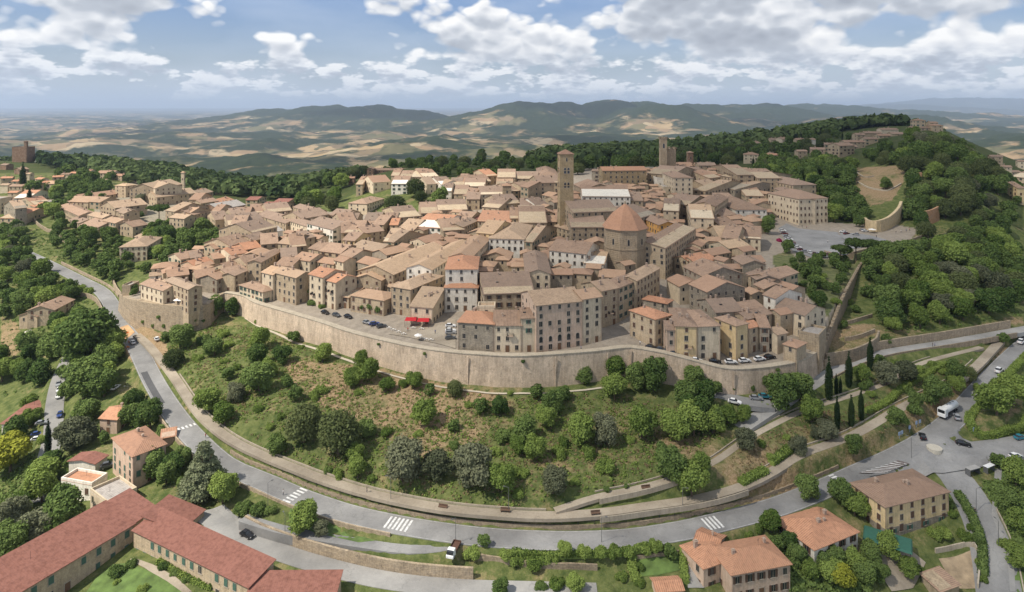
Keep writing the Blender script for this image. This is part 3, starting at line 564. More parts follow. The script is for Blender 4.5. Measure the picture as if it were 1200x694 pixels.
SKYL = MB().box(-.5, .5, -.4, .4, -.1, .12, 0).mesh('skylight', [GLASS])
# ------------------------------------------------------------------ houses
HOUSES = []; FOOT = []; FILLM = {}
def roof_mesh(w_, d, typ, ov=.45, th=.16, tan=.34, cap=4.6):
    x0, x1, y0, y1 = -ov, w_ + ov, -ov, d + ov; v = []; f = []; uv = []
    def face(pts):                                     # top face with uv (along eave, up slope)
        b = len(v); v.extend(pts); f.append(tuple(range(b, b + len(pts))))
        p0, p1 = Vector(pts[0]), Vector(pts[1]); ex = (p1 - p0).normalized(); n = (p1 - p0).cross(Vector(pts[2]) - p0).normalized(); ey = n.cross(ex)
        for p in pts: q = Vector(p) - p0; uv.append((q.dot(ex) + p0.x * .37, q.dot(ey)))
    W, Dp = x1 - x0, y1 - y0; zr = -ov * tan
    if typ == 'g': hgt = min(Dp / 2 * tan, cap) ; ym = (y0 + y1) / 2; A, B = (x0, ym, zr + hgt), (x1, ym, zr + hgt); face([(x0, y0, zr), (x1, y0, zr), B, A]); face([(x1, y1, zr), (x0, y1, zr), A, B]); ends = [((x1, y0, zr), B, (x1, y1, zr)), ((x0, y1, zr), A, (x0, y0, zr))]; rim = [(x0, y0, zr), (x1, y0, zr), B, (x1, y1, zr), (x0, y1, zr), A]
    elif typ == 'G': hgt = min(W / 2 * tan, cap); xm = (x0 + x1) / 2; A, B = (xm, y0, zr + hgt), (xm, y1, zr + hgt); face([(x1, y0, zr), (x1, y1, zr), B, A]); face([(x0, y1, zr), (x0, y0, zr), A, B]); rim = [(x0, y0, zr), A, (x1, y0, zr), (x1, y1, zr), B, (x0, y1, zr)]
    elif typ == 'h':
        r = min(W, Dp) / 2; hgt = min(r * tan, cap)
        if W >= Dp: A, B = (x0 + r, (y0 + y1) / 2, zr + hgt), (x1 - r, (y0 + y1) / 2, zr + hgt); face([(x0, y0, zr), (x1, y0, zr), B, A]); face([(x1, y1, zr), (x0, y1, zr), A, B]); face([(x1, y0, zr), (x1, y1, zr), B]); face([(x0, y1, zr), (x0, y0, zr), A])
        else: A, B = ((x0 + x1) / 2, y0 + r, zr + hgt), ((x0 + x1) / 2, y1 - r, zr + hgt); face([(x1, y0, zr), (x1, y1, zr), B, A]); face([(x0, y1, zr), (x0, y0, zr), A, B]); face([(x0, y0, zr), (x1, y0, zr), A]); face([(x1, y1, zr), (x0, y1, zr), B])
        rim = [(x0, y0, zr), (x1, y0, zr), (x1, y1, zr), (x0, y1, zr)]
    elif typ == 's': hgt = min(Dp * .2, 3); face([(x0, y0, zr), (x1, y0, zr), (x1, y1, zr + hgt), (x0, y1, zr + hgt)]); rim = [(x0, y0, zr), (x1, y0, zr), (x1, y1, zr + hgt), (x0, y1, zr + hgt)]
    else: zr = 0; face([(x0 + ov - .1, y0 + ov - .1, .02), (x1 - ov + .1, y0 + ov - .1, .02), (x1 - ov + .1, y1 - ov + .1, .02), (x0 + ov - .1, y1 - ov + .1, .02)]); rim = None; hgt = 0
    top_n = len(v)
    if rim:
        b = len(v); n = len(rim)
        v.extend(rim); v.extend([(p[0], p[1], p[2] - th) for p in rim])
        for i in range(n): f.append((b + i, b + n + i, b + n + (i + 1) % n, b + (i + 1) % n)); 
        # soffit: mirrored top faces
        for q in [q for q in f if max(q) < top_n]:
            bb = len(v); v.extend([(v[i][0], v[i][1], v[i][2] - th) for i in q]); f.append(tuple(range(bb, bb + len(q)))[::-1])
    luv = []
    for q in f:
        for i in q: luv.append(uv[i] if i < top_n else (v[i][0] * .7, v[i][1] * .7))
    return v, f, luv, hgt
def wall_mesh(w_, d, h, typ, base, tan=.34, cap=4.6, ov=.45):
    v = [(0, 0, base), (w_, 0, base), (w_, d, base), (0, d, base), (0, 0, h), (w_, 0, h), (w_, d, h), (0, d, h)]
    if typ == 'g': r = min((d / 2 + ov) * tan, cap) - ov * tan - .05; v += [(w_, d / 2, h + r), (0, d / 2, h + r)]; f = [(0, 1, 5, 4), (1, 2, 6, 8, 5), (2, 3, 7, 6), (3, 0, 4, 9, 7), (4, 5, 8, 9), (6, 7, 9, 8)]
    elif typ == 'G': r = min((w_ / 2 + ov) * tan, cap) - ov * tan - .05; v += [(w_ / 2, 0, h + r), (w_ / 2, d, h + r)]; f = [(0, 1, 5, 8, 4), (1, 2, 6, 5), (2, 3, 7, 9, 6), (3, 0, 4, 7), (5, 6, 9, 8), (7, 4, 8, 9)]
    elif typ == 's': r = min((d + 2 * ov) * .2, 3) * d / (d + 2 * ov); v[6] = (w_, d, h + r - .1); v[7] = (0, d, h + r - .1); f = [(0, 1, 5, 4), (1, 2, 6, 5), (2, 3, 7, 6), (3, 0, 4, 7), (4, 5, 6, 7)]
    else: f = [(0, 1, 5, 4), (1, 2, 6, 5), (2, 3, 7, 6), (3, 0, 4, 7), (4, 5, 6, 7)]
    if typ == 'f':                                    # parapet
        v[4:8] = [(0, 0, h + .8), (w_, 0, h + .8), (w_, d, h + .8), (0, d, h + .8)]; v += [(.35, .35, h + .8), (w_ - .35, .35, h + .8), (w_ - .35, d - .35, h + .8), (.35, d - .35, h + .8), (.35, .35, h), (w_ - .35, .35, h), (w_ - .35, d - .35, h), (.35, d - .35, h)]
        f = f[:4] + [(4, 5, 9, 8), (5, 6, 10, 9), (6, 7, 11, 10), (7, 4, 8, 11), (8, 9, 13, 12), (9, 10, 14, 13), (10, 11, 15, 14), (11, 8, 12, 15), (12, 13, 14, 15)]
    return v, f
def facade(root, w_, h, org, ang, D, style, ground_door=True, wid=1.0, n_fl=None, arc=False, skip=.12, parent=None):
    fl = n_fl or max(1, int(round(h / (3.0 if D < 420 else 3.3)))); sp = random.uniform(2.7, 3.5) * (1 if D < 450 else 1.25)
    n = int((w_ - .8) / sp); 
    if n < 1: n = 1 if w_ > 2.2 else 0
    if n == 0: return
    M = Matrix.Rotation(ang, 3, 'Z'); fh = h / fl
    for k in range(fl):
        for j in range(n):
            if random.random() < skip: continue
            x = w_ * (j + .5) / n + random.uniform(-.12, .12); z = h - (fl - 1 - k) * fh - fh * .5
            if k == 0 and ground_door and j == n // 2 and D < 380: q = M @ Vector((x, 0, 0)); inst('door', DOOR, root, (org[0] + q.x, org[1] + q.y, max(0, z - fh * .5)), ang); continue
            q = M @ Vector((x, 0, 0)); s = (.88 if k == fl - 1 and fl > 2 else 1.08) * random.uniform(.88, 1.08)
            inst('window', WIN['arch' if arc and k == 1 else style if random.random() < .85 else 'p'], root, (org[0] + q.x, org[1] + q.y, z), ang, (s * wid, 1, s))
def rect_from(P1, P2, P3, zE, Dh=None):
    if Dh and (Dh > 560 or P1[1] < 200):               # far and low: trust the width, keep the depth modest
        x1, x2 = (P1[0] - CU) / F * Dh, (P2[0] - CU) / F * Dh; w_ = abs(x2 - x1); t = max(-.35, min(.35, (P1[1] - P2[1]) * Dh * Dh / F / max(5, H0 - zE) / max(w_, 1)))
        ex = np.array((math.cos(t), math.sin(t))); ey = np.array((-ex[1], ex[0])); return np.array((min(x1, x2), Dh)), ex, ey, w_, max(7.0, min(w_ * .8, 14))
    a, b, c = [np.array(w3(p[0], p[1], zE)[:2]) for p in (P1, P2, P3)]
    ex = b - a; L = np.linalg.norm(ex); ex /= L; ey = np.array([-ex[1], ex[0]]); d = float((c - a) @ ey)
    if d < 0: d = -d
    return a, ex, ey, L, max(4.0, min(d, 75))
NICE = {'g': 'gable roof', 'G': 'gable end roof', 'h': 'hip roof', 's': 'lean-to roof', 'f': 'flat roof'}
def house(P1, P2, P3, h, typ, wc, rc, label=None, name=None, cat='house', style=None, win=True, group=None, arc=False, base=-6, root=None, chim=True, fl=None, minw=3.0, rect=None):
    if rect is None: p1 = hit(P1[0], P1[1], h); p2 = hit(P2[0], P2[1], h)
    if rect is None:
        zg = (p1[2] + p2[2]) / 2 if abs(p1[2] - p2[2]) < 8 else max(p1[2], p2[2]) - 2
        if root is not None: zg = root['zg']
        a, ex, ey, w_, d = rect_from(P1, P2, P3, zg + h, min(p1[1], p2[1])); w_ = max(w_, minw)
    else: a, ex, ey, w_, d, zg = rect
    ang = math.atan2(ex[1], ex[0]); own = root is None
    c0 = a + ex * w_ / 2 + ey * d / 2; o0 = (0.0, 0.0); pitch = .34 if rc != 'r' else .16
    if own: root = empty(name or 'house', (a[0], a[1], zg), ang); root['zg'] = zg; par = root; local = Matrix.Identity(4)
    else:
        local = root.matrix_basis.inverted() @ Matrix.Translation((a[0], a[1], zg)) @ Matrix.Rotation(ang, 4, 'Z'); par = root
    def setl(o):
        if not own: o.matrix_basis = local @ o.matrix_basis
    n0 = len(root.children) if D_DBG else 0
    before = set(); kids = []
    v, f = wall_mesh(w_, d, h, typ, base, pitch); o = obj('wall', v, f, WALL[wc][1], par); kids.append(o)
    v, f, luv, rh = roof_mesh(w_, d, typ, tan=pitch); v = [(x, y, z + h) for x, y, z in v]; ro = obj('roof', v, f, ROOF[rc][1], par, uvs=luv); kids.append(ro)
    D = a[1]
    if chim and typ != 'f' and D < 900 and rc != 'r':
        for k in range(1 + (w_ * d > 90) + (w_ * d > 200)):
            x = random.uniform(.15, .85) * w_; y = random.uniform(.25, .75) * d
            t = (1 - abs(2 * (y if typ in 'gh' else 0) / d - 1)) if typ == 'g' else (1 - abs(2 * x / w_ - 1)) if typ == 'G' else (.5 if typ == 'h' else y / d)
            inst('chimney', CHIM, ro, (x, y, h + rh * t * .9 + .1), random.choice((0, math.pi / 2)), (random.uniform(.7, 1.2),) * 3)
        if random.random() < .35 and D < 420 and typ == 'g': inst('skylight', SKYL, ro, (random.uniform(.2, .8) * w_, d * .25, h + rh * .5), 0)
    mark = len(HOUSES)
    if win and D < 760:
        st = style or random.choice(('p', 'p', 'sb', 'cb', 'sg', 'cb', 'p')); tmp = root if own else empty('section', (0, 0, 0)); 
        tgt = root
        if not own: tmp.parent = root; tgt = tmp
        if own and D < 300 and h > 6: inst('downpipe', PIPE, root, (.25, -.08, 0), 0, (1, 1, h - .1)); inst('downpipe', PIPE, root, (w_ - .25, -.08, 0), 0, (1, 1, h - .1))
        if own and D < 290 and h > 9 and w_ > 6 and random.random() < .45: inst('balcony', BALC, root, (random.uniform(.3, .7) * w_, 0, h * random.choice((.34, .6))), 0)
        if own and D < 420 and random.random() < .5: inst('aerial', AER, ro, (random.uniform(.2, .8) * w_, d * .5, h + rh * .9), random.uniform(0, 3))
        def vis(nx, ny, px, py): return nx * -px + ny * -py > 0.06 * math.hypot(px, py)
        f0 = -ey; mid = a + ex * w_ / 2
        if vis(f0[0], f0[1], mid[0], mid[1]): facade(tgt, w_, h, (0, 0), 0, D, st, arc=arc, n_fl=fl)
        pr = a + ex * w_ + ey * d / 2
        if vis(ex[0], ex[1], pr[0], pr[1]): facade(tgt, d, h, (w_, 0), math.pi / 2, D, st, False, n_fl=fl, skip=.3)
        pl = a + ey * d / 2
        if vis(-ex[0], -ex[1], pl[0], pl[1]): facade(tgt, d, h, (0, d), -math.pi / 2, D, st, False, n_fl=fl, skip=.3)
        if not own:
            for ch in list(tmp.children): ch.parent = root; kids.append(ch)
            bpy.data.objects.remove(tmp)
    if not own:
        for o in kids: setl(o)
    corners = [a, a + ex * w_, a + ex * w_ + ey * d, a + ey * d]; FOOT.append((c0, corners, math.hypot(w_, d) / 2))
    if own:
        uC = CU + F * c0[0] / c0[1]; vC = CV + (H0 - zg - h * .7) * F / c0[1]
        HOUSES.append(dict(o=root, u=uC, v=vC, wc=wc, rc=rc, typ=typ, h=h, w=w_, d=d, D=c0[1], cat=cat)); 
        if label: root['label'] = label
        root['category'] = cat
        if group: root['group'] = group
        else: root['group'] = 'houses of the hill town' if cat == 'house' else None or 'large buildings of the hill town'
    return root
D_DBG = False
def far_house(u1, u2, veave, vbase, D, typ, wc, rc, label=None, name=None, cat='house', dep=11, bs=-10, **k):
    zb = H0 - (vbase - CV) * D / F; h = (vbase - veave) * D / F; x1, x2 = (u1 - CU) / F * D, (u2 - CU) / F * D
    return house(None, None, None, h, typ, wc, rc, label, name, cat, rect=(np.array((x1, D)), np.array((1.0, 0.0)), np.array((0.0, 1.0)), x2 - x1, dep, zb), base=bs, **k)
S = 981 / 147; S4 = 980 / 240
def tile(x0, y0, s, text):
    for ln in text.strip().split('\n'):
        a = ln.split(None, 8 + 1)
        if len(a) < 8: continue
        X1, Y1, X2, Y2, X3, Y3, h = map(float, a[:7]); typ, wc, rc = a[7][0], a[7][1], a[7][2]; extra = a[7][3:]
        lab = ' '.join(a[8:]) if len(a) > 8 else None; nm = None; cat = 'house'
        if lab and '|' in lab: nm, cat, lab = [q.strip() for q in lab.split('|')]
        c = lambda X_, Y_: (x0 + X_ / s, y0 + Y_ / s)
        last = house(c(X1, Y1), c(X2, Y2), c(X3, Y3), h, typ, wc, rc, lab or None, nm, cat, win='n' not in extra, arc='a' in extra, style={'G': 'sg', 'B': 'cb', 'P': 'p'}.get(extra[-1:] if extra else '', None))
        TR.append(last)
TR = []
tile(270, 290, S, """
335 190 515 235 600 188 12.5 gtcP broad grey beige four-storey gabled house right above the rampart at left
245 190 335 212 392 150 12 gcc narrow cream four-storey house joined to the grey gabled rampart house
70 290 255 347 280 290 5.5 hcp low cream house under pinkish roof beside the rampart steps
615 205 725 232 790 162 13.5 gco cream house under the left one of two vivid orange roofs
727 247 825 272 885 203 12 gco cream house under the right one of two vivid orange roofs
""")
tile(390, 260, S, """
140 570 400 612 455 550 7 htt low tan stone house behind the green hedge on the terrace street
68 580 125 590 150 522 5 stt tiny lean-to annex left of the hedge-fronted stone house
457 500 610 525 700 395 11.5 httP tall tan stone house just left behind the red awnings
607 655 780 670 838 520 7 gcc small cream house with the red awnings at its foot
195 378 475 410 625 190 11 Gtc
575 357 775 372 890 160 12 Gwc long white-fronted house with pale roof running back from the small garden
160 440 380 455 402 395 9.5 Gtc
382 482 460 510 472 440 6 gtt
150 190 350 232 362 165 9 gct
80 140 170 147 172 92 9 gyb
0 245 150 277 152 200 8 gtp
400 150 470 152 505 70 9 gct
""")
tile(520, 250, S, """
45 335 215 342 222 165 15 Gcc long pale roofed house directly behind the white double-roofed house
258 148 385 160 500 88 15 gyc ochre_palazzo | palazzo | ochre yellow palazzo with an arch left of the white palazzo
352 192 628 200 745 92 13.5 hwtP white_palazzo | palazzo | big white palazzo with rows of dark windows beside the ochre one
630 217 692 222 762 102 12 gtt
315 630 702 616 705 458 12 gtpa hall_house | church hall | broad brown roofed hall with arched windows behind the rampart houses
640 470 835 470 815 315 13 Gcp hall_house | hall | cream gable fronted hall with one large arched window
""")
hw = house((520.8, 336.5), (559.8, 336.8), (559.8, 326), 10, 'h', 'w', 'o', 'white house with two stacked orange roofs at the head of the terrace street', 'white_house', style='p', chim=False)
house((522, 315), (559.3, 314.8), (560, 300.5), 17, 'h', 'w', 'o', root=hw, style='p')
tile(650, 240, S, """
-43 352 245 382 290 312 13 gwpP white_palazzo | palazzo | white palazzo with pinkish roof left of the octagonal baptistery
228 452 385 462 432 412 9 swcP white lean-to wing right of the white palazzo near the baptistery
818 157 950 152 920 92 12 Gob small bright orange house right of the baptistery roof
640 592 820 492 700 475 12.5 gttB
0 165 120 200 120 150 8 gtt
700 560 800 540 790 500 7 ftgn
""")
tile(530, 320, S, """
655 250 1017 215 960 110 16.5 gptaP long_palazzo | palazzo | long pink stone palazzo with a row of red-arched windows on the rampart
45 378 325 396 335 305 10 hgo old grey stone house with orange roof at the left rampart corner
325 405 540 406 530 292 9.5 gcp cream house between the grey corner house and the loggia house on the rampart
541 350 655 348 650 270 12 gcp cream house with top-floor loggia beside the long pink palazzo
200 272 335 272 332 240 12 fct
""")
tile(660, 320, S, """
150 202 300 180 262 108 16.5 gctP cream house with triple window and brown arched door on the rampart
300 138 430 112 400 30 14 gttB
432 112 580 52 560 -25 13 gtp
522 287 720 357 775 300 10 htoB tan house with orange hip roof standing alone beside the ramp street
622 200 810 236 895 215 8 hgo
812 440 875 441 868 372 9 gpp
""")
tile(780, 330, S, """
78 342 245 349 250 212 11.5 hypB yellow house with brown shutters above the parked cars
246 348 428 340 400 212 11.8 hcp cream house with white balcony awning joined to the yellow house
550 342 645 322 600 236 12.5 hypP tall narrow ochre house with pinkish roof above the parked white cars
648 362 735 342 700 287 9 gto narrow stone house with small vivid orange roof beside the ochre house
738 352 812 355 830 262 9 ggp
395 238 600 226 585 122 10 ggp
622 220 760 192 712 130 9 gtp
640 290 830 246 782 190 9 gtp
""")
tile(860, 340, S, """
340 345 415 330 372 272 7 gct
388 418 490 447 470 380 8 htp small stone gatehouse dwelling with pink hip roof at the wall's right end
""")
tile(860, 290, S, """
330 464 556 528 600 446 8.5 gcp long cream house with pink roof just inside the spur wall
230 365 326 396 428 325 10 gwp pinkish white house left of the long cream house by the spur wall
160 286 236 322 290 258 10 gtp
292 258 500 192 435 122 10 gtp long gabled house with small high windows above the green gardens
100 200 180 250 242 182 10 ggb
""")
house((936, 390), (960, 395), (960, 384), 8, 'f', 's', 'g', 'square roofless bastion tower at the foot of the spur wall', 'bastion_tower', 'tower', win=False)
tile(780, 260, S, """
520 282 605 332 690 280 10 ggp
495 206 655 182 600 130 9 gcc
438 120 560 132 560 62 9 gtp
570 120 742 132 740 62 7 gcp
290 422 602 402 560 322 11 Ggp wide grey gable-fronted house above the small courtyard garden
325 545 620 512 598 440 12 Ggp
175 302 322 272 292 232 8 gto
240 322 400 292 372 240 8 gto
""")
house((779.7, 290.5), (815.2, 267.5), (803, 259.5), 14, 's', 't', 'p', 'very long straight wing with pink roof running back right of the baptistery', 'long_wing', 'palazzo', style='p')
tile(780, 180, S, """
385 412 490 342 385 300 14 gtp long tan building along the dark street centre right
200 500 376 506 372 412 14 gcc
548 437 790 437 772 345 10 hwpP bright white house with pink roof near the parking square
630 330 770 332 770 265 9 gtp
560 166 690 166 690 95 16 gsp tall grey stone tower-like house left of the cream top-storey house
720 192 905 192 882 130 15 gtpP stone house with cream top storey behind the white house near the square
470 402 600 402 608 312 8 gtp
440 490 550 472 540 422 8 gtp
440 572 560 562 552 502 8 gtp
430 662 620 662 640 590 8 gtc
215 282 310 292 320 182 10 gtt
310 252 415 237 402 200 10 gtt
415 262 540 282 520 192 8 ggt
260 92 395 92 390 55 10 gsp
60 122 200 122 200 72 10 gtp
340 192 430 182 420 130 10 gtp
430 172 560 192 560 110 10 gtb
210 172 330 172 330 120 10 gtb
0 382 170 402 165 340 9 gsb
0 442 100 447 100 380 10 gtt
60 187 212 187 206 150 20 hcb tower_house | tower house | tall pale tower house with one arched window right of the baptistery
""")
pl = house((936.2, 233.2), (970, 231.8), (964, 223.5), 17, 'h', 'c', 'p', 'long pale four-storey building with arcade on the left side of the parking square', 'square_palazzo', 'palazzo', style='cb', fl=4)
house((907.4, 220.5), (936.2, 233.2), (942, 228), 16.5, 'h', 'c', 'b', root=pl, style='cb', fl=4)
tile(880, 180, S, """
330 246 510 241 502 190 14 htb grey brown hip-roofed building behind the long pale building
""")
tile(650, 160, S, """
375 266 725 263 715 205 17 gndP stone_palazzo | palazzo | big brown stone palazzo with rows of windows behind the cathedral
725 286 920 300 920 250 14 gsb
290 256 370 268 398 210 15 ggb
215 466 592 470 605 392 13 gwpP white building with square windows between cathedral and stone palazzo
150 372 235 412 330 352 12 gsp
600 500 690 500 700 460 10 gtb
652 640 790 602 830 470 12 ggb
850 577 970 582 975 502 12 gcb
800 332 905 332 905 302 12 fwg
850 402 945 402 945 362 10 fcg
""")
tile(0, 200, S, """
805 390 903 410 978 378 9 gtt
630 420 770 442 760 372 7 gtp
685 346 800 372 800 330 10 gtt
545 382 622 410 680 366 6 gtp
440 272 620 352 718 318 7 gtp
510 240 690 247 690 215 6 gtt
700 242 780 247 785 215 6 gtt
785 272 900 292 968 232 10 Gtt
905 310 960 326 998 290 9 gtt
550 208 650 216 735 140 5 Gtp long low barn with pink roof left of the cream convent block
170 240 270 282 378 240 7 gto
272 266 400 252 340 215 7 gto
108 215 225 212 212 170 7 gwo
0 225 105 206 100 172 12 fcg
0 370 140 372 112 302 7 gto
120 296 210 287 202 250 14 ggt tall grey block beside the leftmost orange roofs
390 250 480 236 470 192 7 fgg
275 60 345 65 332 25 7 gco
360 102 485 102 480 72 8 gcc
410 50 480 46 470 12 7 gto
330 100 420 80 402 50 7 gto
190 112 290 117 280 65 8 gto
10 60 80 56 76 22 7 gto
90 82 140 82 132 46 7 gto
0 112 60 112 60 76 8 gct
60 172 130 172 120 132 7 gto
70 122 170 122 160 86 7 gtp
640 18 700 18 690 -5 6 gct
780 75 825 75 820 50 6 gcc
""")
tile(0, 120, S, """
110 516 186 522 214 432 6 Gkp
0 472 70 490 66 432 6 gkp
640 532 710 532 702 510 7 gco
755 546 882 546 870 516 7 gcp
475 562 540 562 532 536 6 gcp
545 552 610 552 602 526 6 gco
890 566 975 570 962 546 6 gto
0 590 60 590 60 555 7 gto
170 560 230 560 225 525 7 gct
""")
tile(140, 190, S, """
-35 128 80 168 162 150 12 htc convent_block | convent | big cream convent block left of the abbey church
195 182 280 205 340 152 13 gcc
0 392 35 402 100 372 9 gtt
105 506 220 486 202 455 7 gtp
120 580 182 602 243 570 6 gcc
360 376 430 386 498 320 10 gtt
390 432 505 442 500 412 12 gtt
470 412 520 416 560 366 10 gtt
580 412 690 382 640 350 10 gtp
545 292 620 292 610 262 9 gtp
640 322 770 302 752 285 8 gtp
770 322 892 292 880 265 7 gto vivid orange red roofed house beyond the abbey wing
780 368 985 332 960 300 9 gkg long brick building with grey roof at the town's left rear
750 452 850 442 840 400 9 gtb
850 492 970 482 960 420 9 gtb
872 560 985 552 975 510 9 gtp
700 402 760 402 752 352 8 gtb
880 412 985 402 975 370 9 gtb
""")
ch = house((182.7, 221.2), (213.5, 215.5), (207.5, 211), 13, 'g', 's', 'c', 'abbey church with pale roof and slim bell turret at left', 'abbey_church', 'church', style='p')
house((183.5, 231.2), (230, 226), (227, 222.5), 8, 'g', 't', 'c', 'long low abbey wing with pale roof in front of the church', 'abbey_wing', 'convent')
house((230, 228.3), (249.5, 224.5), (245, 221.5), 7, 'g', 's', 't', 'right hand abbey wing with tan roof', 'abbey_wing', 'convent')
house((227, 218.5), (255.5, 222.3), (254, 219), 5, 'g', 't', 'o', 'thin rear abbey wing with orange roof', 'abbey_wing', 'convent')
vi = house((140, 289.5), (172.2, 288.2), (168, 278.5), 9, 'h', 'c', 't', 'cream hip-roofed villa with terrace on the left hillside', 'villa', style='cb')
tile(140, 270, S, """
165 416 343 470 366 402 10 gcp cream house with pink roof on the rough wall right of the gate tower
362 390 540 460 614 424 11 gtt large tan house above the rough wall with white parasols at its foot
235 356 350 346 346 325 5 gwt
380 362 540 342 520 300 7 gtp
480 226 660 192 640 152 7 gcp
490 282 580 292 590 242 7 gtp
590 276 730 242 720 200 7 gto
600 372 752 352 742 302 7 gtp
760 382 850 352 832 302 7 ggp
750 142 900 112 890 80 8 gtp
740 222 850 206 842 172 7 gtp
880 192 992 172 982 130 8 gto
850 292 992 252 972 212 8 gtp
900 352 1000 312 992 272 8 gtp
660 130 740 130 730 95 7 gtp
560 215 640 205 620 170 7 gtb
430 400 370 380 440 350 7 gtt
""")
tile(270, 220, S, """
205 212 435 278 540 240 9 gtb
440 250 600 302 650 266 9 gcb
600 276 800 326 888 265 10 gwb white walled front with tall windows under brown roof behind the town
560 242 770 206 700 170 10 gtb
300 192 480 176 450 130 9 gtb
490 150 640 192 740 175 10 gtb
215 152 370 156 370 110 8 gtr
340 110 450 112 450 85 6 gtr
120 96 210 96 206 70 6 gtr
140 196 250 192 250 150 8 gtb
10 220 140 216 130 175 8 gtb
0 296 110 292 102 240 9 gcp
0 356 110 352 106 310 9 gtp
120 262 260 242 240 200 9 gtb
175 350 365 306 300 240 10 gtb
190 412 300 382 262 340 8 gtb
300 352 410 332 400 300 6 gwg
0 452 160 412 132 350 9 gtp
10 526 130 502 122 450 8 gco
122 482 240 462 222 420 8 gto
240 442 370 432 400 370 9 gtp
372 432 480 442 490 370 9 gtt
480 462 590 452 560 380 9 gtp
592 396 660 382 602 340 9 gtb
130 602 240 582 240 520 9 gtp
237 582 400 492 362 460 10 gtp
400 542 520 532 502 480 9 gtb
350 602 480 612 470 550 8 gtp
490 552 620 572 688 520 9 gcp
482 592 570 592 562 556 6 gpt
612 472 720 492 720 422 9 gtp
700 492 860 512 850 442 9 gtp
862 522 950 542 952 470 9 gcp
880 406 985 412 976 362 8 gyp
870 352 985 346 976 290 9 gtp
800 332 870 332 870 282 8 gtp
770 212 890 222 880 180 8 gtb
890 252 985 252 976 215 8 gtb
0 690 150 652 132 590 7 gtp
0 602 100 592 100 540 8 gtb
""")
far_house(437.5, 476.5, 199.5, 206, 690, 'g', 'k', 'p', 'long reddish building crowning the wooded spur', 'long_hospital', 'hospital')
far_house(430, 437.5, 198, 208, 680, 'G', 'k', 'p')
tile(400, 180, S, """
55 186 100 186 96 150 6 gko
115 240 165 240 165 196 10 gtp
250 226 385 217 370 190 8 gcp
390 236 515 236 510 196 9 gwp lavender-white villa among the dark trees on the spur
390 172 450 172 450 140 8 gtp
450 192 540 192 536 150 8 gtp
545 182 640 182 640 130 9 gcp
640 182 760 176 742 140 9 gcp
670 240 740 236 740 206 8 gct
745 232 800 242 800 206 8 gwt
780 242 880 236 870 196 8 gwb
860 252 955 252 950 210 8 gtp
55 386 200 392 195 345 9 hcp lone villa with hip roof at the edge of the wooded spur
930 202 985 202 980 180 8 gtp
455 500 620 486 620 412 8 gtb
625 466 755 462 750 392 8 gtp
755 442 985 436 980 372 8 gtb long brown roofed row behind the middle of the town
885 312 985 332 985 272 8 gtb
180 522 300 522 292 480 7 gtb
180 572 245 572 242 540 7 gtp
245 552 330 556 330 500 8 gtp
330 522 425 522 425 480 8 gtb
380 556 440 556 440 520 7 gto
0 616 175 612 170 545 9 gtp
182 622 330 602 330 560 8 gtp
0 542 120 532 110 480 8 gtb
440 592 560 602 550 530 8 gtt
345 682 410 692 440 602 9 gtt
560 566 785 582 790 482 9 gwoG cream fronted house with green shutters and orange roof in mid town
800 602 960 592 942 522 9 gtp
870 522 985 532 980 472 8 gtp
""")
tile(520, 170, S, """
265 592 520 602 502 542 9 gto
520 572 595 572 590 512 10 gtp
590 606 805 606 858 470 12 gtp
205 576 270 576 266 545 8 gtr
150 640 265 590 250 540 9 gtt
290 386 480 382 480 342 9 gcb
80 382 180 382 176 330 9 gtp
160 322 320 322 310 280 9 gcb
420 252 560 252 550 202 12 gtp
340 242 420 236 416 206 8 gto
410 335 540 335 530 265 8 gst
560 262 740 262 730 230 9 gtb
745 237 900 237 880 180 9 hsp brown hip-roofed block left of the bell tower top
745 296 865 292 860 262 15 gsb grey tower-like gabled house left of the bell tower
600 322 660 332 666 290 14 gsb
660 352 740 342 736 290 9 gtp
510 362 590 356 586 316 9 gtp
860 292 900 292 900 262 8 gtb
440 462 600 452 590 400 8 gtb
300 482 430 492 420 430 8 gtb
600 492 740 492 732 440 7 gtb
740 482 830 472 820 420 7 gwb
180 422 280 422 272 390 8 gtb
50 312 140 312 132 280 8 gtp
180 292 370 282 362 250 8 gtp
0 360 60 360 60 320 8 gwb
""")
tile(1053, 160, S, """
785 226 870 236 905 200 9 gcp
875 312 985 322 980 280 9 gcp
895 362 985 362 980 330 9 gtp
930 402 985 402 985 376 12 gyp
720 142 800 146 790 120 7 gtp
700 182 760 202 750 150 7 gtp
935 186 985 192 980 160 8 gcp
880 272 960 272 950 216 9 gtp
""")
for q in ((1014,1033.5,156,163,760,'g','t','p'),(1033,1053,152,160,775,'g','c','p'),(1004,1014,158,165,740,'g','t','p'),(990,1014,166.5,173,700,'g','t','p'),(1014,1029,163,170,715,'g','t','p'),(990,1005,172,178,680,'g','t','p'),(1030,1044,159,166,735,'g','t','p'),(1046,1060,157,164,745,'g','t','b')): far_house(*q)
fo = far_house(1069.5, 1093.5, 150, 157, 690, 'g', 't', 'p', 'fortress-like villa group with two raised blocks on the wooded hilltop', 'hilltop_castle', 'castle', style='p')
far_house(1073, 1084.5, 141, 157, 693, 'h', 't', 'p', root=fo, dep=9); far_house(1093, 1105, 147, 158, 686, 'h', 't', 'p', root=fo, dep=9); far_house(1090.5, 1099.5, 144, 157, 700, 'g', 't', 'p', root=fo, dep=8)
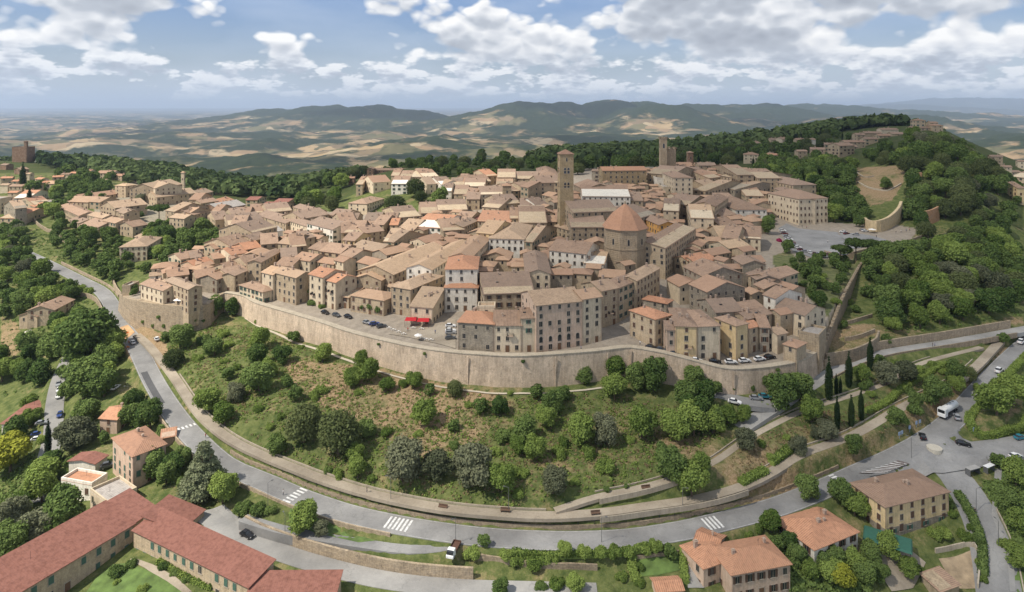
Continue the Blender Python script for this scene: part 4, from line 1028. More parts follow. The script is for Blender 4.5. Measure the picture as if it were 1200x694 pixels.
tile(860, 130, S, """
75 332 185 336 172 310 9 hcp cream hip-roofed villa standing in the trees above the town's right rear
230 327 290 332 290 300 8 gyt
265 342 345 342 336 310 7 gco
45 252 140 252 140 222 8 gtp
140 252 240 247 236 220 8 gtp
290 222 380 222 376 186 9 gtp
380 222 490 217 480 182 8 gcp
490 222 560 222 556 196 8 gtp
570 222 640 222 636 200 7 gwp
710 257 800 262 800 226 8 gtp
825 272 981 262 980 206 9 gtp
500 312 575 312 570 286 7 gtp
600 287 700 292 690 262 7 gtp
-20 272 25 272 20 245 8 gtp
""")
tile(780, 130, S4, """
130 166 190 166 186 149 9 hyp yellow villa among cypresses beyond the town's right rear
285 161 345 161 340 146 8 hcp
""")
# foreground houses
pk = house((155.5, 534.3), (194.3, 519.7), (169, 499.5), 9.5, 'h', 'p', 'o', 'pink villa with orange hip roof and green shutters beside the main road', 'villa', 'house', style='cg', fl=4)
house((117, 489.5), (137, 491), (143.3, 474.8), 5.5, 'g', 'p', 'o', 'small pink house with orange roof above the left lane', style='cb')
house((189, 513), (205, 510), (203, 504), 3, 's', 'p', 'o', 'little orange roofed garden shed right of the pink villa', 'garden_shed', 'shed', win=False, chim=False)
rb = house((2, 496), (28, 497), (19, 463.5), 4, 'g', 'w', 'r', 'low building with bright red metal roof at the left edge', 'red_roofed_hall', 'building', win=True, chim=False)
house((111.5, 543), (125.5, 533.5), (110, 521), 3, 'g', 'w', 'r', 'small shed with dark red roof left of the pink villa', 'shed', 'shed', win=False, chim=False)
th_ = house((107.5, 569), (126, 557), (103, 543.5), 4, 'f', 'w', 'o', 'white annex with flat terracotta terrace left of the pink villa', 'terrace_annex', 'annex', win=True, chim=False)
house((125, 590.5), (160.5, 574), (138.5, 561), 3.6, 'f', 'c', 'g', 'cream flat-roofed annex with green roof beds behind the school', 'flat_annex', 'annex', win=True, chim=False)
sc = house((-15, 716), (156.7, 613.5), (124.9, 597.5), 7, 's', 't', 'r', 'long brick school complex with dull red metal roofs at the bottom left', 'school', 'school', style='cg', chim=False, fl=2)
house((156.9, 612), (183.7, 595.5), (160, 578.4), 7, 's', 't', 'r', root=sc, win=False)
house((156.7, 620.7), (291.4, 687), (337, 671), 7, 's', 't', 'r', root=sc, style='cg', fl=2)
house((288, 702), (391, 701), (402, 676), 6, 's', 't', 'r', root=sc, style='cg', fl=2)
house((210.6, 622), (238.8, 597.5), (209.4, 581.5), 6.4, 's', 't', 'r', root=sc, win=False)
yh = house((1037.2, 593), (1111.8, 575), (1090, 545), 8, 'h', 'y', 'b', 'yellow house with brown hip roof and stone basement beside the roundabout', 'yellow_house', 'house', style='cb', fl=3)
hq = HOUSES[-1]; MB().box(-.06, hq['w'] + .06, -.06, hq['d'] + .06, -5.8, 1.9).build('basement', WALL['g'][1], yh)
for k in range(4): inst('window', WIN['sg'], yh, (hq['w'] * (k + .5) / 4, -.07, .9), 0, (.9, 1, .7))
oh = house((954.3, 642.8), (1005.3, 622), (966, 586), 5.5, 'h', 'w', 'o', 'white bungalow with orange hip roof left of the yellow house', 'bungalow', 'house', style='sb')
ro_ = house((857.5, 672.2), (926, 659.5), (897, 627.4), 7, 'h', 'p', 'o', 'rambling pink house with several orange roofs at the bottom right', 'rambling_house', 'house', style='sb')
house((824.5, 664.8), (862, 652), (855, 621), 6.4, 'h', 'p', 'o', root=ro_, style='sb')
house((812, 640), (838, 650), (846, 626), 6.2, 'g', 'p', 'o', root=ro_, style='sb')
tile(0, 260, S4, """
260 420 355 371 312 336 5 gtp ruined-looking farmhouse with pink roof among the left trees
178 452 265 421 250 392 4 gtp
""")
gt_ = house((143, 336), (151, 336), (151, 331), 12, 'f', 's', 'g', 'square stone gate tower where the left road enters the wall', 'gate_tower', 'tower', win=False, minw=4)
house((23, 391), (31, 402), (41, 398), 3, 's', 'w', 'g', 'grey roofed shed with white wall in the left woods', 'shed', 'shed', win=False, chim=False)
house((13, 267), (24, 266), (23, 262), 4, 'g', 'w', 'g', 'small grey roofed shed below the leftmost houses', 'shed', 'shed', win=False, chim=False)
house((770, 692), (800, 690), (792, 682), 3, 'g', 'p', 'o', 'small orange roof below the lawn at the bottom', 'shed', 'shed', win=False, chim=False)
house((1080, 672), (1102, 692), (1113, 680), 3, 's', 't', 'p', 'low brown outbuilding roof below the yellow house', 'shed', 'shed', win=False, chim=False)
# brick castle far left, bell tower, baptistery, cathedral, turrets
ca_ = far_house(14, 31, 173, 182, 900, 'f', 'k', 'g', 'dark brick castle-like building on the far left skyline', 'brick_castle', 'castle', style='p', dep=16)
def tower(name, u, vtop, vbase_px, wpx, label, wallk, D=None, roofk='p', openings=(), hip=2.5, cat='tower', cren=False, zbase=None):
    q = hit(u, vbase_px); D = D or q[1]; x = (u - CU) / F * D; zb = q[2] if zbase is None else zbase; zt = H0 - (vtop - CV) * D / F; s = wpx * D / F / 2
    r = empty(name, (x, D, zb), random.uniform(-.1, .1)); h = zt - zb; mb = MB().box(-s, s, -s, s, -5, h - .6)
    mb.box(-s - .25, s + .25, -s - .25, s + .25, h - .6, h - .15)
    for fz in (.35, .62, .8):
        if not cren: mb.box(-s - .12, s + .12, -s - .12, s + .12, h * fz, h * fz + .35)
    o = mb.build('wall', WALL[wallk][1], r)
    if cren:
        m2 = MB(); 
        n = 3
        for i in range(n + 1):
            t = -s + i * 2 * s / n
            for (a, b) in ((t, -s), (t, s), (-s, t), (s, t)): m2.box(a - s * .16, a + s * .16, b - s * .16, b + s * .16, h - .15, h + 1.2)
        m2.build('battlement', WALL[wallk][1], r)
    else:
        v = [(-s - .6, -s - .6, h - .15), (s + .6, -s - .6, h - .15), (s + .6, s + .6, h - .15), (-s - .6, s + .6, h - .15), (0, 0, h + hip)]; f = [(0, 1, 4), (1, 2, 4), (2, 3, 4), (3, 0, 4), (3, 2, 1, 0)]; obj('roof', v, f, ROOF[roofk][1], r, uvs=[(v[i][0], v[i][1]) for q_ in f for i in q_])
    for fz, nn, sc_ in openings:
        for a in (0, math.pi / 2, -math.pi / 2):
            M = Matrix.Rotation(a, 3, 'Z')
            for j in range(nn):
                p = M @ Vector(((j - (nn - 1) / 2) * s * .5, -s - .02, h * fz)); inst('window', WIN['arch'], r, tuple(p), a, (sc_ * .8, 1, sc_ * 1.3))
    tag(r, label, cat, group='towers of the hill town'); FOOT.append((np.array((x, D)), [np.array((x + a * s, D + b * s)) for a, b in ((-1, -1), (1, -1), (1, 1), (-1, 1))], s * 1.4)); return r
tower('bell_tower', 662.7, 179.8, 276, 16.0, 'tall square stone bell tower with arched openings and small red roof', 'n', D=366, roofk='d', openings=((.93, 1, .8), (.8, 2, 1.3), (.63, 2, 1.2), (.33, 1, 1.2)), hip=2.4, cat='bell tower')
tower('hall_tower', 783, 174, 222, 15, 'broad battlemented lower stage of the town hall tower', 's', D=560, cren=True)
tower('hall_tower_belfry', 777, 162, 200, 7.6, 'slim battlemented belfry of the town hall tower beside its broad stage', 's', D=552, cren=True, openings=((.8, 1, 1.6),))
tower('brick_turret', 808.5, 178.5, 200, 6, 'small reddish turret with pyramid roof right of the town hall tower', 'k', roofk='p', D=600, openings=((.7, 1, 1.2),), hip=1.2)
tower('bell_turret', 214.6, 202, 222, 3.2, 'slim pale bell turret on the abbey church', 'c', D=hit(214, 228)[1], openings=((.8, 1, .8),), hip=1.2, roofk='c')
tower('castle_turret', 30.5, 165.5, 186, 3, 'dark slim turret on the brick castle at far left', 'k', D=898, hip=.8, roofk='b', zbase=H0 - 56 * 898 / F)
tower('chimney_tower', 225, 246, 265, 4.5, 'narrow stone stack tower below the abbey', 't', hip=.8, roofk='t')
tower('stone_tower', 594, 217, 250, 10, 'stout stone tower house left of the bell tower', 's', D=470, hip=1.5, openings=((.7, 1, 1.),))
# baptistery
D = 303.0; x = (732.5 - CU) / F * D; zb = 33.0; rr = 10.1; zt = H0 - (270 - CV) * (D - 9) / F
bp = empty('baptistery', (x, D, zb), 0); hh = zt - zb; oc = [(rr * math.cos(R(22.5 + 45 * k)), rr * math.sin(R(22.5 + 45 * k))) for k in range(8)]
mb = MB().prism(oc, -8, hh).prism([(a * 1.03, b * 1.03) for a, b in oc], hh * .55, hh * .55 + .4).prism([(a * 1.04, b * 1.04) for a, b in oc], hh - .7, hh + .01); mb.build('wall', WALL['s'][1], bp)
v = [(a * 1.1, b * 1.1, hh) for a, b in oc] + [(a * .62, b * .62, hh + 6.2) for a, b in oc] + [(0, 0, hh + 11.2)]; f = [(k, (k + 1) % 8, 8 + (k + 1) % 8, 8 + k) for k in range(8)] + [(8 + k, 8 + (k + 1) % 8, 16) for k in range(8)] + [tuple(range(8))[::-1]]
rf = obj('roof', v, f, ROOF['d'][1], bp, uvs=[(v[i][0], v[i][2]) for q in f for i in q]); MB().cyl((0, 0, hh + 10.8), (0, 0, hh + 12), .5, .3).build('lantern', WALL['s'][1], rf)
for k in range(8):
    a = R(45 * k); inst('window', WIN['arch'], bp, (math.cos(a) * rr * .925, math.sin(a) * rr * .925, hh * .72), a + math.pi / 2, (.8, 1, 1.5))
tag(bp, 'octagonal stone baptistery with steep orange tiled roof at centre', 'baptistery'); FOOT.append((np.array((x, D)), [np.array((x, D)) + 9 * np.array(q) for q in ((-1, -1), (1, -1), (1, 1), (-1, 1))], 12))
cd = house((669.5, 266), (710, 266), (722, 254), 14, 'g', 's', 'b', 'grey brown cathedral nave behind and left of the baptistery', 'cathedral', 'cathedral', style='p', chim=False)
house((672, 249), (724, 247), (722, 237), 20, 'g', 's', 'b', root=cd, style='p')
# ------------------------------------------------------------------ fill the remaining blocks of the old town
def overlap(c, corners, r):
    for c2, k2, r2 in FOOT:
        if (c[0] - c2[0]) ** 2 + (c[1] - c2[1]) ** 2 > (r + r2) ** 2: continue
        sepd = False
        for A in (corners, k2):
            for i in range(2):
                e = A[i + 1] - A[i]; e = e / np.linalg.norm(e); a = [p @ e for p in corners]; b = [p @ e for p in k2]
                if max(a) - .9 < min(b) or max(b) - .9 < min(a): sepd = True; break
            if sepd: break
        if not sepd: return True
    return False
fill = [('t', [(180,325),(200,316),(245,300),(262,300),(280,300),(320,320),(330,305),(400,330),(420,318),(480,300),(500,262),(520,262),(640,258),(640,240),(700,225),(800,200),(870,205),(900,222),(905,250),(880,275),(850,300),(900,330),(930,360),(925,392),(900,405),(860,380),(820,372),(790,345),(800,320),(770,300),(720,345),(660,345),(560,350),(545,330),(500,330),(430,330),(400,300),(330,312),(250,332),(200,335)]),
        ('b', [(235,268),(280,245),(300,232),(345,236),(400,250),(430,252),(500,240),(560,225),(560,210),(640,205),(660,200),(760,185),(860,190),(900,215),(880,240),(800,250),(700,250),(560,265),(480,275),(400,290),(320,300),(250,290)]),
        ('o', [(0,200),(60,195),(75,215),(70,230),(40,245),(0,250)]),
        ('t', [(60,245),(120,248),(180,235),(235,245),(230,262),(190,262),(150,285),(100,278)])]
noroad = [[(792,260),(800,250),(838,262),(846,300),(868,330),(878,360),(866,362),(850,320),(830,290)], [(540,365),(560,365),(560,300),(548,300)], [(905,255),(1000,255),(1060,290),(950,310),(912,285)], [(455,390),(535,410),(535,370),(455,385)], [(755,310),(800,305),(800,350),(770,355)], [(500,330),(520,330),(518,360),(505,362)]]
NOP = [wpoly(q) for q in noroad]
rec = [(h_['D'], h_['o'].rotation_euler.z, h_['u']) for h_ in HOUSES]
nf = 0; FILL = []
for rcs, px in fill:
    poly = wpoly(px); xs = [p[0] for p in poly]; ys = [p[1] for p in poly]
    for gy_ in np.arange(min(ys), max(ys), 6.5):
        for gx_ in np.arange(min(xs), max(xs), 7.0):
            if nf > 230: break
            x = gx_ + random.uniform(-2, 2); y = gy_ + random.uniform(-2, 2)
            if not inpoly(np.array([x]), np.array([y]), poly)[0] or any(inpoly(np.array([x]), np.array([y]), q)[0] for q in NOP): continue
            u = CU + F * x / y; nb_ = min(HOUSES, key=lambda q: (q['u'] - u) ** 2 / 9 + (q['D'] - y) ** 2 / 4); ang = nb_['o'].rotation_euler.z + random.choice((0, 0, math.pi / 2)) * 1
            done = False
            for w_, d in ((random.uniform(10, 14), random.uniform(9, 12)), (random.uniform(7.5, 10), random.uniform(7, 9)), (6, 6)):
                ex = np.array((math.cos(ang), math.sin(ang))); ey = np.array((-ex[1], ex[0])); a = np.array((x, y)) - ex * w_ / 2 - ey * d / 2
                cs = [a, a + ex * w_, a + ex * w_ + ey * d, a + ey * d]
                if overlap(np.array((x, y)), cs, math.hypot(w_, d) / 2): continue
                h = random.uniform(6.5, 9.0); z = H(x, y); zE = z + h; pr = lambda p: (CU + F * p[0] / p[1], CV + (H0 - zE) * F / p[1])
                wc = random.choice('tttcgcs'); rc = random.choice({'t': 'ttppb', 'b': 'bbptb', 'o': 'oopt'}[rcs])
                # same builder, corners handed over directly
                FILL.append((y, a, ex, ey, w_, d, z, h, random.choice('ggGgh'), wc, rc)); FOOT.append((np.array((x, y)), cs, math.hypot(w_, d) / 2))
                nf += 1; done = True; break

FILL.sort(key=lambda q: q[0]); nh = max(0, 298 - sum(1 for q in HOUSES if q['cat'] == 'house'))
for (y, a, ex, ey, w_, d, z, h, typ, wc, rc) in FILL[:nh]: house(None, None, None, h, typ, wc, rc, rect=(a, ex, ey, w_, d, z))
bv, bf, bmi, buv = [], [], [], []; wk = list('tcgs'); rk = list('tpbo')
for (y, a, ex, ey, w_, d, z, h, typ, wc, rc) in FILL[nh:]:
    M = Matrix.Translation((a[0], a[1], z)) @ Matrix.Rotation(math.atan2(ex[1], ex[0]), 4, 'Z')
    v, f = wall_mesh(w_, d, h, typ, -6); b = len(bv); bv += [tuple(M @ Vector(p)) for p in v]; bf += [tuple(b + i for i in q) for q in f]; bmi += [wk.index(wc)] * len(f); buv += [(0, 0)] * sum(len(q) for q in f)
    v, f, luv, rh = roof_mesh(w_, d, typ); b = len(bv); bv += [tuple(M @ Vector((p[0], p[1], p[2] + h))) for p in v]; bf += [tuple(b + i for i in q) for q in f]; bmi += [4 + rk.index(rc)] * len(f); buv += luv
    for k in range(int(w_ / 3.2)):
        for zz in (1.6, h - 1.5):
            mb = MB().box(w_ * (k + .5) / int(w_ / 3.2) - .4, w_ * (k + .5) / int(w_ / 3.2) + .4, -.06, .01, zz - .65, zz + .65); b = len(bv); bv += [tuple(M @ Vector(p)) for p in mb.v]; bf += [tuple(b + i for i in q) for q in mb.f]; bmi += [8] * 6; buv += [(0, 0)] * 24
if bv: tag(obj('background_houses', bv, bf, [WALL[q][1] for q in wk] + [ROOF[q][1] for q in rk] + [GLASS], None, uvs=buv, mi=bmi), 'mass of smaller tan and pink roofed houses packed between the larger ones', 'houses', kind='stuff')
# ------------------------------------------------------------------ vegetation
def leafmat(name, c1, c2, tr=.25):
    m = bpy.data.materials.new(name); m.use_nodes = True; t = NT(m.node_tree); t.n.clear(); o = t.new('ShaderNodeOutputMaterial')
    rnd = t.new('ShaderNodeObjectInfo').outputs['Random']; g = t.new('ShaderNodeNewGeometry'); ob = t.new('ShaderNodeTexCoord').outputs['Object']
    n = t.noise(ob, 2.6, 3, .6); n2 = t.noise(g.outputs['Position'], .9, 2, .6)
    f = t.math('ADD', t.math('MULTIPLY', n, .55), t.math('ADD', t.math('MULTIPLY', n2, .3), t.math('MULTIPLY', rnd, .55)))
    f = t.math('ADD', f, t.mr(g.outputs['Random Per Island'], 0, 1, -.12, .12)); c = t.mix(t.mr(f, .3, .85, 0, 1), c1, c2)
    d = t.new('ShaderNodeBsdfDiffuse'); tl = t.new('ShaderNodeBsdfTranslucent'); t.l.new(c, d.inputs[0]); t.l.new(c, tl.inputs[0]); mx = t.new('ShaderNodeMixShader', _0=tr); t.l.new(d.outputs[0], mx.inputs[1]); t.l.new(tl.outputs[0], mx.inputs[2]); t.l.new(mx.outputs[0], o.inputs[0]); return m
LM = {'b': leafmat('leaf_bright', (.062, .110, .024), (.24, .31, .080)), 'd': leafmat('leaf_green', (.040, .080, .022), (.165, .225, .068)), 'e': leafmat('leaf_holm_oak', (.036, .056, .020), (.14, .165, .066)),
      'o': leafmat('leaf_olive', (.070, .085, .045), (.19, .20, .12)), 'y': leafmat('leaf_yellow', (.150, .190, .022), (.32, .33, .05)), 'c': leafmat('leaf_cypress', (.013, .028, .012), (.040, .062, .024)),
      'k': leafmat('leaf_cedar', (.13, .16, .085), (.32, .34, .20)), 'p': leafmat('leaf_pine', (.035, .065, .020), (.12, .165, .05)), 'm': leafmat('bougainvillea', (.25, .02, .07), (.42, .05, .14)), 'w': leafmat('leaf_far', (.034, .060, .024), (.12, .16, .062))}
BARK = plain('bark', (.13, .095, .065), .95)
def leafmesh(name, centers, n, size, m, seed, core=.72, flat=1.0, up=.25):
    rg = np.random.default_rng(seed); C3 = np.array([c[:3] for c in centers]); RR = np.array([c[3] for c in centers]); wts = RR ** 2; wts /= wts.sum()
    k = rg.choice(len(C3), n, p=wts); d = rg.normal(size=(n, 3)); d /= np.linalg.norm(d, axis=1)[:, None]
    d[:, 2] = np.where(d[:, 2] < -.55, -d[:, 2], d[:, 2]); rad = RR[k] * (1 - .34 * rg.random(n) ** 1.7) * (1 + .16 * (rg.random(n) > .9)); off_ = d * rad[:, None]; off_[:, 2] *= flat; P = C3[k] + off_
    # drop leaves deep inside other lobes
    dd = np.linalg.norm((P[:, None] - C3[None]) / np.array((1, 1, flat)), axis=2) / RR[None]; keep = dd.min(1) > .55; P = P[keep]; d = d[keep]; n = len(P)
    nrm = d * .8 + rg.normal(size=(n, 3)) * .55 + np.array((0, 0, up)); nrm /= np.linalg.norm(nrm, axis=1)[:, None]
    a = np.cross(nrm, rg.normal(size=(n, 3))); a /= np.linalg.norm(a, axis=1)[:, None]; b = np.cross(nrm, a); s = size * (.6 + .8 * rg.random(n))[:, None]
    V = np.stack([P - a * s, P - b * s * .7, P + a * s, P + b * s * .7], 1).reshape(-1, 3); Fq = np.arange(4 * n).reshape(n, 4)
    vs_ = V.tolist(); fs = Fq.tolist()
    ico = bmesh.new(); bmesh.ops.create_icosphere(ico, subdivisions=1, radius=1); iv = [v.co.copy() for v in ico.verts]; fi = [[v.index for v in f.verts] for f in ico.faces]; ico.free()
    for c in centers:
        b0 = len(vs_); vs_ += [[c[0] + v.x * c[3] * core, c[1] + v.y * c[3] * core, c[2] + v.z * c[3] * core * flat] for v in iv]; fs += [[b0 + i for i in q] for q in fi]
    me = bpy.data.meshes.new(name); me.from_pydata(vs_, [], fs); me.materials.append(m); me.update(); return me
def broad(seed, n=14, spread=.58, zr=(.55, 1.45), r=(.26, .46)):
    rg = random.Random(seed); c = [(0, 0, .95, .62)]
    for i in range(n):
        a = rg.uniform(0, 6.28); q = spread * math.sqrt(rg.random()) ; z = rg.uniform(*zr); q *= 1 - .45 * abs(z - .95)
        c.append((q * math.cos(a), q * math.sin(a), z, rg.uniform(*r)))
    return c
def trunkmesh(h, r, limbs, seed):
    rg = random.Random(seed); mb = MB().cyl((0, 0, -.3), (0, 0, h), r, r * .6, 7)
    for k in range(limbs): a = rg.uniform(0, 6.28); mb.cyl((0, 0, h * .8), (.4 * math.cos(a), .4 * math.sin(a), h + rg.uniform(.25, .5)), r * .45, r * .15, 5)
    return mb.mesh('trunk', BARK)
KIND = {}
def defkind(k, meshes, trunk): KIND[k] = (meshes, trunk)
T1 = trunkmesh(.55, .07, 5, 1)
for k, mk in (('b', 'b'), ('d', 'd'), ('e', 'e'), ('o', 'o'), ('y', 'y')):
    if k == 'e': ms = [leafmesh('crown', [(0, 0, .8, .8)] + [(c[0], c[1], c[2] * .85, c[3] * .8) for c in broad(50 + j, 16, .62, (.35, 1.4), (.24, .36))], 6500, .05, LM[mk], 20 + j) for j in range(2)]
    elif k == 'o': ms = [leafmesh('crown', broad(60 + j, 18, .68, (.35, 1.3), (.22, .38)), 6000, .05, LM[mk], 30 + j) for j in range(2)]
    else: ms = [leafmesh('crown', broad(10 + j * 7 + ord(k), 13 + 2 * j, .62, (.4, 1.5), (.24, .42)), 5500, .058, LM[mk], j + ord(k)) for j in range(3 if k in 'bd' else 1)]
    defkind(k, ms, T1)
cy = [(0, 0, z, .2 * (1 - (abs(z - 1.6) / 3.4) ** 2 * .9)) for z in np.linspace(.35, 4.3, 16)]; cy = [(random.uniform(-.03, .03), random.uniform(-.03, .03), z, max(.06, r * (1 if z < 3 else (4.6 - z) / 1.6)) * 2.1) for x, y, z, r in cy]
defkind('c', [leafmesh('crown', cy, 4500, .055, LM['c'], 77, up=.6)], trunkmesh(.5, .06, 0, 3))
ck = [(math.cos(a) * q, math.sin(a) * q, z, r) for z, q, r in ((.35, .62, .3), (.6, .5, .28), (.9, .4, .25), (1.2, .28, .22), (1.5, .15, .2)) for a in np.linspace(0, 6.28, 8)[:-1] + z] + [(0, 0, z, .25) for z in (.5, .9, 1.3, 1.6, 1.8)]
defkind('k', [leafmesh('crown', ck, 9000, .042, LM['k'], 88, flat=.7)], trunkmesh(1.2, .07, 4, 4))
pn = [(.62 * math.sqrt(random.random()) * math.cos(a), .62 * math.sqrt(random.random()) * math.sin(a), 1.15 + random.uniform(-.06, .1), .3) for a in np.linspace(0, 6.28, 17)] + [(0, 0, 1.2, .4)]
defkind('p', [leafmesh('crown', pn, 5000, .05, LM['p'], 99, flat=.6)], trunkmesh(1.0, .05, 6, 5))
for k, mk in (('s', 'b'), ('h', 'd'), ('m', 'm')): defkind(k, [leafmesh('crown', [(random.uniform(-.5, .5), random.uniform(-.5, .5), random.uniform(.2, .55), random.uniform(.3, .5)) for _ in range(9)], 2600, .07, LM[mk], 120 + j + ord(k)) for j in range(2)], None)
KN = {'b': ('tree', 'tree', 'bright green tree'), 'd': ('tree', 'tree', 'mid green tree'), 'e': ('holm_oak', 'tree', 'dense dark evergreen oak'), 'o': ('olive_tree', 'tree', 'grey-green tree'), 'y': ('tree', 'tree', 'yellow-green tree'), 'c': ('cypress', 'tree', 'slim dark cypress'),
      'k': ('cedar', 'tree', 'large pale-green cedar'), 'p': ('umbrella_pine', 'tree', 'umbrella pine'), 's': ('shrub', 'shrub', 'bright green shrub'), 'h': ('shrub', 'shrub', 'dark green shrub'), 'm': ('flowering_shrub', 'shrub', 'magenta flowering shrub')}
TREES = []; CTR = {}
def tree(x, y, z, dia, k, label=None, wood=None, hs=1.0, group=None):
    ms, tk = KIND[k]; nm, cat, desc = KN[k]; r = dia / 2; me = random.choice(ms)
    rt = empty(nm, (x, y, z), random.uniform(0, 6.28)) if tk else None
    h = hs * random.uniform(.95, 1.2); r *= (1.22 if k in 'bdeoy' else 1.0)
    if tk:
        a = inst('crown', me, rt, (0, 0, 0), 0, (r, r * random.uniform(.88, 1.1), r * h)); b = inst('trunk', tk, rt, (0, 0, 0), 0, (r, r, r * h))
    else: rt = bpy.data.objects.new(nm, me); C.objects.link(rt); rt.location = (x, y, z); rt.rotation_euler = (0, 0, random.uniform(0, 6.28)); rt.scale = (r, r * random.uniform(.85, 1.15), r * h)
    rt['category'] = cat; u = CU + F * x / y; v = CV + (H0 - z - r * h) * F / y
    if label: rt['label'] = label
    TREES.append(dict(o=rt, u=u, v=v, desc=desc, dia=dia, D=y, wood=wood)); rt['group'] = group or (wood[1] if wood else {'tree': 'trees of the hillside gardens and slopes', 'shrub': 'shrubs on the slopes'}[cat])
    return rt
def veg(x0, y0, s, items):
    for it in items.split(';'):
        a = it.split()
        if not a: continue
        X_, Y_, W_ = map(float, a[:3]); k = a[3]; lab = ' '.join(a[4:]) or None
        u = x0 + X_ / s; v = y0 + Y_ / s; q = hit(u, v - (1.2 if k in 'bdeoyk' else .3)); dia = W_ / s * q[1] / F * (1.35 if k == 'c' else 1)
        if k == 'c': dia *= 1.0
        tree(q[0], q[1], q[2] - .2, dia * (1.04 if k != 'c' else 1.1), k, lab, hs=1.0 if k == 'e' else .85 if k in 'bdo' else (.95 if k != 'c' else 1.0))
veg(180, 380, S4, "130 125 120 d;95 215 95 e;210 175 60 s;290 155 90 d;365 230 45 s;400 215 50 s;360 265 60 b;505 120 100 b;500 200 90 d;505 330 140 d;400 370 100 o;265 425 115 b;340 490 105 b;610 190 90 d;670 95 60 b;705 115 40 s;810 180 90 b;500 415 60 s;640 310 60 b;680 370 70 b;720 570 170 e;885 630 195 e;595 630 100 d;940 305 80 b;610 450 50 s;470 250 60 s;340 185 50 s;555 260 80 b;560 500 50 s;430 290 60 h;240 90 90 h;360 110 60 s;150 60 90 h;330 60 70 s;60 90 60 d;770 360 60 s;800 330 70 s;930 560 60 s")
veg(380, 420, S4, "130 135 90 b;215 115 100 b;170 60 80 b;300 165 75 b;430 150 90 b;380 130 60 s;500 180 50 b;625 188 75 e;480 325 110 b;430 280 50 s;620 350 60 d;205 375 90 d;300 365 70 s;450 370 60 s;370 590 200 o;540 580 145 o;710 615 200 o;850 650 130 b;150 490 90 b;70 570 70 s;160 580 100 b;20 545 60 h;750 270 70 d;840 275 90 d;890 172 35 s;620 430 70 h;860 395 110 h;930 390 110 h;920 460 90 b;165 170 50 s;225 580 50 s;690 230 50 s;820 460 70 s;880 560 90 s")
veg(600, 420, S4, "115 200 70 b;200 265 120 d;250 205 70 d;325 415 150 b;455 415 140 o;490 200 125 b;350 115 60 h;480 50 26 s;590 150 120 d;680 160 150 d;620 380 150 b;770 390 150 b;870 375 160 b;830 260 130 d;920 250 120 d;960 360 100 d;195 650 140 o;60 400 120 d;160 335 110 b;370 470 100 s;450 535 110 s;110 490 110 b;760 590 160 d;860 665 150 b;900 570 110 b;720 470 70 b;30 660 70 s;230 470 90 s;450 645 32 b;545 625 24 b;300 600 60 s;250 420 70 s;320 80 50 h;420 90 50 s;560 400 60 s;50 560 70 s")
veg(800, 400, S4, "60 420 140 d;150 445 110 b;475 335 150 d;565 290 130 d;420 250 90 d;290 390 80 b;215 400 90 b;615 390 110 b;555 545 90 o;695 455 90 o;300 520 110 o;815 540 95 d;250 150 35 s;700 282 60 c;735 255 30 c;755 250 24 c;795 215 52 c;895 140 44 c;740 425 42 c;805 408 40 c;855 382 40 c;380 500 50 s;160 255 60 b;390 320 60 s;50 240 110 d;110 330 90 d;640 470 60 o;500 470 50 s;420 560 50 s;860 230 60 h;900 260 50 s;650 320 50 h")
veg(960, 380, S4, "85 500 45 c;155 492 44 c;200 455 40 c;245 222 48 c;142 305 40 c;210 285 80 b;320 295 120 o;420 275 110 o;235 315 50 b;290 200 60 d;370 200 70 s;370 490 95 d;465 410 80 d;460 450 70 b;555 385 120 d;650 285 100 d;720 280 70 e;650 325 80 b;885 100 50 b;320 100 50 b;850 440 160 b;930 390 130 b;40 560 90 o;520 330 60 s;600 240 60 s;430 330 60 h;480 230 60 s;540 200 50 s;780 330 90 s;860 300 90 s")
veg(960, 524, S4, "110 285 110 d;170 335 110 b;190 260 80 d;80 590 100 d;180 620 110 b;60 670 120 b;250 560 110 d;330 545 110 b;110 690 120 y;220 665 110 d;420 625 90 b;550 430 80 s;600 425 80 s;690 440 80 s;640 330 60 s;760 470 55 b;770 560 50 s;785 640 50 s;940 200 120 b;910 330 110 d;970 420 120 b;950 580 110 b;720 390 45 s;900 480 80 s;860 110 70 b;480 600 60 s;20 600 90 d;290 640 80 d;580 560 0.1 s")
veg(740, 524, S4, "845 255 110 d;190 545 70 b;670 410 110 b;640 350 50 s;790 570 100 d;860 640 100 b;560 430 50 s;610 400 50 s;930 640 80 d;700 500 70 b;250 640 50 s;40 660 60 s;450 640 30 s;760 500 80 d")
veg(400, 550, 3.0, "460 305 70 s;497 275 45 b;680 340 80 s;740 330 60 s;790 310 55 b;575 310 60 s;620 335 60 s;850 300 60 s;910 300 60 s;960 300 60 s;1010 300 60 s;985 385 50 s;1160 315 40 b;560 440 60 d;760 415 70 s;820 430 60 b;385 355 30 s;1060 290 60 s;1100 280 60 s;1050 350 40 s;1050 400 40 s;700 420 50 h")
veg(180, 524, S4, "240 235 235 k big feathery pale-green cedar between the villa and the main road;330 275 130 b;430 310 110 h;500 320 100 h;560 315 70 h;710 405 150 b;800 425 80 o;60 185 100 d;150 230 80 d;20 160 60 b;60 575 60 h;110 600 60 h;170 625 60 h;230 645 60 h;280 670 60 h")
veg(0, 400, S4, "430 120 240 d;340 90 160 d;520 70 120 b;400 285 180 d;470 255 150 b;330 275 90 d;410 400 140 d;350 525 160 o;430 480 90 o;640 345 110 d;620 410 100 d;720 425 130 d;780 430 80 h;70 500 120 d;50 630 185 y large bright yellow-green tree at the left edge above the school;250 620 100 d;320 640 90 h;340 590 80 h;200 700 150 b;740 665 130 d;830 650 110 d;880 600 80 d;500 495 50 d;150 410 90 b;140 300 80 s;200 480 60 s;230 560 50 c;300 180 60 b;550 110 90 b;600 300 60 s")
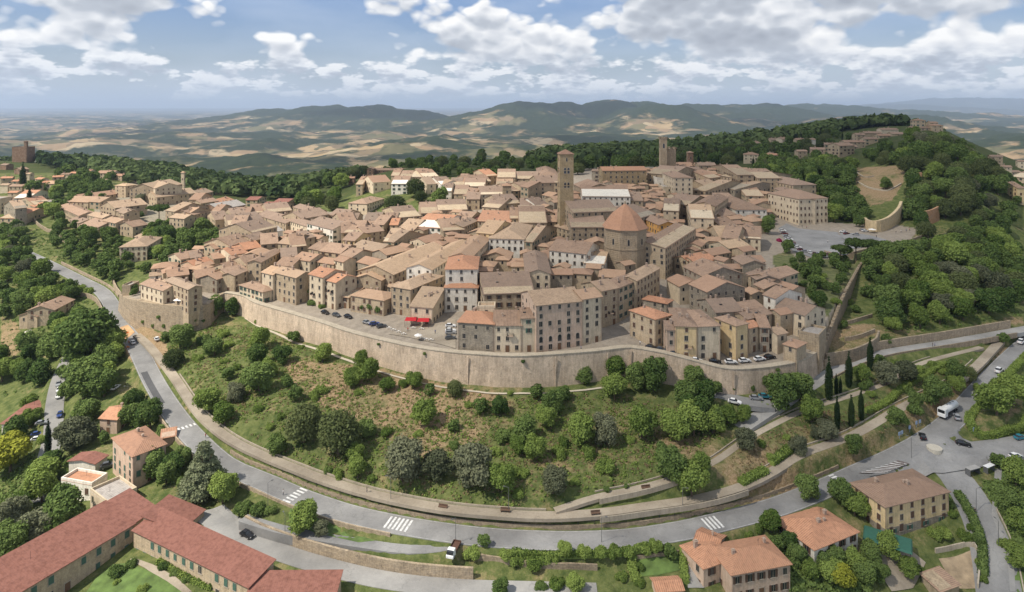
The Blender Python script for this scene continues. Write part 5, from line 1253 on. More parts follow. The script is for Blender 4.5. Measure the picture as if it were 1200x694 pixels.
veg(0, 524, S4, "200 270 150 b;120 300 90 b;310 400 190 d;60 550 150 d;200 450 180 o;60 390 150 o;120 480 120 d;560 610 90 h;630 570 70 h;20 500 120 d;100 350 90 b;330 230 70 d;460 320 40 h;560 650 40 s;780 580 60 h;840 610 60 h;900 640 60 h;680 690 60 s")
veg(0, 260, S4, "640 350 50 b;560 260 70 y;610 200 60 b;640 440 25 b;700 470 35 b;760 470 35 b;480 250 60 b;430 340 50 s;380 330 60 s")
veg(240, 290, S4, "500 250 70 b;520 275 60 h;560 290 50 h;640 280 50 b;760 310 50 b;800 320 50 b;840 325 45 b;670 140 50 b;30 190 70 d;200 150 60 b;240 150 50 s;50 330 90 d;130 330 80 d;260 360 50 s")
veg(440, 280, S4, "260 220 70 b;300 225 40 b;250 200 40 s")
veg(660, 280, S4, "600 190 60 d;640 290 80 b;600 240 60 b;560 550 35 b;610 560 40 b;230 640 30 s;820 640 45 s;560 250 40 s;250 680 120 b;100 690 90 d")
veg(780, 180, S, "800 640 130 d;890 690 60 m;850 480 30 c;820 560 80 d")
veg(780, 260, S, "950 250 90 d;960 200 60 b")
veg(860, 290, S, "640 330 110 b;560 250 90 b;700 340 80 b;520 330 60 d;600 390 60 s;560 150 80 s;680 240 90 s;860 640 60 b;800 440 90 s;900 440 80 s;950 520 70 y")
veg(140, 190, S, "310 470 180 p;650 570 150 d;160 330 90 o;250 560 90 b;160 450 60 b;480 600 90 d;330 660 160 d;250 650 130 b;530 690 160 d;650 680 130 d;740 620 110 d;420 640 110 b;240 610 60 b;580 500 60 d;800 640 60 s")
veg(140, 270, S, "320 230 120 b;250 170 130 d;350 160 120 b;430 190 80 b;200 100 80 d;700 440 120 b;650 470 70 b;110 520 60 b;70 480 60 b;200 340 90 b;160 300 60 s;500 130 120 d;600 120 110 d;690 110 90 d;950 360 60 b;970 400 60 h")
veg(0, 200, S, "180 170 70 c;260 190 110 b;310 160 80 b;440 230 120 b;530 200 110 b;480 170 100 b;600 170 90 b;560 150 90 d;700 120 110 d;420 380 140 b;350 350 90 b;470 430 90 d;590 470 70 b;700 600 130 d;540 60 110 d;650 90 100 d;230 320 60 c;370 170 70 d;470 60 80 d")
veg(1053, 160, S, "840 390 120 d;800 300 60 b")
# creepers rooted in the joints of the rampart
rv = random.Random(4); NB, TB = normals(BP2)
for u in (172, 181, 188, 196, 207, 216, 226, 238, 247, 268, 276, 352, 447, 505, 618, 690, 741, 772, 812, 823, 858, 874, 905, 918):
    i = at_road(BP2, u); low = u < 280; z0 = BP2[i][2] + (ctop[i] - BP2[i][2]) * (rv.uniform(.05, .6) if low else rv.choice((.08, .15, .8))); sz = rv.uniform(1.2, 2.4) if low else rv.uniform(.7, 1.4)
    o = bpy.data.objects.new('creeper', rv.choice(KIND['h'][0])); C.objects.link(o); o.location = (BP2[i][0] - NB[i][0] * 1.75, BP2[i][1] - NB[i][1] * 1.75, z0); o.rotation_euler = (0, 0, math.atan2(TB[i][1], TB[i][0])); o.scale = (sz, sz * .55, sz * rv.uniform(.9, 1.6)); o['category'] = 'plant'; o['group'] = 'creepers on the rampart wall'
    TREES.append(dict(o=o, u=u, v=CV + (H0 - z0) * F / BP2[i][1], desc='green wall creeper', dia=sz, D=BP2[i][1], wood=('x', 'creepers on the rampart wall')))
# woods: one tree each, spread through the real wood outlines
def woods(px, spacing, kinds, dmin, dmax, wood, nmax=400, hs=.85):
    poly = wpoly(px); xs = [p[0] for p in poly]; ys = [p[1] for p in poly]; pts = []; rg = random.Random(len(px) * 31 + int(px[0][0]))
    for t in range(nmax * 14):
        x = rg.uniform(min(xs), max(xs)); y = rg.uniform(min(ys), max(ys))
        if not inpoly(np.array([x]), np.array([y]), poly)[0]: continue
        if any((x - a) ** 2 + (y - b) ** 2 < spacing * spacing for a, b in pts): continue
        if any((x - c[0]) ** 2 + (y - c[1]) ** 2 < (r * .8) ** 2 for c, k_, r in FOOT): continue
        ok = True
        for kk in ('main', 'lane', 'gater', 'low'):
            P, wd = ROADS[kk]
            if np.min(np.hypot(P[:, 0] - x, P[:, 1] - y)) < wd / 2 + dmax * .32: ok = False; break
        if not ok: continue
        pts.append((x, y))
        if len(pts) >= nmax: break
    if not pts: return
    A = np.array(pts); Z_ = terrain(A[:, 0], A[:, 1])
    for (x, y), z in zip(pts, Z_): d = rg.uniform(dmin, dmax) * .92; k = rg.choice(kinds); d = d if k != 'c' else d * .4; tree(x, y, z - .2, d, k, wood=wood, hs=hs)
woods([(0,275),(20,268),(40,292),(62,318),(90,340),(80,358),(55,370),(40,385),(0,372)], 7.0, 'bdddbo', 8, 13, ('in the wood under the leftmost houses', 'wood under the leftmost houses'), 90)
woods([(60,262),(85,268),(110,290),(135,325),(142,335),(125,338),(100,325),(78,305),(60,290)], 6.5, 'bbdb', 6, 10, ('on the bank above the pale left road', 'bank above the pale left road'), 60)
woods([(0,425),(20,410),(45,395),(95,375),(125,400),(140,440),(128,470),(100,470),(84,440),(80,415),(60,420),(50,448),(46,460),(20,456),(0,458)], 7.5, 'dddbb', 9, 13, ('in the wood round the left lane', 'wood round the left lane'), 70)
woods([(1022,312),(1050,309),(1092,300),(1112,285),(1140,262),(1168,256),(1192,290),(1198,330),(1194,365),(1150,378),(1100,385),(1050,392),(1036,388),(1020,360),(1012,335)], 7.0, 'ddbeobdb', 6, 14, ('in the dense wood below the parking square', 'dense wood below the parking square'), 190)
woods([(1085,285),(1068,258),(1064,228),(1068,206),(1020,190),(1010,182),(1060,172),(1110,166),(1150,190),(1172,225),(1150,245),(1110,262),(1085,275)], 8.5, 'deeobded', 8, 17, ('on the wooded hill below the hilltop castle', 'wooded hill below the hilltop castle'), 170)
woods([(975,270),(985,240),(992,215),(1000,200),(965,190),(905,195),(885,205),(890,230),(925,222),(960,232),(975,245)], 9, 'ddeb', 11, 16, ('behind the long pale building', 'trees behind the long pale building'), 70)
woods([(1000,262),(1012,245),(1018,258),(1006,268)], 5, 'b', 7, 9, ('right beside the long pale building', 'row of trees right beside the long pale building'), 10)
woods([(340,246),(352,228),(400,206),(425,200),(428,215),(405,225),(412,244),(440,250),(460,250),(462,226),(520,226),(532,236),(530,244),(430,255),(400,252),(360,250)], 9, 'ddbe', 12, 18, ('on the wooded spur behind the left town', 'wooded spur behind the left town'), 110)
woods([(400,205),(420,198),(520,184),(560,186),(640,196),(640,204),(560,206),(500,196),(430,205)], 13, 'dde', 14, 20, ('along the rear edge of the town', 'trees along the rear edge of the town'), 90)
woods([(640,206),(700,196),(760,190),(800,184),(900,180),(905,195),(870,198),(800,196),(760,200),(700,204)], 13, 'ddec', 12, 18, ('behind the stone palazzo and town hall tower', 'trees behind the stone palazzo and town hall tower'), 90)
woods([(790,178),(880,172),(960,158),(1000,168),(960,178),(900,186),(800,188)], 14, 'ddec', 12, 18, ('round the yellow villa beyond the town', 'trees round the yellow villa beyond the town'), 80)
woods([(60,250),(90,230),(110,222),(130,218),(120,238),(100,245),(70,252)], 8, 'bd', 8, 12, ('in the gardens left of the convent block', 'gardens left of the convent block'), 30)
woods([(60,240),(80,222),(110,205),(140,205),(120,222),(90,235)], 10, 'bd', 9, 13, ('behind the orange roofs at far left', 'gardens behind the orange roofs at far left'), 30)
woods([(1064,262),(1066,232),(1082,245),(1078,262)], 7, 'dbe', 8, 12, ('beside the curved yellow wall', 'trees beside the curved yellow wall'), 14)
woods([(100,262),(150,264),(140,290),(152,316),(136,328),(112,302)], 5.5, 'bbdb', 5, 8, ('in the gardens left of the terraced villa', 'gardens left of the terraced villa'), 45)
woods([(172,275),(200,263),(240,268),(262,285),(228,300),(196,318),(174,302)], 5.5, 'ddbd', 6, 9, ('in the sunken gardens right of the terraced villa', 'sunken gardens right of the terraced villa'), 45)
woods([(905,308),(940,302),(990,300),(1004,316),(985,345),(966,368),(945,345),(918,325)], 5, 'dbbd', 4, 7.5, ('in the gardens inside the spur wall', 'gardens inside the spur wall'), 26)
woods([(975,230),(1000,202),(1003,225),(1012,248),(1003,262),(980,262)], 7, 'dbd', 8, 12, ('between the long pale building and the clearing', 'trees between the long pale building and the clearing'), 40)
woods([(1166,212),(1200,222),(1200,275),(1184,262)], 8, 'db', 7, 11, ('on the slope below the far right hamlet', 'slope below the far right hamlet'), 40)
woods([(430,206),(500,198),(640,200),(640,212),(560,216),(500,222),(470,214)], 10, 'dbd', 8, 13, ('among the rear villas behind the middle of the town', 'gardens among the rear villas'), 60)
woods([(1066,296),(1100,290),(1150,262),(1170,262),(1190,300),(1150,320),(1100,318)], 6, 'bdb', 6, 10, ('on the upper part of the right slope', 'upper part of the right slope'), 60)
# umbrella pines at the edge of the square
for u, v, w_ in ((1003, 308, 26), (1018, 308, 24), (985, 308, 22), (1033, 304, 20)): q = hit(u, v); tree(q[0], q[1], q[2], w_ * q[1] / F * 1.2, 'p', hs=1.1)
tree(*[*hit(1038, 222)][:3], 9, 'd', 'lone tree standing on the bare archaeological clearing')
# beyond 300 of one kind the farthest trees become one mass
plain_trees = sorted([t for t in TREES if t['o'].name.split('.')[0] == 'tree' and not t['o'].get('label')], key=lambda t: -t['dia'] / t['D'])
rest = plain_trees[292:]; RV = []; rgm = np.random.default_rng(5)
for t in rest:
    o = t['o']; c_ = [q for q in o.children if q.name.startswith('crown')][0]; me_ = c_.data; co_ = np.empty(len(me_.vertices) * 3); me_.vertices.foreach_get('co', co_); co_ = co_.reshape(-1, 3); nq = sum(1 for p in me_.polygons if len(p.vertices) == 4) if me_.name not in _cache else _cache[me_.name]; _cache[me_.name] = nq
    Q = co_[:nq * 4].reshape(nq, 4, 3); Q = Q[rgm.choice(nq, 1100, replace=False)]; cc = Q.mean(1, keepdims=True); Q = cc + (Q - cc) * 1.9; S_ = np.array(c_.scale); a = o.rotation_euler.z; Rm = np.array(((math.cos(a), -math.sin(a), 0), (math.sin(a), math.cos(a), 0), (0, 0, 1))); RV.append((Q * S_) @ Rm.T + np.array(o.location)); TREES.remove(t)
    for q in list(o.children): bpy.data.objects.remove(q)
    bpy.data.objects.remove(o)
if RV:
    V = np.concatenate(RV).reshape(-1, 3); tag(obj('distant_trees', V.tolist(), np.arange(len(V)).reshape(-1, 4).tolist(), LM['d']), 'mass of smaller green trees filling the woods behind and right of the town', 'wood', kind='stuff')
# far woods that read as one mass
def farwood(name, px_or_w, n, dmin, dmax, label, size=.16):
    poly = px_or_w; xs = [p[0] for p in poly]; ys = [p[1] for p in poly]; rg = np.random.default_rng(len(poly) + n)
    P = np.c_[rg.uniform(min(xs), max(xs), n * 6), rg.uniform(min(ys), max(ys), n * 6)]; P = P[inpoly(P[:, 0], P[:, 1], poly)][:n]
    ok = np.ones(len(P), bool)
    for c, k_, r in FOOT:
        if c[1] > 550: ok &= np.hypot(P[:, 0] - c[0], P[:, 1] - c[1]) > r + 2
    P = P[ok]; Z_ = terrain(P[:, 0], P[:, 1]); V = []; m = 42; tot = len(P)
    dia = rg.uniform(dmin, dmax, tot) / 2; d = rg.normal(size=(tot, m, 3)); d /= np.linalg.norm(d, axis=2)[..., None]; d[..., 2] = np.abs(d[..., 2]) * 1.1 - .15
    c = np.c_[P, Z_ + dia * .75][:, None, :] + d * dia[:, None, None] * (.75 + .25 * rg.random((tot, m, 1)))
    nrm = d + rg.normal(size=d.shape) * .4; nrm /= np.linalg.norm(nrm, axis=2)[..., None]; a = np.cross(nrm, rg.normal(size=d.shape)); a /= np.linalg.norm(a, axis=2)[..., None]; b = np.cross(nrm, a); s = (dia[:, None, None] * .34) * (.6 + .7 * rg.random((tot, m, 1)))
    V = np.stack([c - a * s, c - b * s, c + a * s, c + b * s], 2).reshape(-1, 3); o = obj(name, V.tolist(), np.arange(len(V)).reshape(-1, 4).tolist(), LM['w']); tag(o, label, 'wood', kind='stuff'); return o
def wf(px, z): return [w3(u, v, z)[:2] for u, v in px]
farwood('far_wood', wpoly([(35,182),(90,176),(150,184),(225,196),(300,214),(345,222),(330,238),(270,228),(235,215),(160,202),(100,200),(50,198)]), 1500, 14, 22, 'dark wood covering the ridge behind the left town')
farwood('far_wood', [(20, 800), (250, 800), (500, 900), (700, 1000), (700, 1150), (300, 1050), (60, 980)], 1050, 14, 24, 'dark wood falling away behind the middle of the town')
farwood('far_wood', [(430, 950), (560, 900), (760, 980), (980, 1150), (1000, 1500), (600, 1400), (430, 1200)], 1300, 14, 24, 'dark wood on the rounded hill beyond the hilltop castle')
farwood('far_wood', [(-330, 640), (-210, 600), (-170, 700), (-200, 900), (-420, 1000), (-700, 1100), (-640, 900)], 1300, 12, 20, 'green wooded ravine between left town and wooded spur')
farwood('far_wood', [(600, 640), (760, 560), (1100, 700), (1500, 1400), (1200, 1500), (800, 900)], 1100, 12, 20, 'scattered wood beyond the far right houses')
farwood('far_wood', [(-1500, 1000), (-700, 950), (-300, 1100), (-250, 1400), (-1500, 1500)], 900, 14, 24, 'dark wood falling away beyond the left ridge')
# rough low growth on the slopes
def scrub(name, polys, n, label, m, smin=.25, smax=.75, avoid=True):
    rg = np.random.default_rng(n); tot = []
    for px in polys:
        poly = wpoly(px); xs = [p[0] for p in poly]; ys = [p[1] for p in poly]; P = np.c_[rg.uniform(min(xs), max(xs), n * 3), rg.uniform(min(ys), max(ys), n * 3)]; P = P[inpoly(P[:, 0], P[:, 1], poly)][:n]; tot.append(P)
    P = np.concatenate(tot); dn = fbm(P[:, 0] / 9, P[:, 1] / 9, 3); P = P[dn > rg.uniform(-.25, .12, len(P))]
    for kk in ROADS:
        RP_, wd = ROADS[kk]; d, _ = segdist(P[:, 0], P[:, 1], RP_); P = P[d > wd / 2 + .9]
    bd, _ = segdist(P[:, 0], P[:, 1], BP); P = P[bd > 2.0]
    Z_ = terrain(P[:, 0], P[:, 1]); t = len(P); m_ = 9; r = rg.uniform(smin, smax, t); d = rg.normal(size=(t, m_, 3)); d /= np.linalg.norm(d, axis=2)[..., None]; d[..., 2] = np.abs(d[..., 2])
    c = np.c_[P, Z_][:, None, :] + d * r[:, None, None] * .8; nrm = d + rg.normal(size=d.shape) * .5; nrm /= np.linalg.norm(nrm, axis=2)[..., None]; a = np.cross(nrm, rg.normal(size=d.shape)); a /= np.linalg.norm(a, axis=2)[..., None]; b = np.cross(nrm, a); s = r[:, None, None] * .42
    V = np.stack([c - a * s, c - b * s, c + a * s, c + b * s], 2).reshape(-1, 3); o = obj(name, V.tolist(), np.arange(len(V)).reshape(-1, 4).tolist(), m); tag(o, label, 'ground cover', kind='stuff')
slope_px = [(250,378),(300,385),(400,425),(500,456),(600,466),(700,458),(800,470),(860,480),(850,510),(800,545),(700,585),(600,595),(500,590),(400,570),(300,545),(240,500),(205,460),(195,410)]
scrub('ground_cover', [slope_px], 6000, 'low green weeds and brambles covering the slope below the rampart', LM['b'])
scrub('ground_cover', [slope_px, [(860,500),(1000,480),(1150,410),(1150,420),(1060,500),(960,560),(820,600)]], 7000, 'dry straw-coloured tufts on the slope below the rampart', leafmat('dry_grass', (.16, .12, .06), (.34, .26, .15)), .2, .5)
scrub('ground_cover', [[(0,275),(60,265),(150,330),(145,440),(60,440),(0,470)], [(0,500),(60,560),(50,640),(0,650)], [(1010,300),(1190,300),(1195,375),(1030,395)], [(1060,600),(1200,560),(1200,690),(1180,690),(1130,600)], [(900,640),(1010,660),(1020,694),(900,694)]], 2500, 'undergrowth between the trees at both sides of the picture', LM['d'], .4, 1.1)
# hedges
def hedge(px, wd, ht, label, k='b', part=None):
    P = catmull([hit(u, v) for u, v in px], 1.2); N, T = normals(P); rg = np.random.default_rng(len(P) + int(px[0][0])); L = float(np.linalg.norm(np.diff(P[:, :2], axis=0), axis=1).sum()); n = int(L * (wd + 2 * ht) * 16)
    i = rg.integers(0, len(P) - 1, n); t = rg.random(n); side = rg.random(n); per = wd + 2 * ht; q = side * per
    lat = np.where(q < ht, -wd / 2, np.where(q > ht + wd, wd / 2, q - ht - wd / 2)); zz = np.where(q < ht, q, np.where(q > ht + wd, per - q, ht)); lat = lat + rg.normal(size=n) * .12; zz = zz + rg.normal(size=n) * .12
    B = P[i] + (P[i + 1] - P[i]) * t[:, None]; B[:, 2] = terrain(B[:, 0], B[:, 1]); c = B + np.c_[N[i] * lat[:, None], zz]
    nr_ = rg.normal(size=(n, 3)); nr_ /= np.linalg.norm(nr_, axis=1)[:, None]; a = np.cross(nr_, rg.normal(size=(n, 3))); a /= np.linalg.norm(a, axis=1)[:, None]; b = np.cross(nr_, a); s = .2; V = np.stack([c - a * s, c - b * s, c + a * s, c + b * s], 1).reshape(-1, 3)
    vs_ = V.tolist(); fs = np.arange(len(V)).reshape(-1, 4).tolist(); o = obj('hedge', vs_, fs, LM[k]); tag(o, label, 'hedge')
    Pz = P.copy(); Pz[:, 2] = terrain(P[:, 0], P[:, 1]); wallstrip('hedge_core', Pz, -.5, ht - .15, wd - .3, LM[k], '', parent=o)
hedge([(868,568),(885,559),(898,553)], 2.6, 1.3, 'short clipped hedge left of the hairpin of the promenade')
hedge([(903,545),(915,536),(927,527)], 2.6, 1.3, 'second clipped hedge just up the path from the short one')
hedge([(1015,484),(1040,472),(1060,455),(1090,437),(1120,427)], 1.8, 1.2, 'long clipped hedge between the paths at right')
hedge([(1138,488),(1136,498),(1144,509),(1160,512),(1180,505),(1205,492)], 2.4, 1.6, 'bright curved hedge round the garden right of the roundabout')
hedge([(1208,414),(1192,430),(1172,452),(1152,474),(1140,488)], 2.2, 1.5, 'hedge along the road climbing to the upper right corner')
hedge([(1122,580),(1140,610),(1150,640),(1152,675)], 2.0, 1.5, 'dark hedge between the yellow house garden and the side road', 'd')
hedge([(600,651),(640,652),(690,651),(740,647),(775,640)], 1.4, 1.0, 'long trimmed hedge along the near side of the main road')
hedge([(742,652),(740,668),(748,685)], 1.8, 1.4, 'hedge on the left of the little green lawn')
hedge([(800,645),(801,665),(804,685)], 1.6, 1.2, 'hedge on the right of the little green lawn')
hedge([(186,658),(205,668),(225,680),(250,690)], 1.8, 1.0, 'planted strip along the wall of the school', 'b')
LAWN = plain('lawn', (.10, .155, .04), .95, var=.35, scale=.4)
drape('lawn', [(745,654),(770,650),(796,650),(798,668),(772,674),(752,676)], .08, LAWN, 'small bright green lawn at the bottom right of centre', kind='structure', cat='lawn')
drape('lawn', [(112,678),(132,662),(150,660),(200,682),(215,694),(205,705),(95,705)], .08, LAWN, 'green lawn in front of the brick school', kind='structure', cat='lawn')
drape('lawn', [(340,596),(392,616),(440,634),(420,636),(370,625),(338,612)], .1, LAWN, 'narrow grass verge between main road and ramp at left', kind='structure', cat='lawn')
drape('meadow', [(1172,552),(1200,556),(1200,700),(1190,700),(1180,640)], .08, LAWN, 'green meadow at the right edge', kind='structure', cat='meadow')
drape('path', [(1166,550),(1174,550),(1173,580),(1168,600),(1188,650),(1190,694),(1184,694),(1180,650),(1162,604)], .14, ASPHL, 'pale footpath crossing the meadow at right', cat='path', kind='structure')
drape('path', [(152,656),(157,654),(185,665),(205,676),(225,694),(215,696),(196,682),(175,670)], .14, GRAV, 'pale footpath through the school garden', cat='path', kind='structure')
drape('tilled_plot', [(1100,655),(1138,645),(1143,662),(1143,690),(1120,690)], .08, plain('tilled_soil', (.33, .25, .16), .95, var=.3, scale=.5), 'tilled garden plot beside the side road', kind='structure', cat='garden plot')
drape('building_site', [(141,384),(150,381),(158,390),(148,398),(140,396)], .2, plain('orange_earth', (.50, .31, .16), .95, var=.3, scale=.4), 'heap-coloured orange earth at the gate roadworks', kind='structure', cat='earth')
# curved yellow wall of the theatre bastion beside the square, and terrace ruins
Pc = [hit(u, v) for u, v in ((1013,263),(1017,269),(1027,272),(1040,269),(1052,261),(1056,254))]; Pc = catmull(Pc, 3); Pc[:, 2] = Pc[0][2]
zt_ = np.linspace(6, 10, len(Pc)); o = wallstrip('curved_wall', Pc, Pc[:, 2] - 6, Pc[:, 2] + 5 + np.linspace(0, 1, len(Pc)) ** 2 * 9, 1.6, wallmat('ochre_masonry', (.56, .44, .27), .5), 'curved ochre masonry wall standing at the right end of the square', 'wall')
wline('ruin_wall', [(1084,264),(1092,262),(1100,258)], -2, 9, 1.2, wallmat('brick_ruin', (.45, .26, .15), .6), 'broken orange brick wall among the trees right of the square')
wline('ruin_wall', [(1069,214),(1080,213)], -1, 7, 1.2, MATS['brick_ruin'], 'small orange brick ruin at the edge of the bare clearing')
for px, lb in (([(1002,202),(1012,208),(1024,207)], 'low excavation wall at the left of the bare clearing'), ([(1005,214),(1020,221),(1040,224),(1056,216)], 'curved low excavation wall across the bare clearing')): wline('excavation_wall', px, -1, .9, 1.0, CURB, lb)
# ------------------------------------------------------------------ vehicles
TYRE = plain('tyre', (.02, .02, .02), .9); RIM = plain('rim', (.35, .35, .36), .4, .6); CG = plain('car_glass', (.015, .018, .022), .1, 0, .8); LAMP = plain('headlight', (.6, .6, .58), .2, 0, .8, 0); RLAMP = plain('rear_light', (.3, .01, .01), .3, 0, .6, 0)
PAINTS = {n: plain('paint_' + n, c, .35, me_, .5, .03) for n, c, me_ in (('white', (.75, .75, .74), 0), ('black', (.012, .012, .014), 0), ('grey', (.12, .125, .13), .3), ('silver', (.45, .46, .47), .5), ('blue', (.03, .06, .20), 0), ('dark red', (.12, .012, .01), 0), ('teal', (.03, .20, .26), 0), ('beige', (.42, .35, .25), 0), ('orange', (.65, .25, .03), 0))}
def loft(prof, widths, name, m):                       # side profile (x,z) with half widths; returns mesh
    n = len(prof); v = [(x, -w_, z) for (x, z), w_ in zip(prof, widths)] + [(x, w_, z) for (x, z), w_ in zip(prof, widths)]; f = [tuple(range(n)), tuple(range(2 * n - 1, n - 1, -1))] + [(i, n + i, n + (i + 1) % n, (i + 1) % n) for i in range(n)]
    bm = bmesh.new(); vv = [bm.verts.new(p) for p in v]
    for q in f: bm.faces.new([vv[i] for i in q])
    bmesh.ops.recalc_face_normals(bm, faces=bm.faces[:]); bmesh.ops.bevel(bm, geom=bm.edges[:], offset=.06, segments=2, affect='EDGES', clamp_overlap=True)
    me = bpy.data.meshes.new(name); bm.to_mesh(me); bm.free(); me.materials.append(m); return me
BODY = loft([(-2.05, .28), (-2.1, .62), (-2.0, .88), (-1.2, .93), (.95, .93), (1.75, .80), (2.08, .62), (2.1, .3)], [.8, .84, .84, .87, .87, .82, .76, .78], 'body', PAINTS['white'])
CAB = loft([(-1.75, .90), (-1.35, 1.38), (.1, 1.43), (.85, .90)], [.80, .62, .62, .80], 'window_band', CG); TOPM = loft([(-1.30, 1.375), (-1.25, 1.44), (.02, 1.475), (.12, 1.41)], [.60, .58, .58, .60], 'roof_panel', PAINTS['white'])
WHEEL = MB().cyl((0, -.1, 0), (0, .1, 0), .33, .33, 14, 0).cyl((0, -.12, 0), (0, -.09, 0), .2, .2, 10, 1).cyl((0, .09, 0), (0, .12, 0), .2, .2, 10, 1).mesh('wheel', [TYRE, RIM]); HL = MB().box(-.04, .04, -.17, .17, -.07, .07).mesh('headlight', LAMP); TL = MB().box(-.03, .03, -.12, .12, -.1, .1).mesh('rear_light', RLAMP)
CARS = []
def setmat(o, m): o.material_slots[0].link = 'OBJECT'; o.material_slots[0].material = m
def car(u, v, ang, col, label=None, group='cars parked along the rampart', van=False, name='car', cat='car', sc=1.0):
    q = hit(u, v); z = q[2] + (.42 if group == 'cars around the roundabout' and v > 500 else .22)
    r = empty(name, (q[0], q[1], z), ang); b = inst('body', BODY, r, (0, 0, 0)); setmat(b, PAINTS[col]); g = inst('window_band', CAB, r, (0, 0, 0)); t = inst('roof_panel', TOPM, r, (0, 0, 0)); setmat(t, PAINTS[col])
    for x in (-1.3, 1.3):
        for y in (-.78, .78): inst('wheel', WHEEL, r, (x, y, .33))
    for y in (-.6, .6): inst('headlight', HL, r, (2.07, y, .6)); inst('rear_light', TL, r, (-2.08, y, .7))
    for y in (-.95, .95): o = inst('mirror', HL, r, (.65, y, .98)); setmat(o, PAINTS[col])
    if van: r.scale = (1.1, 1.08, 1.35)
    else: r.scale = (sc,) * 3
    CARS.append((r, col, u, v)); r['category'] = cat; r['group'] = group
    if label: r['label'] = label
    return r
def roadang(P, u, flip=False): i = at_road(P, u); N, T = normals(P); return math.atan2(T[i][1], T[i][0]) + (math.pi if flip else 0)
for u, v, col, lb in ((763, 409.5, 'black', 'leftmost dark car parked where the rampart street begins at right'), (775, 412, 'grey', 'dark car parked second from the left on the right rampart street'), (790, 416.5, 'black', 'dark car parked in front of the vine of the yellow house'), (816.5, 425, 'white', 'white car parked below the left side of the yellow house'), (838, 426, 'black', 'black car parked between white cars below the yellow house'), (856.5, 426.5, 'white', 'white car parked right after the black car below the yellow house'),
                      (872.5, 425, 'white', 'white estate car parked below the tall ochre house'), (890, 423, 'white', 'white car parked below the narrow stone house'), (902, 420.5, 'black', 'rightmost dark car parked on the rampart street')):
    car(u, v, roadang(BP2, u), col, lb)
for u, v, col, fl_, lb in ((381, 368, 'black', 0, 'black car parked below the orange roofed pair'), (394, 371, 'grey', 0, 'grey car parked against the garden wall on the rampart'), (408, 373, 'black', 0, 'black car parked left of the hedge house gate'), (430, 380, 'silver', 0, 'silver car parked left of the blue car on the terrace'), (439, 381.5, 'blue', 1, 'blue car parked on the terrace street'), (447, 384, 'grey', 1, 'dark grey car parked right of the blue car on the terrace')):
    car(u, v, roadang(BP2, u) + (.9 if fl_ else 0), col, lb)
for v, col, lb in ((384, 'white', 'rearmost white car parked by the pale corner house'), (389.5, 'white', 'middle white car parked by the corner house'), (392, 'silver', 'silver car parked between white and grey by the corner house'), (398, 'grey', 'dark grey car parked nearest the rampart by the corner house')): car(528, v, 0.05, col, lb)
car(155.5, 403, roadang(PM, 156, True) + 0, 'white', 'white car driving down the road below the gate', 'cars on the main road'); car(183.5, 399, roadang(PM, 170, True), 'white', 'white car parked under the rough wall at left', 'cars on the main road')
for u, v, col, lb in ((68.5, 452, 'silver', 'silver car topmost in the row on the left lane'), (69, 459, 'white', 'white car second in the row on the left lane'), (68.5, 466, 'white', 'white car third in the row on the left lane'), (70, 488, 'blue', 'dark blue car alone below the row on the left lane'), (68, 535, 'silver', 'silver car lowest on the left lane')): car(u, v, roadang(ROADS['lane'][0], u), col, lb, 'cars parked on the left lane')
for u, v, col, lb in ((49, 498, 'silver', 'silver car upper one parked askew beside the lane'), (44, 511, 'blue', 'blue car parked between two pale cars beside the lane'), (44, 517, 'white', 'white car lowest parked beside the lane')): car(u, v, .35, col, lb, 'cars parked on the left lane')
car(135.5, 456, 1.5, 'white', 'white car parked by the small pink house under the road', 'cars parked on the left lane'); car(289.5, 629.5, roadang(ROADS['low'][0], 290), 'black', 'black car standing on the pale lower road', 'cars on the lower road')
car(127, 549, .5, 'grey', 'dark covered car beside the terracotta terrace', 'cars on the lower road', van=True)
car(1081, 514.5, 1.15, 'black', 'black car leaving the roundabout to the upper left', 'cars around the roundabout'); car(1129, 523.5, -.5, 'black', 'dark car entering the roundabout from the right', 'cars around the roundabout'); car(1121.5, 491, 1.1, 'silver', 'silver car beside the white tanker', 'cars around the roundabout')
for u, v, lb in ((1150, 458, 'white car driving up the right road nearer to the tanker'), (1171, 437, 'white van-like car farther up the right road'), (1197, 403, 'white car at the right edge of the upper road')): car(u, v, roadang(PM, u), 'white', lb, 'cars around the roundabout', van=u > 1160)
car(1190, 538, .3, 'white', 'white car parked at the right edge by the bus bay', 'cars around the roundabout'); car(1196, 516, .2, 'teal', 'dark teal car at the right edge of the side road', 'cars around the roundabout')
for u, v, col, lb in ((861, 473.5, 'white', 'white car parked under the rampart beside a teal car'), (896.5, 467, 'teal', 'teal car parked under the rampart by the big trees'), (886, 469, 'silver', 'silver car parked under the rampart left of the teal car'), (899, 454, 'white', 'white car half hidden behind the big trees below the rampart')): car(u, v, roadang(ROADS['park'][0], u), col, lb, 'cars parked under the rampart')
cols = ['white', 'black', 'silver', 'white', 'grey', 'dark red', 'blue', 'white']
for k, (u, v) in enumerate([(917, 271.5), (919.5, 275), (922, 278.5), (925, 282), (928, 285.5), (931, 288.5), (935, 291.5), (939, 294), (944, 296), (949, 297.5), (954, 298.7), (959, 299.3), (965, 299.6), (971, 299.6), (977, 299.4), (988, 273), (992, 275), (1010, 271), (1014, 272), (998, 283), (1076, 268), (1080, 267), (1084, 266), (1003, 276)]):
    car(u, v, (roadang(np.array([hit(917, 271), hit(931, 288), hit(950, 298)]), u) + 1.3) if k < 9 else 1.4 if k < 15 else random.uniform(0, 3), cols[(k * 5 + k // 3) % 8], None, 'vehicles parked on the square')
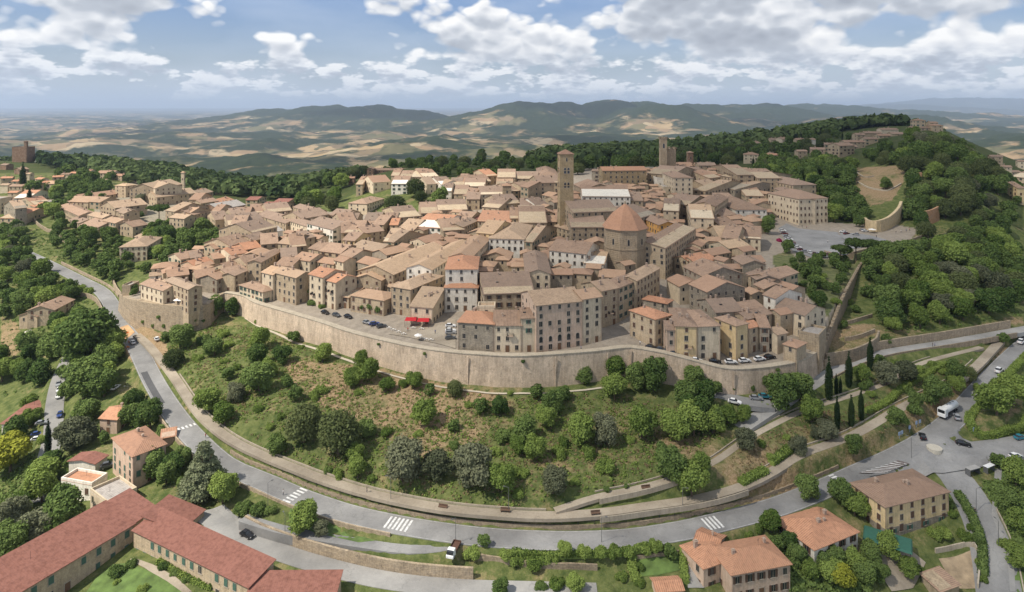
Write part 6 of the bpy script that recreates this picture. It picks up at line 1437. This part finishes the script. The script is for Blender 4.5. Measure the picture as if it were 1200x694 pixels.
# lorry with tank, flatbed truck
def lorry(u, v, ang):
    q = hit(u, v); r = empty('tanker_lorry', (q[0], q[1], q[2] + .2), ang); W = PAINTS['white']
    MB().box(3.0, 4.9, -1.2, 1.2, .5, 3.0).box(4.9, 5.05, -1.1, 1.1, .5, 1.4).build('cab', W, r); MB().box(4.86, 4.96, -1.0, 1.0, 1.7, 2.7).build('windscreen', CG, r); MB().box(-5, 3.4, -.5, .5, .7, 1.0).build('chassis', DARKM, r)
    MB().cyl((-5, 0, 2.15), (2.6, 0, 2.15), 1.2, 1.2, 18).build('tank', W, r, smooth=False); mb = MB()
    for x in (-3.4, -1.4, .8): mb.cyl((x, 0, 3.3), (x, 0, 3.5), .35, .35, 10)
    mb.build('hatch', RIM, r)
    for x in (-4, -2.9, 1.6, 4.0):
        for y in (-1.0, 1.0): w_ = inst('wheel', WHEEL, r, (x, y, .5)); w_.scale = (1.5, 1.8, 1.5)
    tag(r, 'white tanker lorry coming down the road to the roundabout', 'lorry'); return r
lorry(1111, 486, roadang(PM, 1111) + math.pi)
def pickup(u, v, ang):
    q = hit(u, v); r = empty('flatbed_truck', (q[0], q[1], q[2] + .25), ang); W = PAINTS['white']
    c_ = loft([(1.2, .4), (1.2, 2.05), (2.2, 2.1), (2.9, 1.25), (3.15, 1.1), (3.15, .4)], [.95, .88, .88, .93, .95, .95], 'cab', W); inst('cab', c_, r, (0, 0, 0)); MB().box(2.2, 2.95, -.82, .82, 1.25, 1.95, 0, Matrix.Translation((.1, 0, 0)) ).build('windscreen', CG, r)
    MB().box(-2.6, 1.05, -1.0, 1.0, .75, .9).box(-2.6, 1.05, -1.0, -.93, .9, 1.3).box(-2.6, 1.05, .93, 1.0, .9, 1.3).box(-2.6, -2.53, -.93, .93, .9, 1.3).build('flatbed', plain('bed_brown', (.10, .05, .035), .8), r)
    for x in (-1.7, 2.2):
        for y in (-.85, .85): w_ = inst('wheel', WHEEL, r, (x, y, .38)); w_.scale = (1.15,) * 3
    for y in (-.7, .7): inst('headlight', HL, r, (3.17, y, .8))
    tag(r, 'white flatbed truck with brown load bed turning off the main road', 'truck'); return r
pickup(532, 648, R(-105))
# ------------------------------------------------------------------ terrace furniture, lamps, signs
RED = plain('red_canvas', (.42, .015, .02), .85); WHT = plain('white_canvas', (.72, .70, .66), .85)
def awning(u, v, w_, d, ang, m, label, legs=True):
    q = hit(u, v); r = empty('awning', q, ang); mb = MB(); mb.prism([(-w_ / 2, -d / 2), (w_ / 2, -d / 2), (w_ / 2, d / 2), (-w_ / 2, d / 2)], 2.6, 3.4, 0, [(-w_ / 2 + .3, -.1), (w_ / 2 - .3, -.1), (w_ / 2 - .3, .1), (-w_ / 2 + .3, .1)]); mb.build('canopy', m, r)
    pm2 = MB().box(-.05, .05, -.05, .05, 0, 2.62).mesh('pole', DARKM)
    for x in (-w_ / 2 + .15, w_ / 2 - .15):
        for y in (-d / 2 + .15, d / 2 - .15): inst('pole', pm2, r, (x, y, 0))
    tag(r, label, 'awning', 'awnings and parasols'); return r
awning(482, 382, 4.6, 4, -.05, RED, 'left one of two red awnings in front of the small cream house'); awning(496.5, 383, 4.8, 4, -.05, RED, 'right one of two red awnings in front of the small cream house')
TAB = MB().cyl((0, 0, 0), (0, 0, .7), .05, .05, 6).cyl((0, 0, .7), (0, 0, .74), .4, .4, 12).mesh('table', WHT)
CHR = MB().box(-.22, .22, -.22, .22, .42, .47).box(-.22, .22, .18, .22, .47, .9).box(-.2, -.16, -.2, -.16, 0, .42).box(.16, .2, -.2, -.16, 0, .42).box(-.2, -.16, .16, .2, 0, .42).box(.16, .2, .16, .2, 0, .42).mesh('chair', WHT)
k = 0
for u, v in ((456, 386), (461, 388), (467, 390.5), (473, 393), (490, 397), (495, 398), (500, 399.5), (505, 400), (484, 386), (494, 387)):
    q = hit(u, v); o = bpy.data.objects.new('cafe_table', TAB); C.objects.link(o); o.location = (q[0], q[1], q[2] + .2); k += 1
    tag(o, 'small white cafe table number %d' % k if 0 else 'small round white cafe table on the terrace street by the rampart', 'table', 'cafe tables by the rampart')
    for s in (-1, 1):
        c_ = bpy.data.objects.new('cafe_chair', CHR); C.objects.link(c_); c_.location = (q[0] + s * .75, q[1], q[2] + .2); c_.rotation_euler = (0, 0, s * -math.pi / 2 + 0); tag(c_, 'small white cafe chair on the terrace street by the rampart', 'chair', 'cafe chairs by the rampart')
def parasol(u, v, rad, m, label):
    q = hit(u, v); r = empty('parasol', q, random.random()); MB().cyl((0, 0, 0), (0, 0, 2.6), .04, .04, 6).build('pole', DARKM, r); MB().cyl((0, 0, 2.1), (0, 0, 2.75), rad, .05, 8).build('canopy', m, r); tag(r, label, 'parasol', 'awnings and parasols')
parasol(91, 547, 2.2, WHT, 'white parasol left of the terracotta terrace'); parasol(208, 357, 1.8, WHT, 'left white parasol below the tan house on the rough wall'); parasol(213, 357, 1.8, WHT, 'right white parasol below the tan house on the rough wall'); parasol(490, 399.5, 1.5, WHT, 'white parasol over the tables right of the red awnings'); parasol(1022, 273, 2.4, WHT, 'white parasol beside the curved ochre wall'); parasol(996, 287, 3, WHT, 'white canopy on the square beneath the umbrella pines')
p = hit(1040, 645); r = empty('green_canopy', p, -.55); MB().prism([(-5.5, -3.2), (5.5, -3.2), (5.5, 3.2), (-5.5, 3.2)], 2.7, 3.1, 0, [(-5.2, -2.9), (5.2, -2.9), (5.2, 2.9), (-5.2, 2.9)]).build('canopy', plain('green_tarp', (.035, .12, .085), .8), r)
for x in (-5, 5):
    for y in (-2.9, 2.9): MB().box(x - .08, x + .08, y - .08, y + .08, -1, 2.7).build('post', DARKM, r)
tag(r, 'dark green canopy roof at the left foot of the yellow house', 'canopy')
# terrace rail of the annex, school downpipes, white awning
LAMPM = plain('lamp_metal', (.18, .18, .18), .5, .5)
def lamp(u, v, h, ang, label):
    q = hit(u, v); r = empty('street_lamp', q, ang); MB().cyl((0, 0, -.5), (0, 0, h), .08, .05, 8).build('pole', LAMPM, r); MB().cyl((0, 0, h - .05), (1.1, 0, h + .15), .04, .03, 6).build('arm', LAMPM, r); MB().box(.9, 1.5, -.14, .14, h + .08, h + .2).build('lamp_head', LAMPM, r); tag(r, label, 'street lamp', 'street lamps')
for u, v, lb in ((314, 593, 'street lamp on the lower edge of the main road left of the round tree'), (458, 586, 'street lamp on the promenade left of centre'), (534, 637, 'street lamp on the main road near the white truck'), (596, 600, 'street lamp on the promenade at centre'), (841, 505, 'thin lamp post beside the climbing path'), (1068, 538, 'street lamp at the hatched island'), (1144, 600, 'street lamp on the side road bend'), (150, 470, 'street lamp on the left bend of the main road'), (258, 560, 'street lamp above the zebra at left'), (705, 636, 'street lamp on the main road right of centre'), (1170, 640, 'street lamp on the kerb wall at bottom right'), (334, 632, 'street lamp on the ramp at left'), (800, 600, 'street lamp on the promenade at right')): lamp(u, v, 6.5 if v > 500 else 5.5, random.uniform(0, 6.28), lb)
BEN = MB().box(-.9, .9, -.25, .25, .42, .5).box(-.9, .9, .2, .27, .55, .9).box(-.8, -.7, -.2, .2, 0, .42).box(.7, .8, -.2, .2, 0, .42).mesh('bench', plain('bench_wood', (.12, .07, .045), .8))
for u, v, lb in ((519, 596.5, 'dark bench on the promenade left of the fork'), (592, 600.5, 'dark bench on the promenade at the centre'), (698, 604, 'dark bench between the two promenade branches'), (757, 574, 'dark bench beside the climbing path')):
    q = hit(u, v); o = bpy.data.objects.new('bench', BEN); C.objects.link(o); o.location = (q[0], q[1], q[2] + .1); o.rotation_euler = (0, 0, roadang(PP, u)); o.scale = (1.4, 1.4, 1.2); tag(o, lb, 'bench', 'benches on the promenade')
BOARD = MB().box(-.04, .04, -.04, .04, 0, 2).box(-.5, .5, -.05, .05, 1.0, 2.1).mesh('signboard', plain('sign_blue', (.30, .38, .50), .6))
for u, v, lb in ((1054, 514, 'leftmost small poster board on the verge above the roundabout'), (1057, 512.5, 'second small poster board on the verge above the roundabout'), (1066, 506.5, 'middle small poster board on the verge above the roundabout'), (1074, 501, 'fourth small poster board on the verge above the roundabout'), (1078, 499.5, 'rightmost small poster board on the verge above the roundabout'), (1141, 509, 'information board at the tip of the curved hedge')):
    q = hit(u, v); o = bpy.data.objects.new('poster_board', BOARD); C.objects.link(o); o.location = q; o.rotation_euler = (0, 0, roadang(PM, u)); tag(o, lb, 'sign', 'poster boards near the roundabout')
# bus shelter pieces at right, glasshouse like canopies
q = hit(1140, 556); r = empty('bus_shelter', q, .35); r.scale = (.7, .7, .8); MB().box(-3, 3, -1.2, 1.2, 2.4, 2.55).build('roof', ASPHL, r); MB().box(-2.9, 2.9, 1.05, 1.15, .2, 2.3).build('back_panel', LAMPM, r)
for x in (-2.8, 2.8): MB().box(x - .06, x + .06, -1, 1, 0, 2.4).build('frame', LAMPM, r)
tag(r, 'grey shelter with flat roof at the corner of the side road', 'shelter'); q = hit(1159, 553); r = empty('bus_shelter', q, .45); r.scale = (.7, .7, .8); MB().box(-2.6, 2.6, -1, 1, 2.3, 2.42).build('roof', PAINTS['white'], r)
for x in (-2.4, 2.4): MB().box(x - .06, x + .06, -.9, .9, 0, 2.3).build('frame', LAMPM, r)
tag(r, 'small white-roofed shelter next to the grey one by the side road', 'shelter')
for u, v, n in ((156, 412, 4),):
    for k, (a, b) in enumerate(((150, 408), (152, 402), (146, 396), (149, 391))):
        q = hit(a, b); o = MB().box(-.6, .6, -.04, .04, .25, .9).box(-.55, -.45, -.25, .25, 0, .3).box(.45, .55, -.25, .25, 0, .3).build('road_barrier', plain('barrier_orange', (.7, .2, .05), .6)); o.location = q; tag(o, ['orange road barrier nearest the camera at the gate works', 'second orange road barrier from the camera at the gate works', 'third orange road barrier from the camera at the gate works', 'farthest orange road barrier at the gate works'][k], 'barrier', 'barriers at the gate works')
# ------------------------------------------------------------------ people
def skinned(name, J, E, rad, mats, matf):
    me = bpy.data.meshes.new(name); me.from_pydata(J, E, []); o = bpy.data.objects.new(name, me); C.objects.link(o); md = o.modifiers.new('s', 'SKIN')
    for i, r in enumerate(rad): me.skin_vertices[0].data[i].radius = (r, r)
    me.skin_vertices[0].data[0].use_root = True; sb = o.modifiers.new('d', 'SUBSURF'); sb.levels = 1; sb.render_levels = 1; dg = bpy.context.evaluated_depsgraph_get(); m2 = bpy.data.meshes.new_from_object(o.evaluated_get(dg)); bpy.data.objects.remove(o)
    m2.materials.clear()
    for q in mats: m2.materials.append(q)
    for p in m2.polygons: p.material_index = matf(p.center)
    m2.name = name; return m2
SKIN = plain('skin', (.45, .27, .19), .6); TROU = plain('trousers', (.05, .055, .08), .8); HAIR = plain('hair', (.04, .025, .015), .8); SHIRTS = [plain('shirt_' + n, c, .85) for n, c in (('white', (.7, .7, .68)), ('blue', (.08, .14, .3)), ('dark', (.03, .03, .035)), ('red', (.4, .04, .04)))]
J = [(0, 0, .92), (0, 0, 1.15), (0, 0, 1.42), (0, .02, 1.52), (0, .03, 1.66), (.19, 0, 1.40), (.27, .02, 1.12), (.27, .14, .90), (-.19, 0, 1.40), (-.27, -.02, 1.12), (-.26, .08, .88), (.10, 0, .88), (.11, .10, .50), (.11, .02, .08), (.11, .14, .04), (-.10, 0, .88), (-.11, -.04, .50), (-.11, -.22, .10), (-.11, -.10, .04)]
E = [(0, 1), (1, 2), (2, 3), (3, 4), (2, 5), (5, 6), (6, 7), (2, 8), (8, 9), (9, 10), (0, 11), (11, 12), (12, 13), (13, 14), (0, 15), (15, 16), (16, 17), (17, 18)]
RA = [.13, .13, .14, .055, .10, .06, .045, .035, .06, .045, .035, .09, .065, .045, .04, .09, .065, .045, .04]
PB = [skinned('body', J, E, RA, [SKIN, s, TROU], lambda c: 0 if c.z > 1.49 or (abs(c.x) > .2 and c.z < 1.18) else 1 if c.z > .95 else 2) for s in SHIRTS]
HR = MB(); HR.prism([(.095 * math.cos(a), -.01 + .115 * math.sin(a)) for a in np.linspace(0, 6.28, 11)[:-1]], 1.69, 1.8, 0, [(.05 * math.cos(a), -.01 + .06 * math.sin(a)) for a in np.linspace(0, 6.28, 11)[:-1]]); HRM = HR.mesh('hair', HAIR)
def person(u, v, ang, s, label):
    q = hit(u, v); r = bpy.data.objects.new('person', PB[s]); C.objects.link(r); r.location = (q[0], q[1], q[2] + .12); r.rotation_euler = (0, 0, ang); inst('hair', HRM, r, (0, 0, 0)); tag(r, label, 'person', 'people on foot')
for u, v, s, lb in ((430, 577.5, 2, 'person in dark top walking on the promenade left of centre'), (1093, 407, 2, 'left person of two walking on the gate road'), (1095.5, 407.5, 1, 'right person of two walking on the gate road'), (1142.5, 603, 2, 'person in dark clothes walking down the side road'), (332, 581, 0, 'person in white near the zebra at left'), (681, 411, 1, 'person in blue by the long pink palazzo'), (178, 478, 2, 'person standing at the left bend of the road'), (241, 514, 3, 'person in red top on the promenade at left'),
                 (936, 266, 0, 'person in white at the corner of the long pale building'), (940, 267, 2, 'person in dark top at the corner of the long pale building'), (945, 268, 3, 'person in red below the long pale building'), (1050, 274, 2, 'person in dark top beside the curved ochre wall'), (1056, 273, 0, 'person in white beside the curved ochre wall'), (1062, 272, 1, 'person in blue beside the curved ochre wall'), (1066, 271, 3, 'person in red beside the curved ochre wall'), (1027, 279, 2, 'person in dark top on the square'), (970, 285, 0, 'person in white on the square'), (750, 405, 0, 'person in white at the ramp street by the lone tan house'), (510, 392, 1, 'person in blue near the cafe tables'), (478, 389, 3, 'person in red before the left red awning')): person(u, v, random.uniform(0, 6.28), s, lb)
# ------------------------------------------------------------------ unseen clouds added to shade the town's right and some hills; haze
cm, ct, cb = mat('shade_cloud', 1, 0); ct.n.clear(); co = ct.new('ShaderNodeOutputMaterial'); df = ct.new('ShaderNodeBsdfDiffuse'); df.inputs[0].default_value = (.95, .95, .95, 1); tp = ct.new('ShaderNodeBsdfTransparent'); mx = ct.new('ShaderNodeMixShader')
ob = ct.new('ShaderNodeTexCoord').outputs['Object']; nn = ct.noise(ob, 2.2, 5, .6); ln = ct.vmath('LENGTH', ob) if 0 else None
vl = ct.new('ShaderNodeVectorMath', operation='LENGTH'); ct.l.new(ct.vmath('MULTIPLY', ob, (1, 1, 0)), vl.inputs[0]); fo_ = ct.mr(ct.math('ADD', vl.outputs['Value'], ct.mr(nn, .3, .7, -.25, .25)), .66, 1.0, .37, 0.0); ct.l.new(ct.math('MAXIMUM', fo_, 0.0), mx.inputs[0]); ct.l.new(tp.outputs[0], mx.inputs[1]); ct.l.new(df.outputs[0], mx.inputs[2]); ct.l.new(mx.outputs[0], co.inputs[0])
def cloud(gx_, gy_, gz_, alt, sx_, sy_, seed, label):
    k = (alt - gz_) / SUN_DIR.z; x = gx_ + SUN_DIR.x * k; y = gy_ + SUN_DIR.y * k; bm = bmesh.new(); bmesh.ops.create_icosphere(bm, subdivisions=4, radius=1)
    for v in bm.verts: n = fbm(np.array([v.co.x * 2.2 + seed]), np.array([v.co.y * 2.2 + v.co.z * 2]), 4)[0]; v.co *= 1 + n * .5; v.co.z *= .22 if v.co.z > 0 else .08
    me = bpy.data.meshes.new('cloud'); bm.to_mesh(me); bm.free(); me.materials.append(cm); o = bpy.data.objects.new('cloud', me); C.objects.link(o); o.location = (x, y, alt); o.scale = (sx_, sy_, sx_ * .6); tag(o, label, 'cloud', 'unseen clouds added for their shade', 'structure')
cloud(420, 330, 20, 1500, 540, 720, 1, 'wide thin unseen cloud added to shade the right side of the town')
cloud(160, 900, 20, 1500, 700, 330, 4, 'thin unseen cloud added to shade the rear of the town')
for i_, (a_, b_, c_, d_) in enumerate(((1500, 8800, 1500, 700), (-1500, 9500, 1700, 800), (-4200, 7000, 1300, 600), (300, 5200, 800, 350), (3600, 7800, 1500, 600), (-900, 3600, 600, 260), (-6500, 11500, 2200, 900), (2600, 4600, 700, 300), (6000, 10500, 2200, 900))):
    cloud(a_, b_, -200, 2900, c_, d_, 7 + i_, ['broad unseen cloud added to shade the central mountain', 'broad unseen cloud added to shade the left-centre hills', 'unseen cloud added to shade the far left fields', 'small unseen cloud added to shade the pale fields behind the tower', 'unseen cloud added to shade the right-centre hills', 'small unseen cloud added to shade the ravine behind the town', 'broad unseen cloud added to shade the distant left plain', 'small unseen cloud added to shade the hills behind the square', 'broad unseen cloud added to shade the far right hills'][i_])  # added above the frame, only their shade on the hills shows
hb = MB().box(-60000, 60000, -3000, 90000, -900, 640).build('haze', None if 0 else []) ; tag(hb, 'thin pale blue summer haze in the air over the whole country', 'haze', kind='stuff')
hm = bpy.data.materials.new('haze_air'); hm.use_nodes = True; h_ = NT(hm.node_tree); h_.n.clear(); ho = h_.new('ShaderNodeOutputMaterial'); pv = h_.new('ShaderNodeVolumePrincipled'); pv.inputs['Color'].default_value = (.64, .78, 1.0, 1); pv.inputs['Density'].default_value = 4.3e-5; pv.inputs['Anisotropy'].default_value = .15; h_.l.new(pv.outputs[0], ho.inputs['Volume']); hb.data.materials.append(hm)
# ------------------------------------------------------------------ labels that single things out
LMK = [(662, 225, 'the tall bell tower'), (732, 290, 'the octagonal baptistery'), (700, 255, 'the cathedral nave'), (732, 212, 'the big stone palazzo'), (783, 190, 'the battlemented tower'), (940, 235, 'the long pale building'), (883, 250, 'the bright white house'), (541, 335, 'the white double-roofed house'), (489, 370, 'the red awnings'), (566, 290, 'the ochre palazzo'), (598, 290, 'the big white palazzo'), (603, 345, 'the arched-window hall'), (672, 300, 'the white tall palazzo'),
       (332, 330, 'the grey rampart gable house'), (380, 325, 'the two orange roofs'), (160, 530, 'the pink villa'), (100, 640, 'the red-roofed school'), (1065, 590, 'the yellow roundabout house'), (958, 615, 'the white bungalow'), (868, 655, 'the rambling orange-roofed house'), (145, 350, 'the gate tower'), (200, 218, 'the abbey church'), (152, 215, 'the convent block'), (155, 290, 'the terraced villa'), (330, 245, 'the courtyard palace'), (390, 268, 'the white walled front'),
       (458, 196, 'the long hilltop hospital'), (418, 240, 'the lone spur villa'), (467, 218, 'the lavender-white villa'), (24, 178, 'the brick castle'), (1085, 145, 'the hilltop castle'), (1010, 160, 'the hillside roofs'), (880, 183, 'the cream tree-set villa'), (820, 170, 'the yellow villa'), (806, 395, 'the yellow rampart house'), (868, 385, 'the tall ochre house'), (930, 405, 'the bastion gatehouse'), (925, 355, 'the long cream spur house'), (1185, 215, 'the far right hamlet'),
       (60, 480, 'the left lane'), (1095, 527, 'the roundabout'), (200, 265, 'the umbrella pine'), (1035, 262, 'the curved ochre wall'), (1035, 225, 'the bare clearing'), (1000, 370, 'the terraced garden'), (760, 370, 'the lone tan ramp house'), (670, 385, 'the long pink palazzo'), (590, 395, 'the loggia house'), (800, 290, 'the long straight wing'), (830, 330, 'the grey gable-fronted house'), (600, 235, 'the stout tower house'), (210, 335, 'the rough wall house'), (300, 360, 'the rampart steps'),
       (450, 300, 'the long pale roofs'), (470, 265, 'the green-shuttered house'), (520, 340, 'the small terrace garden'), (355, 390, 'the white slope path'), (240, 470, 'the left promenade bend'), (345, 520, 'the slope foot left'), (430, 500, 'the two big oaks'), (520, 540, 'the grey trees on the slope'), (530, 460, 'the round dark bush'), (620, 500, 'the mid slope thickets'), (690, 480, 'the yellow-green slope tree'), (790, 470, 'the big trees below the rampart'), (800, 550, 'the climbing path'), (920, 455, 'the parking strip'), (1000, 470, 'the cypress group'),
       (1060, 470, 'the zigzag paths'), (1165, 470, 'the curved hedge garden'), (1190, 620, 'the right meadow'), (1000, 670, 'the bottom orchard'), (355, 605, 'the round roadside tree'), (240, 560, 'the feathery cedar'), (560, 645, 'the white flatbed truck'), (660, 650, 'the long roadside hedge'), (770, 660, 'the little lawn'), (15, 480, 'the bright red roof'), (20, 555, 'the bright yellow tree'), (130, 490, 'the small pink house'), (70, 350, 'the ruined farmhouse'), (90, 310, 'the pale left road'), (30, 240, 'the leftmost orange roofs'), (960, 290, 'the parking square'), (850, 610, 'the right zebra crossing'), (985, 540, 'the far right zebra')]
def relation(u, v):
    b = min(LMK, key=lambda q: (q[0] - u) ** 2 + ((q[1] - v) * 1.3) ** 2); dx, dy = u - b[0], v - b[1]
    if abs(dx) > abs(dy) * 1.3: r = ('just ' if abs(dx) < 16 else '') + ('right of' if dx > 0 else 'left of')
    else: r = 'beside' if abs(dy) < 7 else ('just behind' if dy > -16 else 'well behind') if dy < 0 else ('just in front of' if dy < 16 else 'well in front of')
    return r + ' ' + b[2]
def ordn(k, n): return ['leftmost', 'rightmost'][k > 0] if n == 2 else ('leftmost' if k == 0 else 'rightmost' if k == n - 1 else ['second', 'third', 'fourth', 'fifth', 'sixth', 'seventh', 'eighth', 'ninth', 'tenth', 'eleventh', 'twelfth', 'thirteenth', 'fourteenth', 'fifteenth'][min(k - 1, 13)] + ' from left')
used = {}
for o in bpy.data.objects:
    if 'label' in o and o.parent is None: used[o['label']] = 1
def assign(items, mk, mk2):
    D_ = {}
    for it in items:
        if it['o'].get('label'): continue
        D_.setdefault(mk(it), []).append(it)
    for lb, g in D_.items():
        if len(g) == 1: g[0]['o']['label'] = lb; continue
        E_ = {}
        for it in g: E_.setdefault(mk2(it), []).append(it)
        for lb2, g2 in E_.items():
            if len(g2) == 1 and lb2 != lb: g2[0]['o']['label'] = lb2; continue
            g2.sort(key=lambda q: q['u'])
            for k_, it in enumerate(g2): it['o']['label'] = (ordn(k_, len(g2)) + ' ' + lb2) if len(g2) <= 16 else lb2
def hl(it, full=False):
    wn = WALL[it['wc']][0]; rn = ROOF[it['rc']][0]; t = {'g': 'gable', 'G': 'gable-end', 'h': 'hip', 's': 'lean-to', 'f': 'flat'}[it['typ']]
    sz = ('long ' if it['w'] > 19 or it['d'] > 22 else 'small ' if it['w'] * it['d'] < 60 else '') + ('tall ' if it['h'] > 10.5 else 'low ' if it['h'] < 7 else '')
    return '%s%s house with %s %s roof %s' % (sz if full else '', wn, rn, t, relation(it['u'], it['v']))
assign(HOUSES, lambda i: hl(i), lambda i: hl(i, True))
for it in HOUSES:
    lb = it['o']['label']
    if len(lb.split()) > 16: lb = lb.replace(' gable-end roof', ' roof').replace(' gable roof', ' roof').replace('small low ', 'low ').replace('just ', '').replace('long tall ', 'tall ').replace('house with', 'house,').replace('well ', '')
    it['o']['label'] = ' '.join(lb.split()[:16])
def tl(it, full=False):
    sz = 'small ' if it['dia'] < 5 else 'large ' if it['dia'] > 11 else ''
    return '%s%s %s' % (sz if full else '', it['desc'], relation(it['u'], it['v']))
assign(TREES, lambda i: tl(i), lambda i: tl(i, True))
TL = [dict(o=o, u=CU + F * o.location.x / o.location.y, v=0) for o in bpy.data.objects if o.name.split('.')[0] in ('cafe_table', 'cafe_chair')]
for it in TL: del it['o']['label']
assign([t for t in TL if 'table' in t['o'].name], lambda i: 'small round white cafe table by the rampart', lambda i: 'small round white cafe table by the rampart')
for it in TL:
    if 'chair' in it['o'].name: it['o']['label'] = 'small white cafe chair on the terrace street by the rampart'
CL = [dict(o=c[0], u=c[2], v=c[3], col=c[1]) for c in CARS]
assign(CL, lambda i: '%s car parked on the square' % i['col'], lambda i: '%s car parked on the square' % i['col'])
print('houses', len(HOUSES), 'fill', nf, 'trees', len(TREES), 'objects', len(bpy.data.objects))
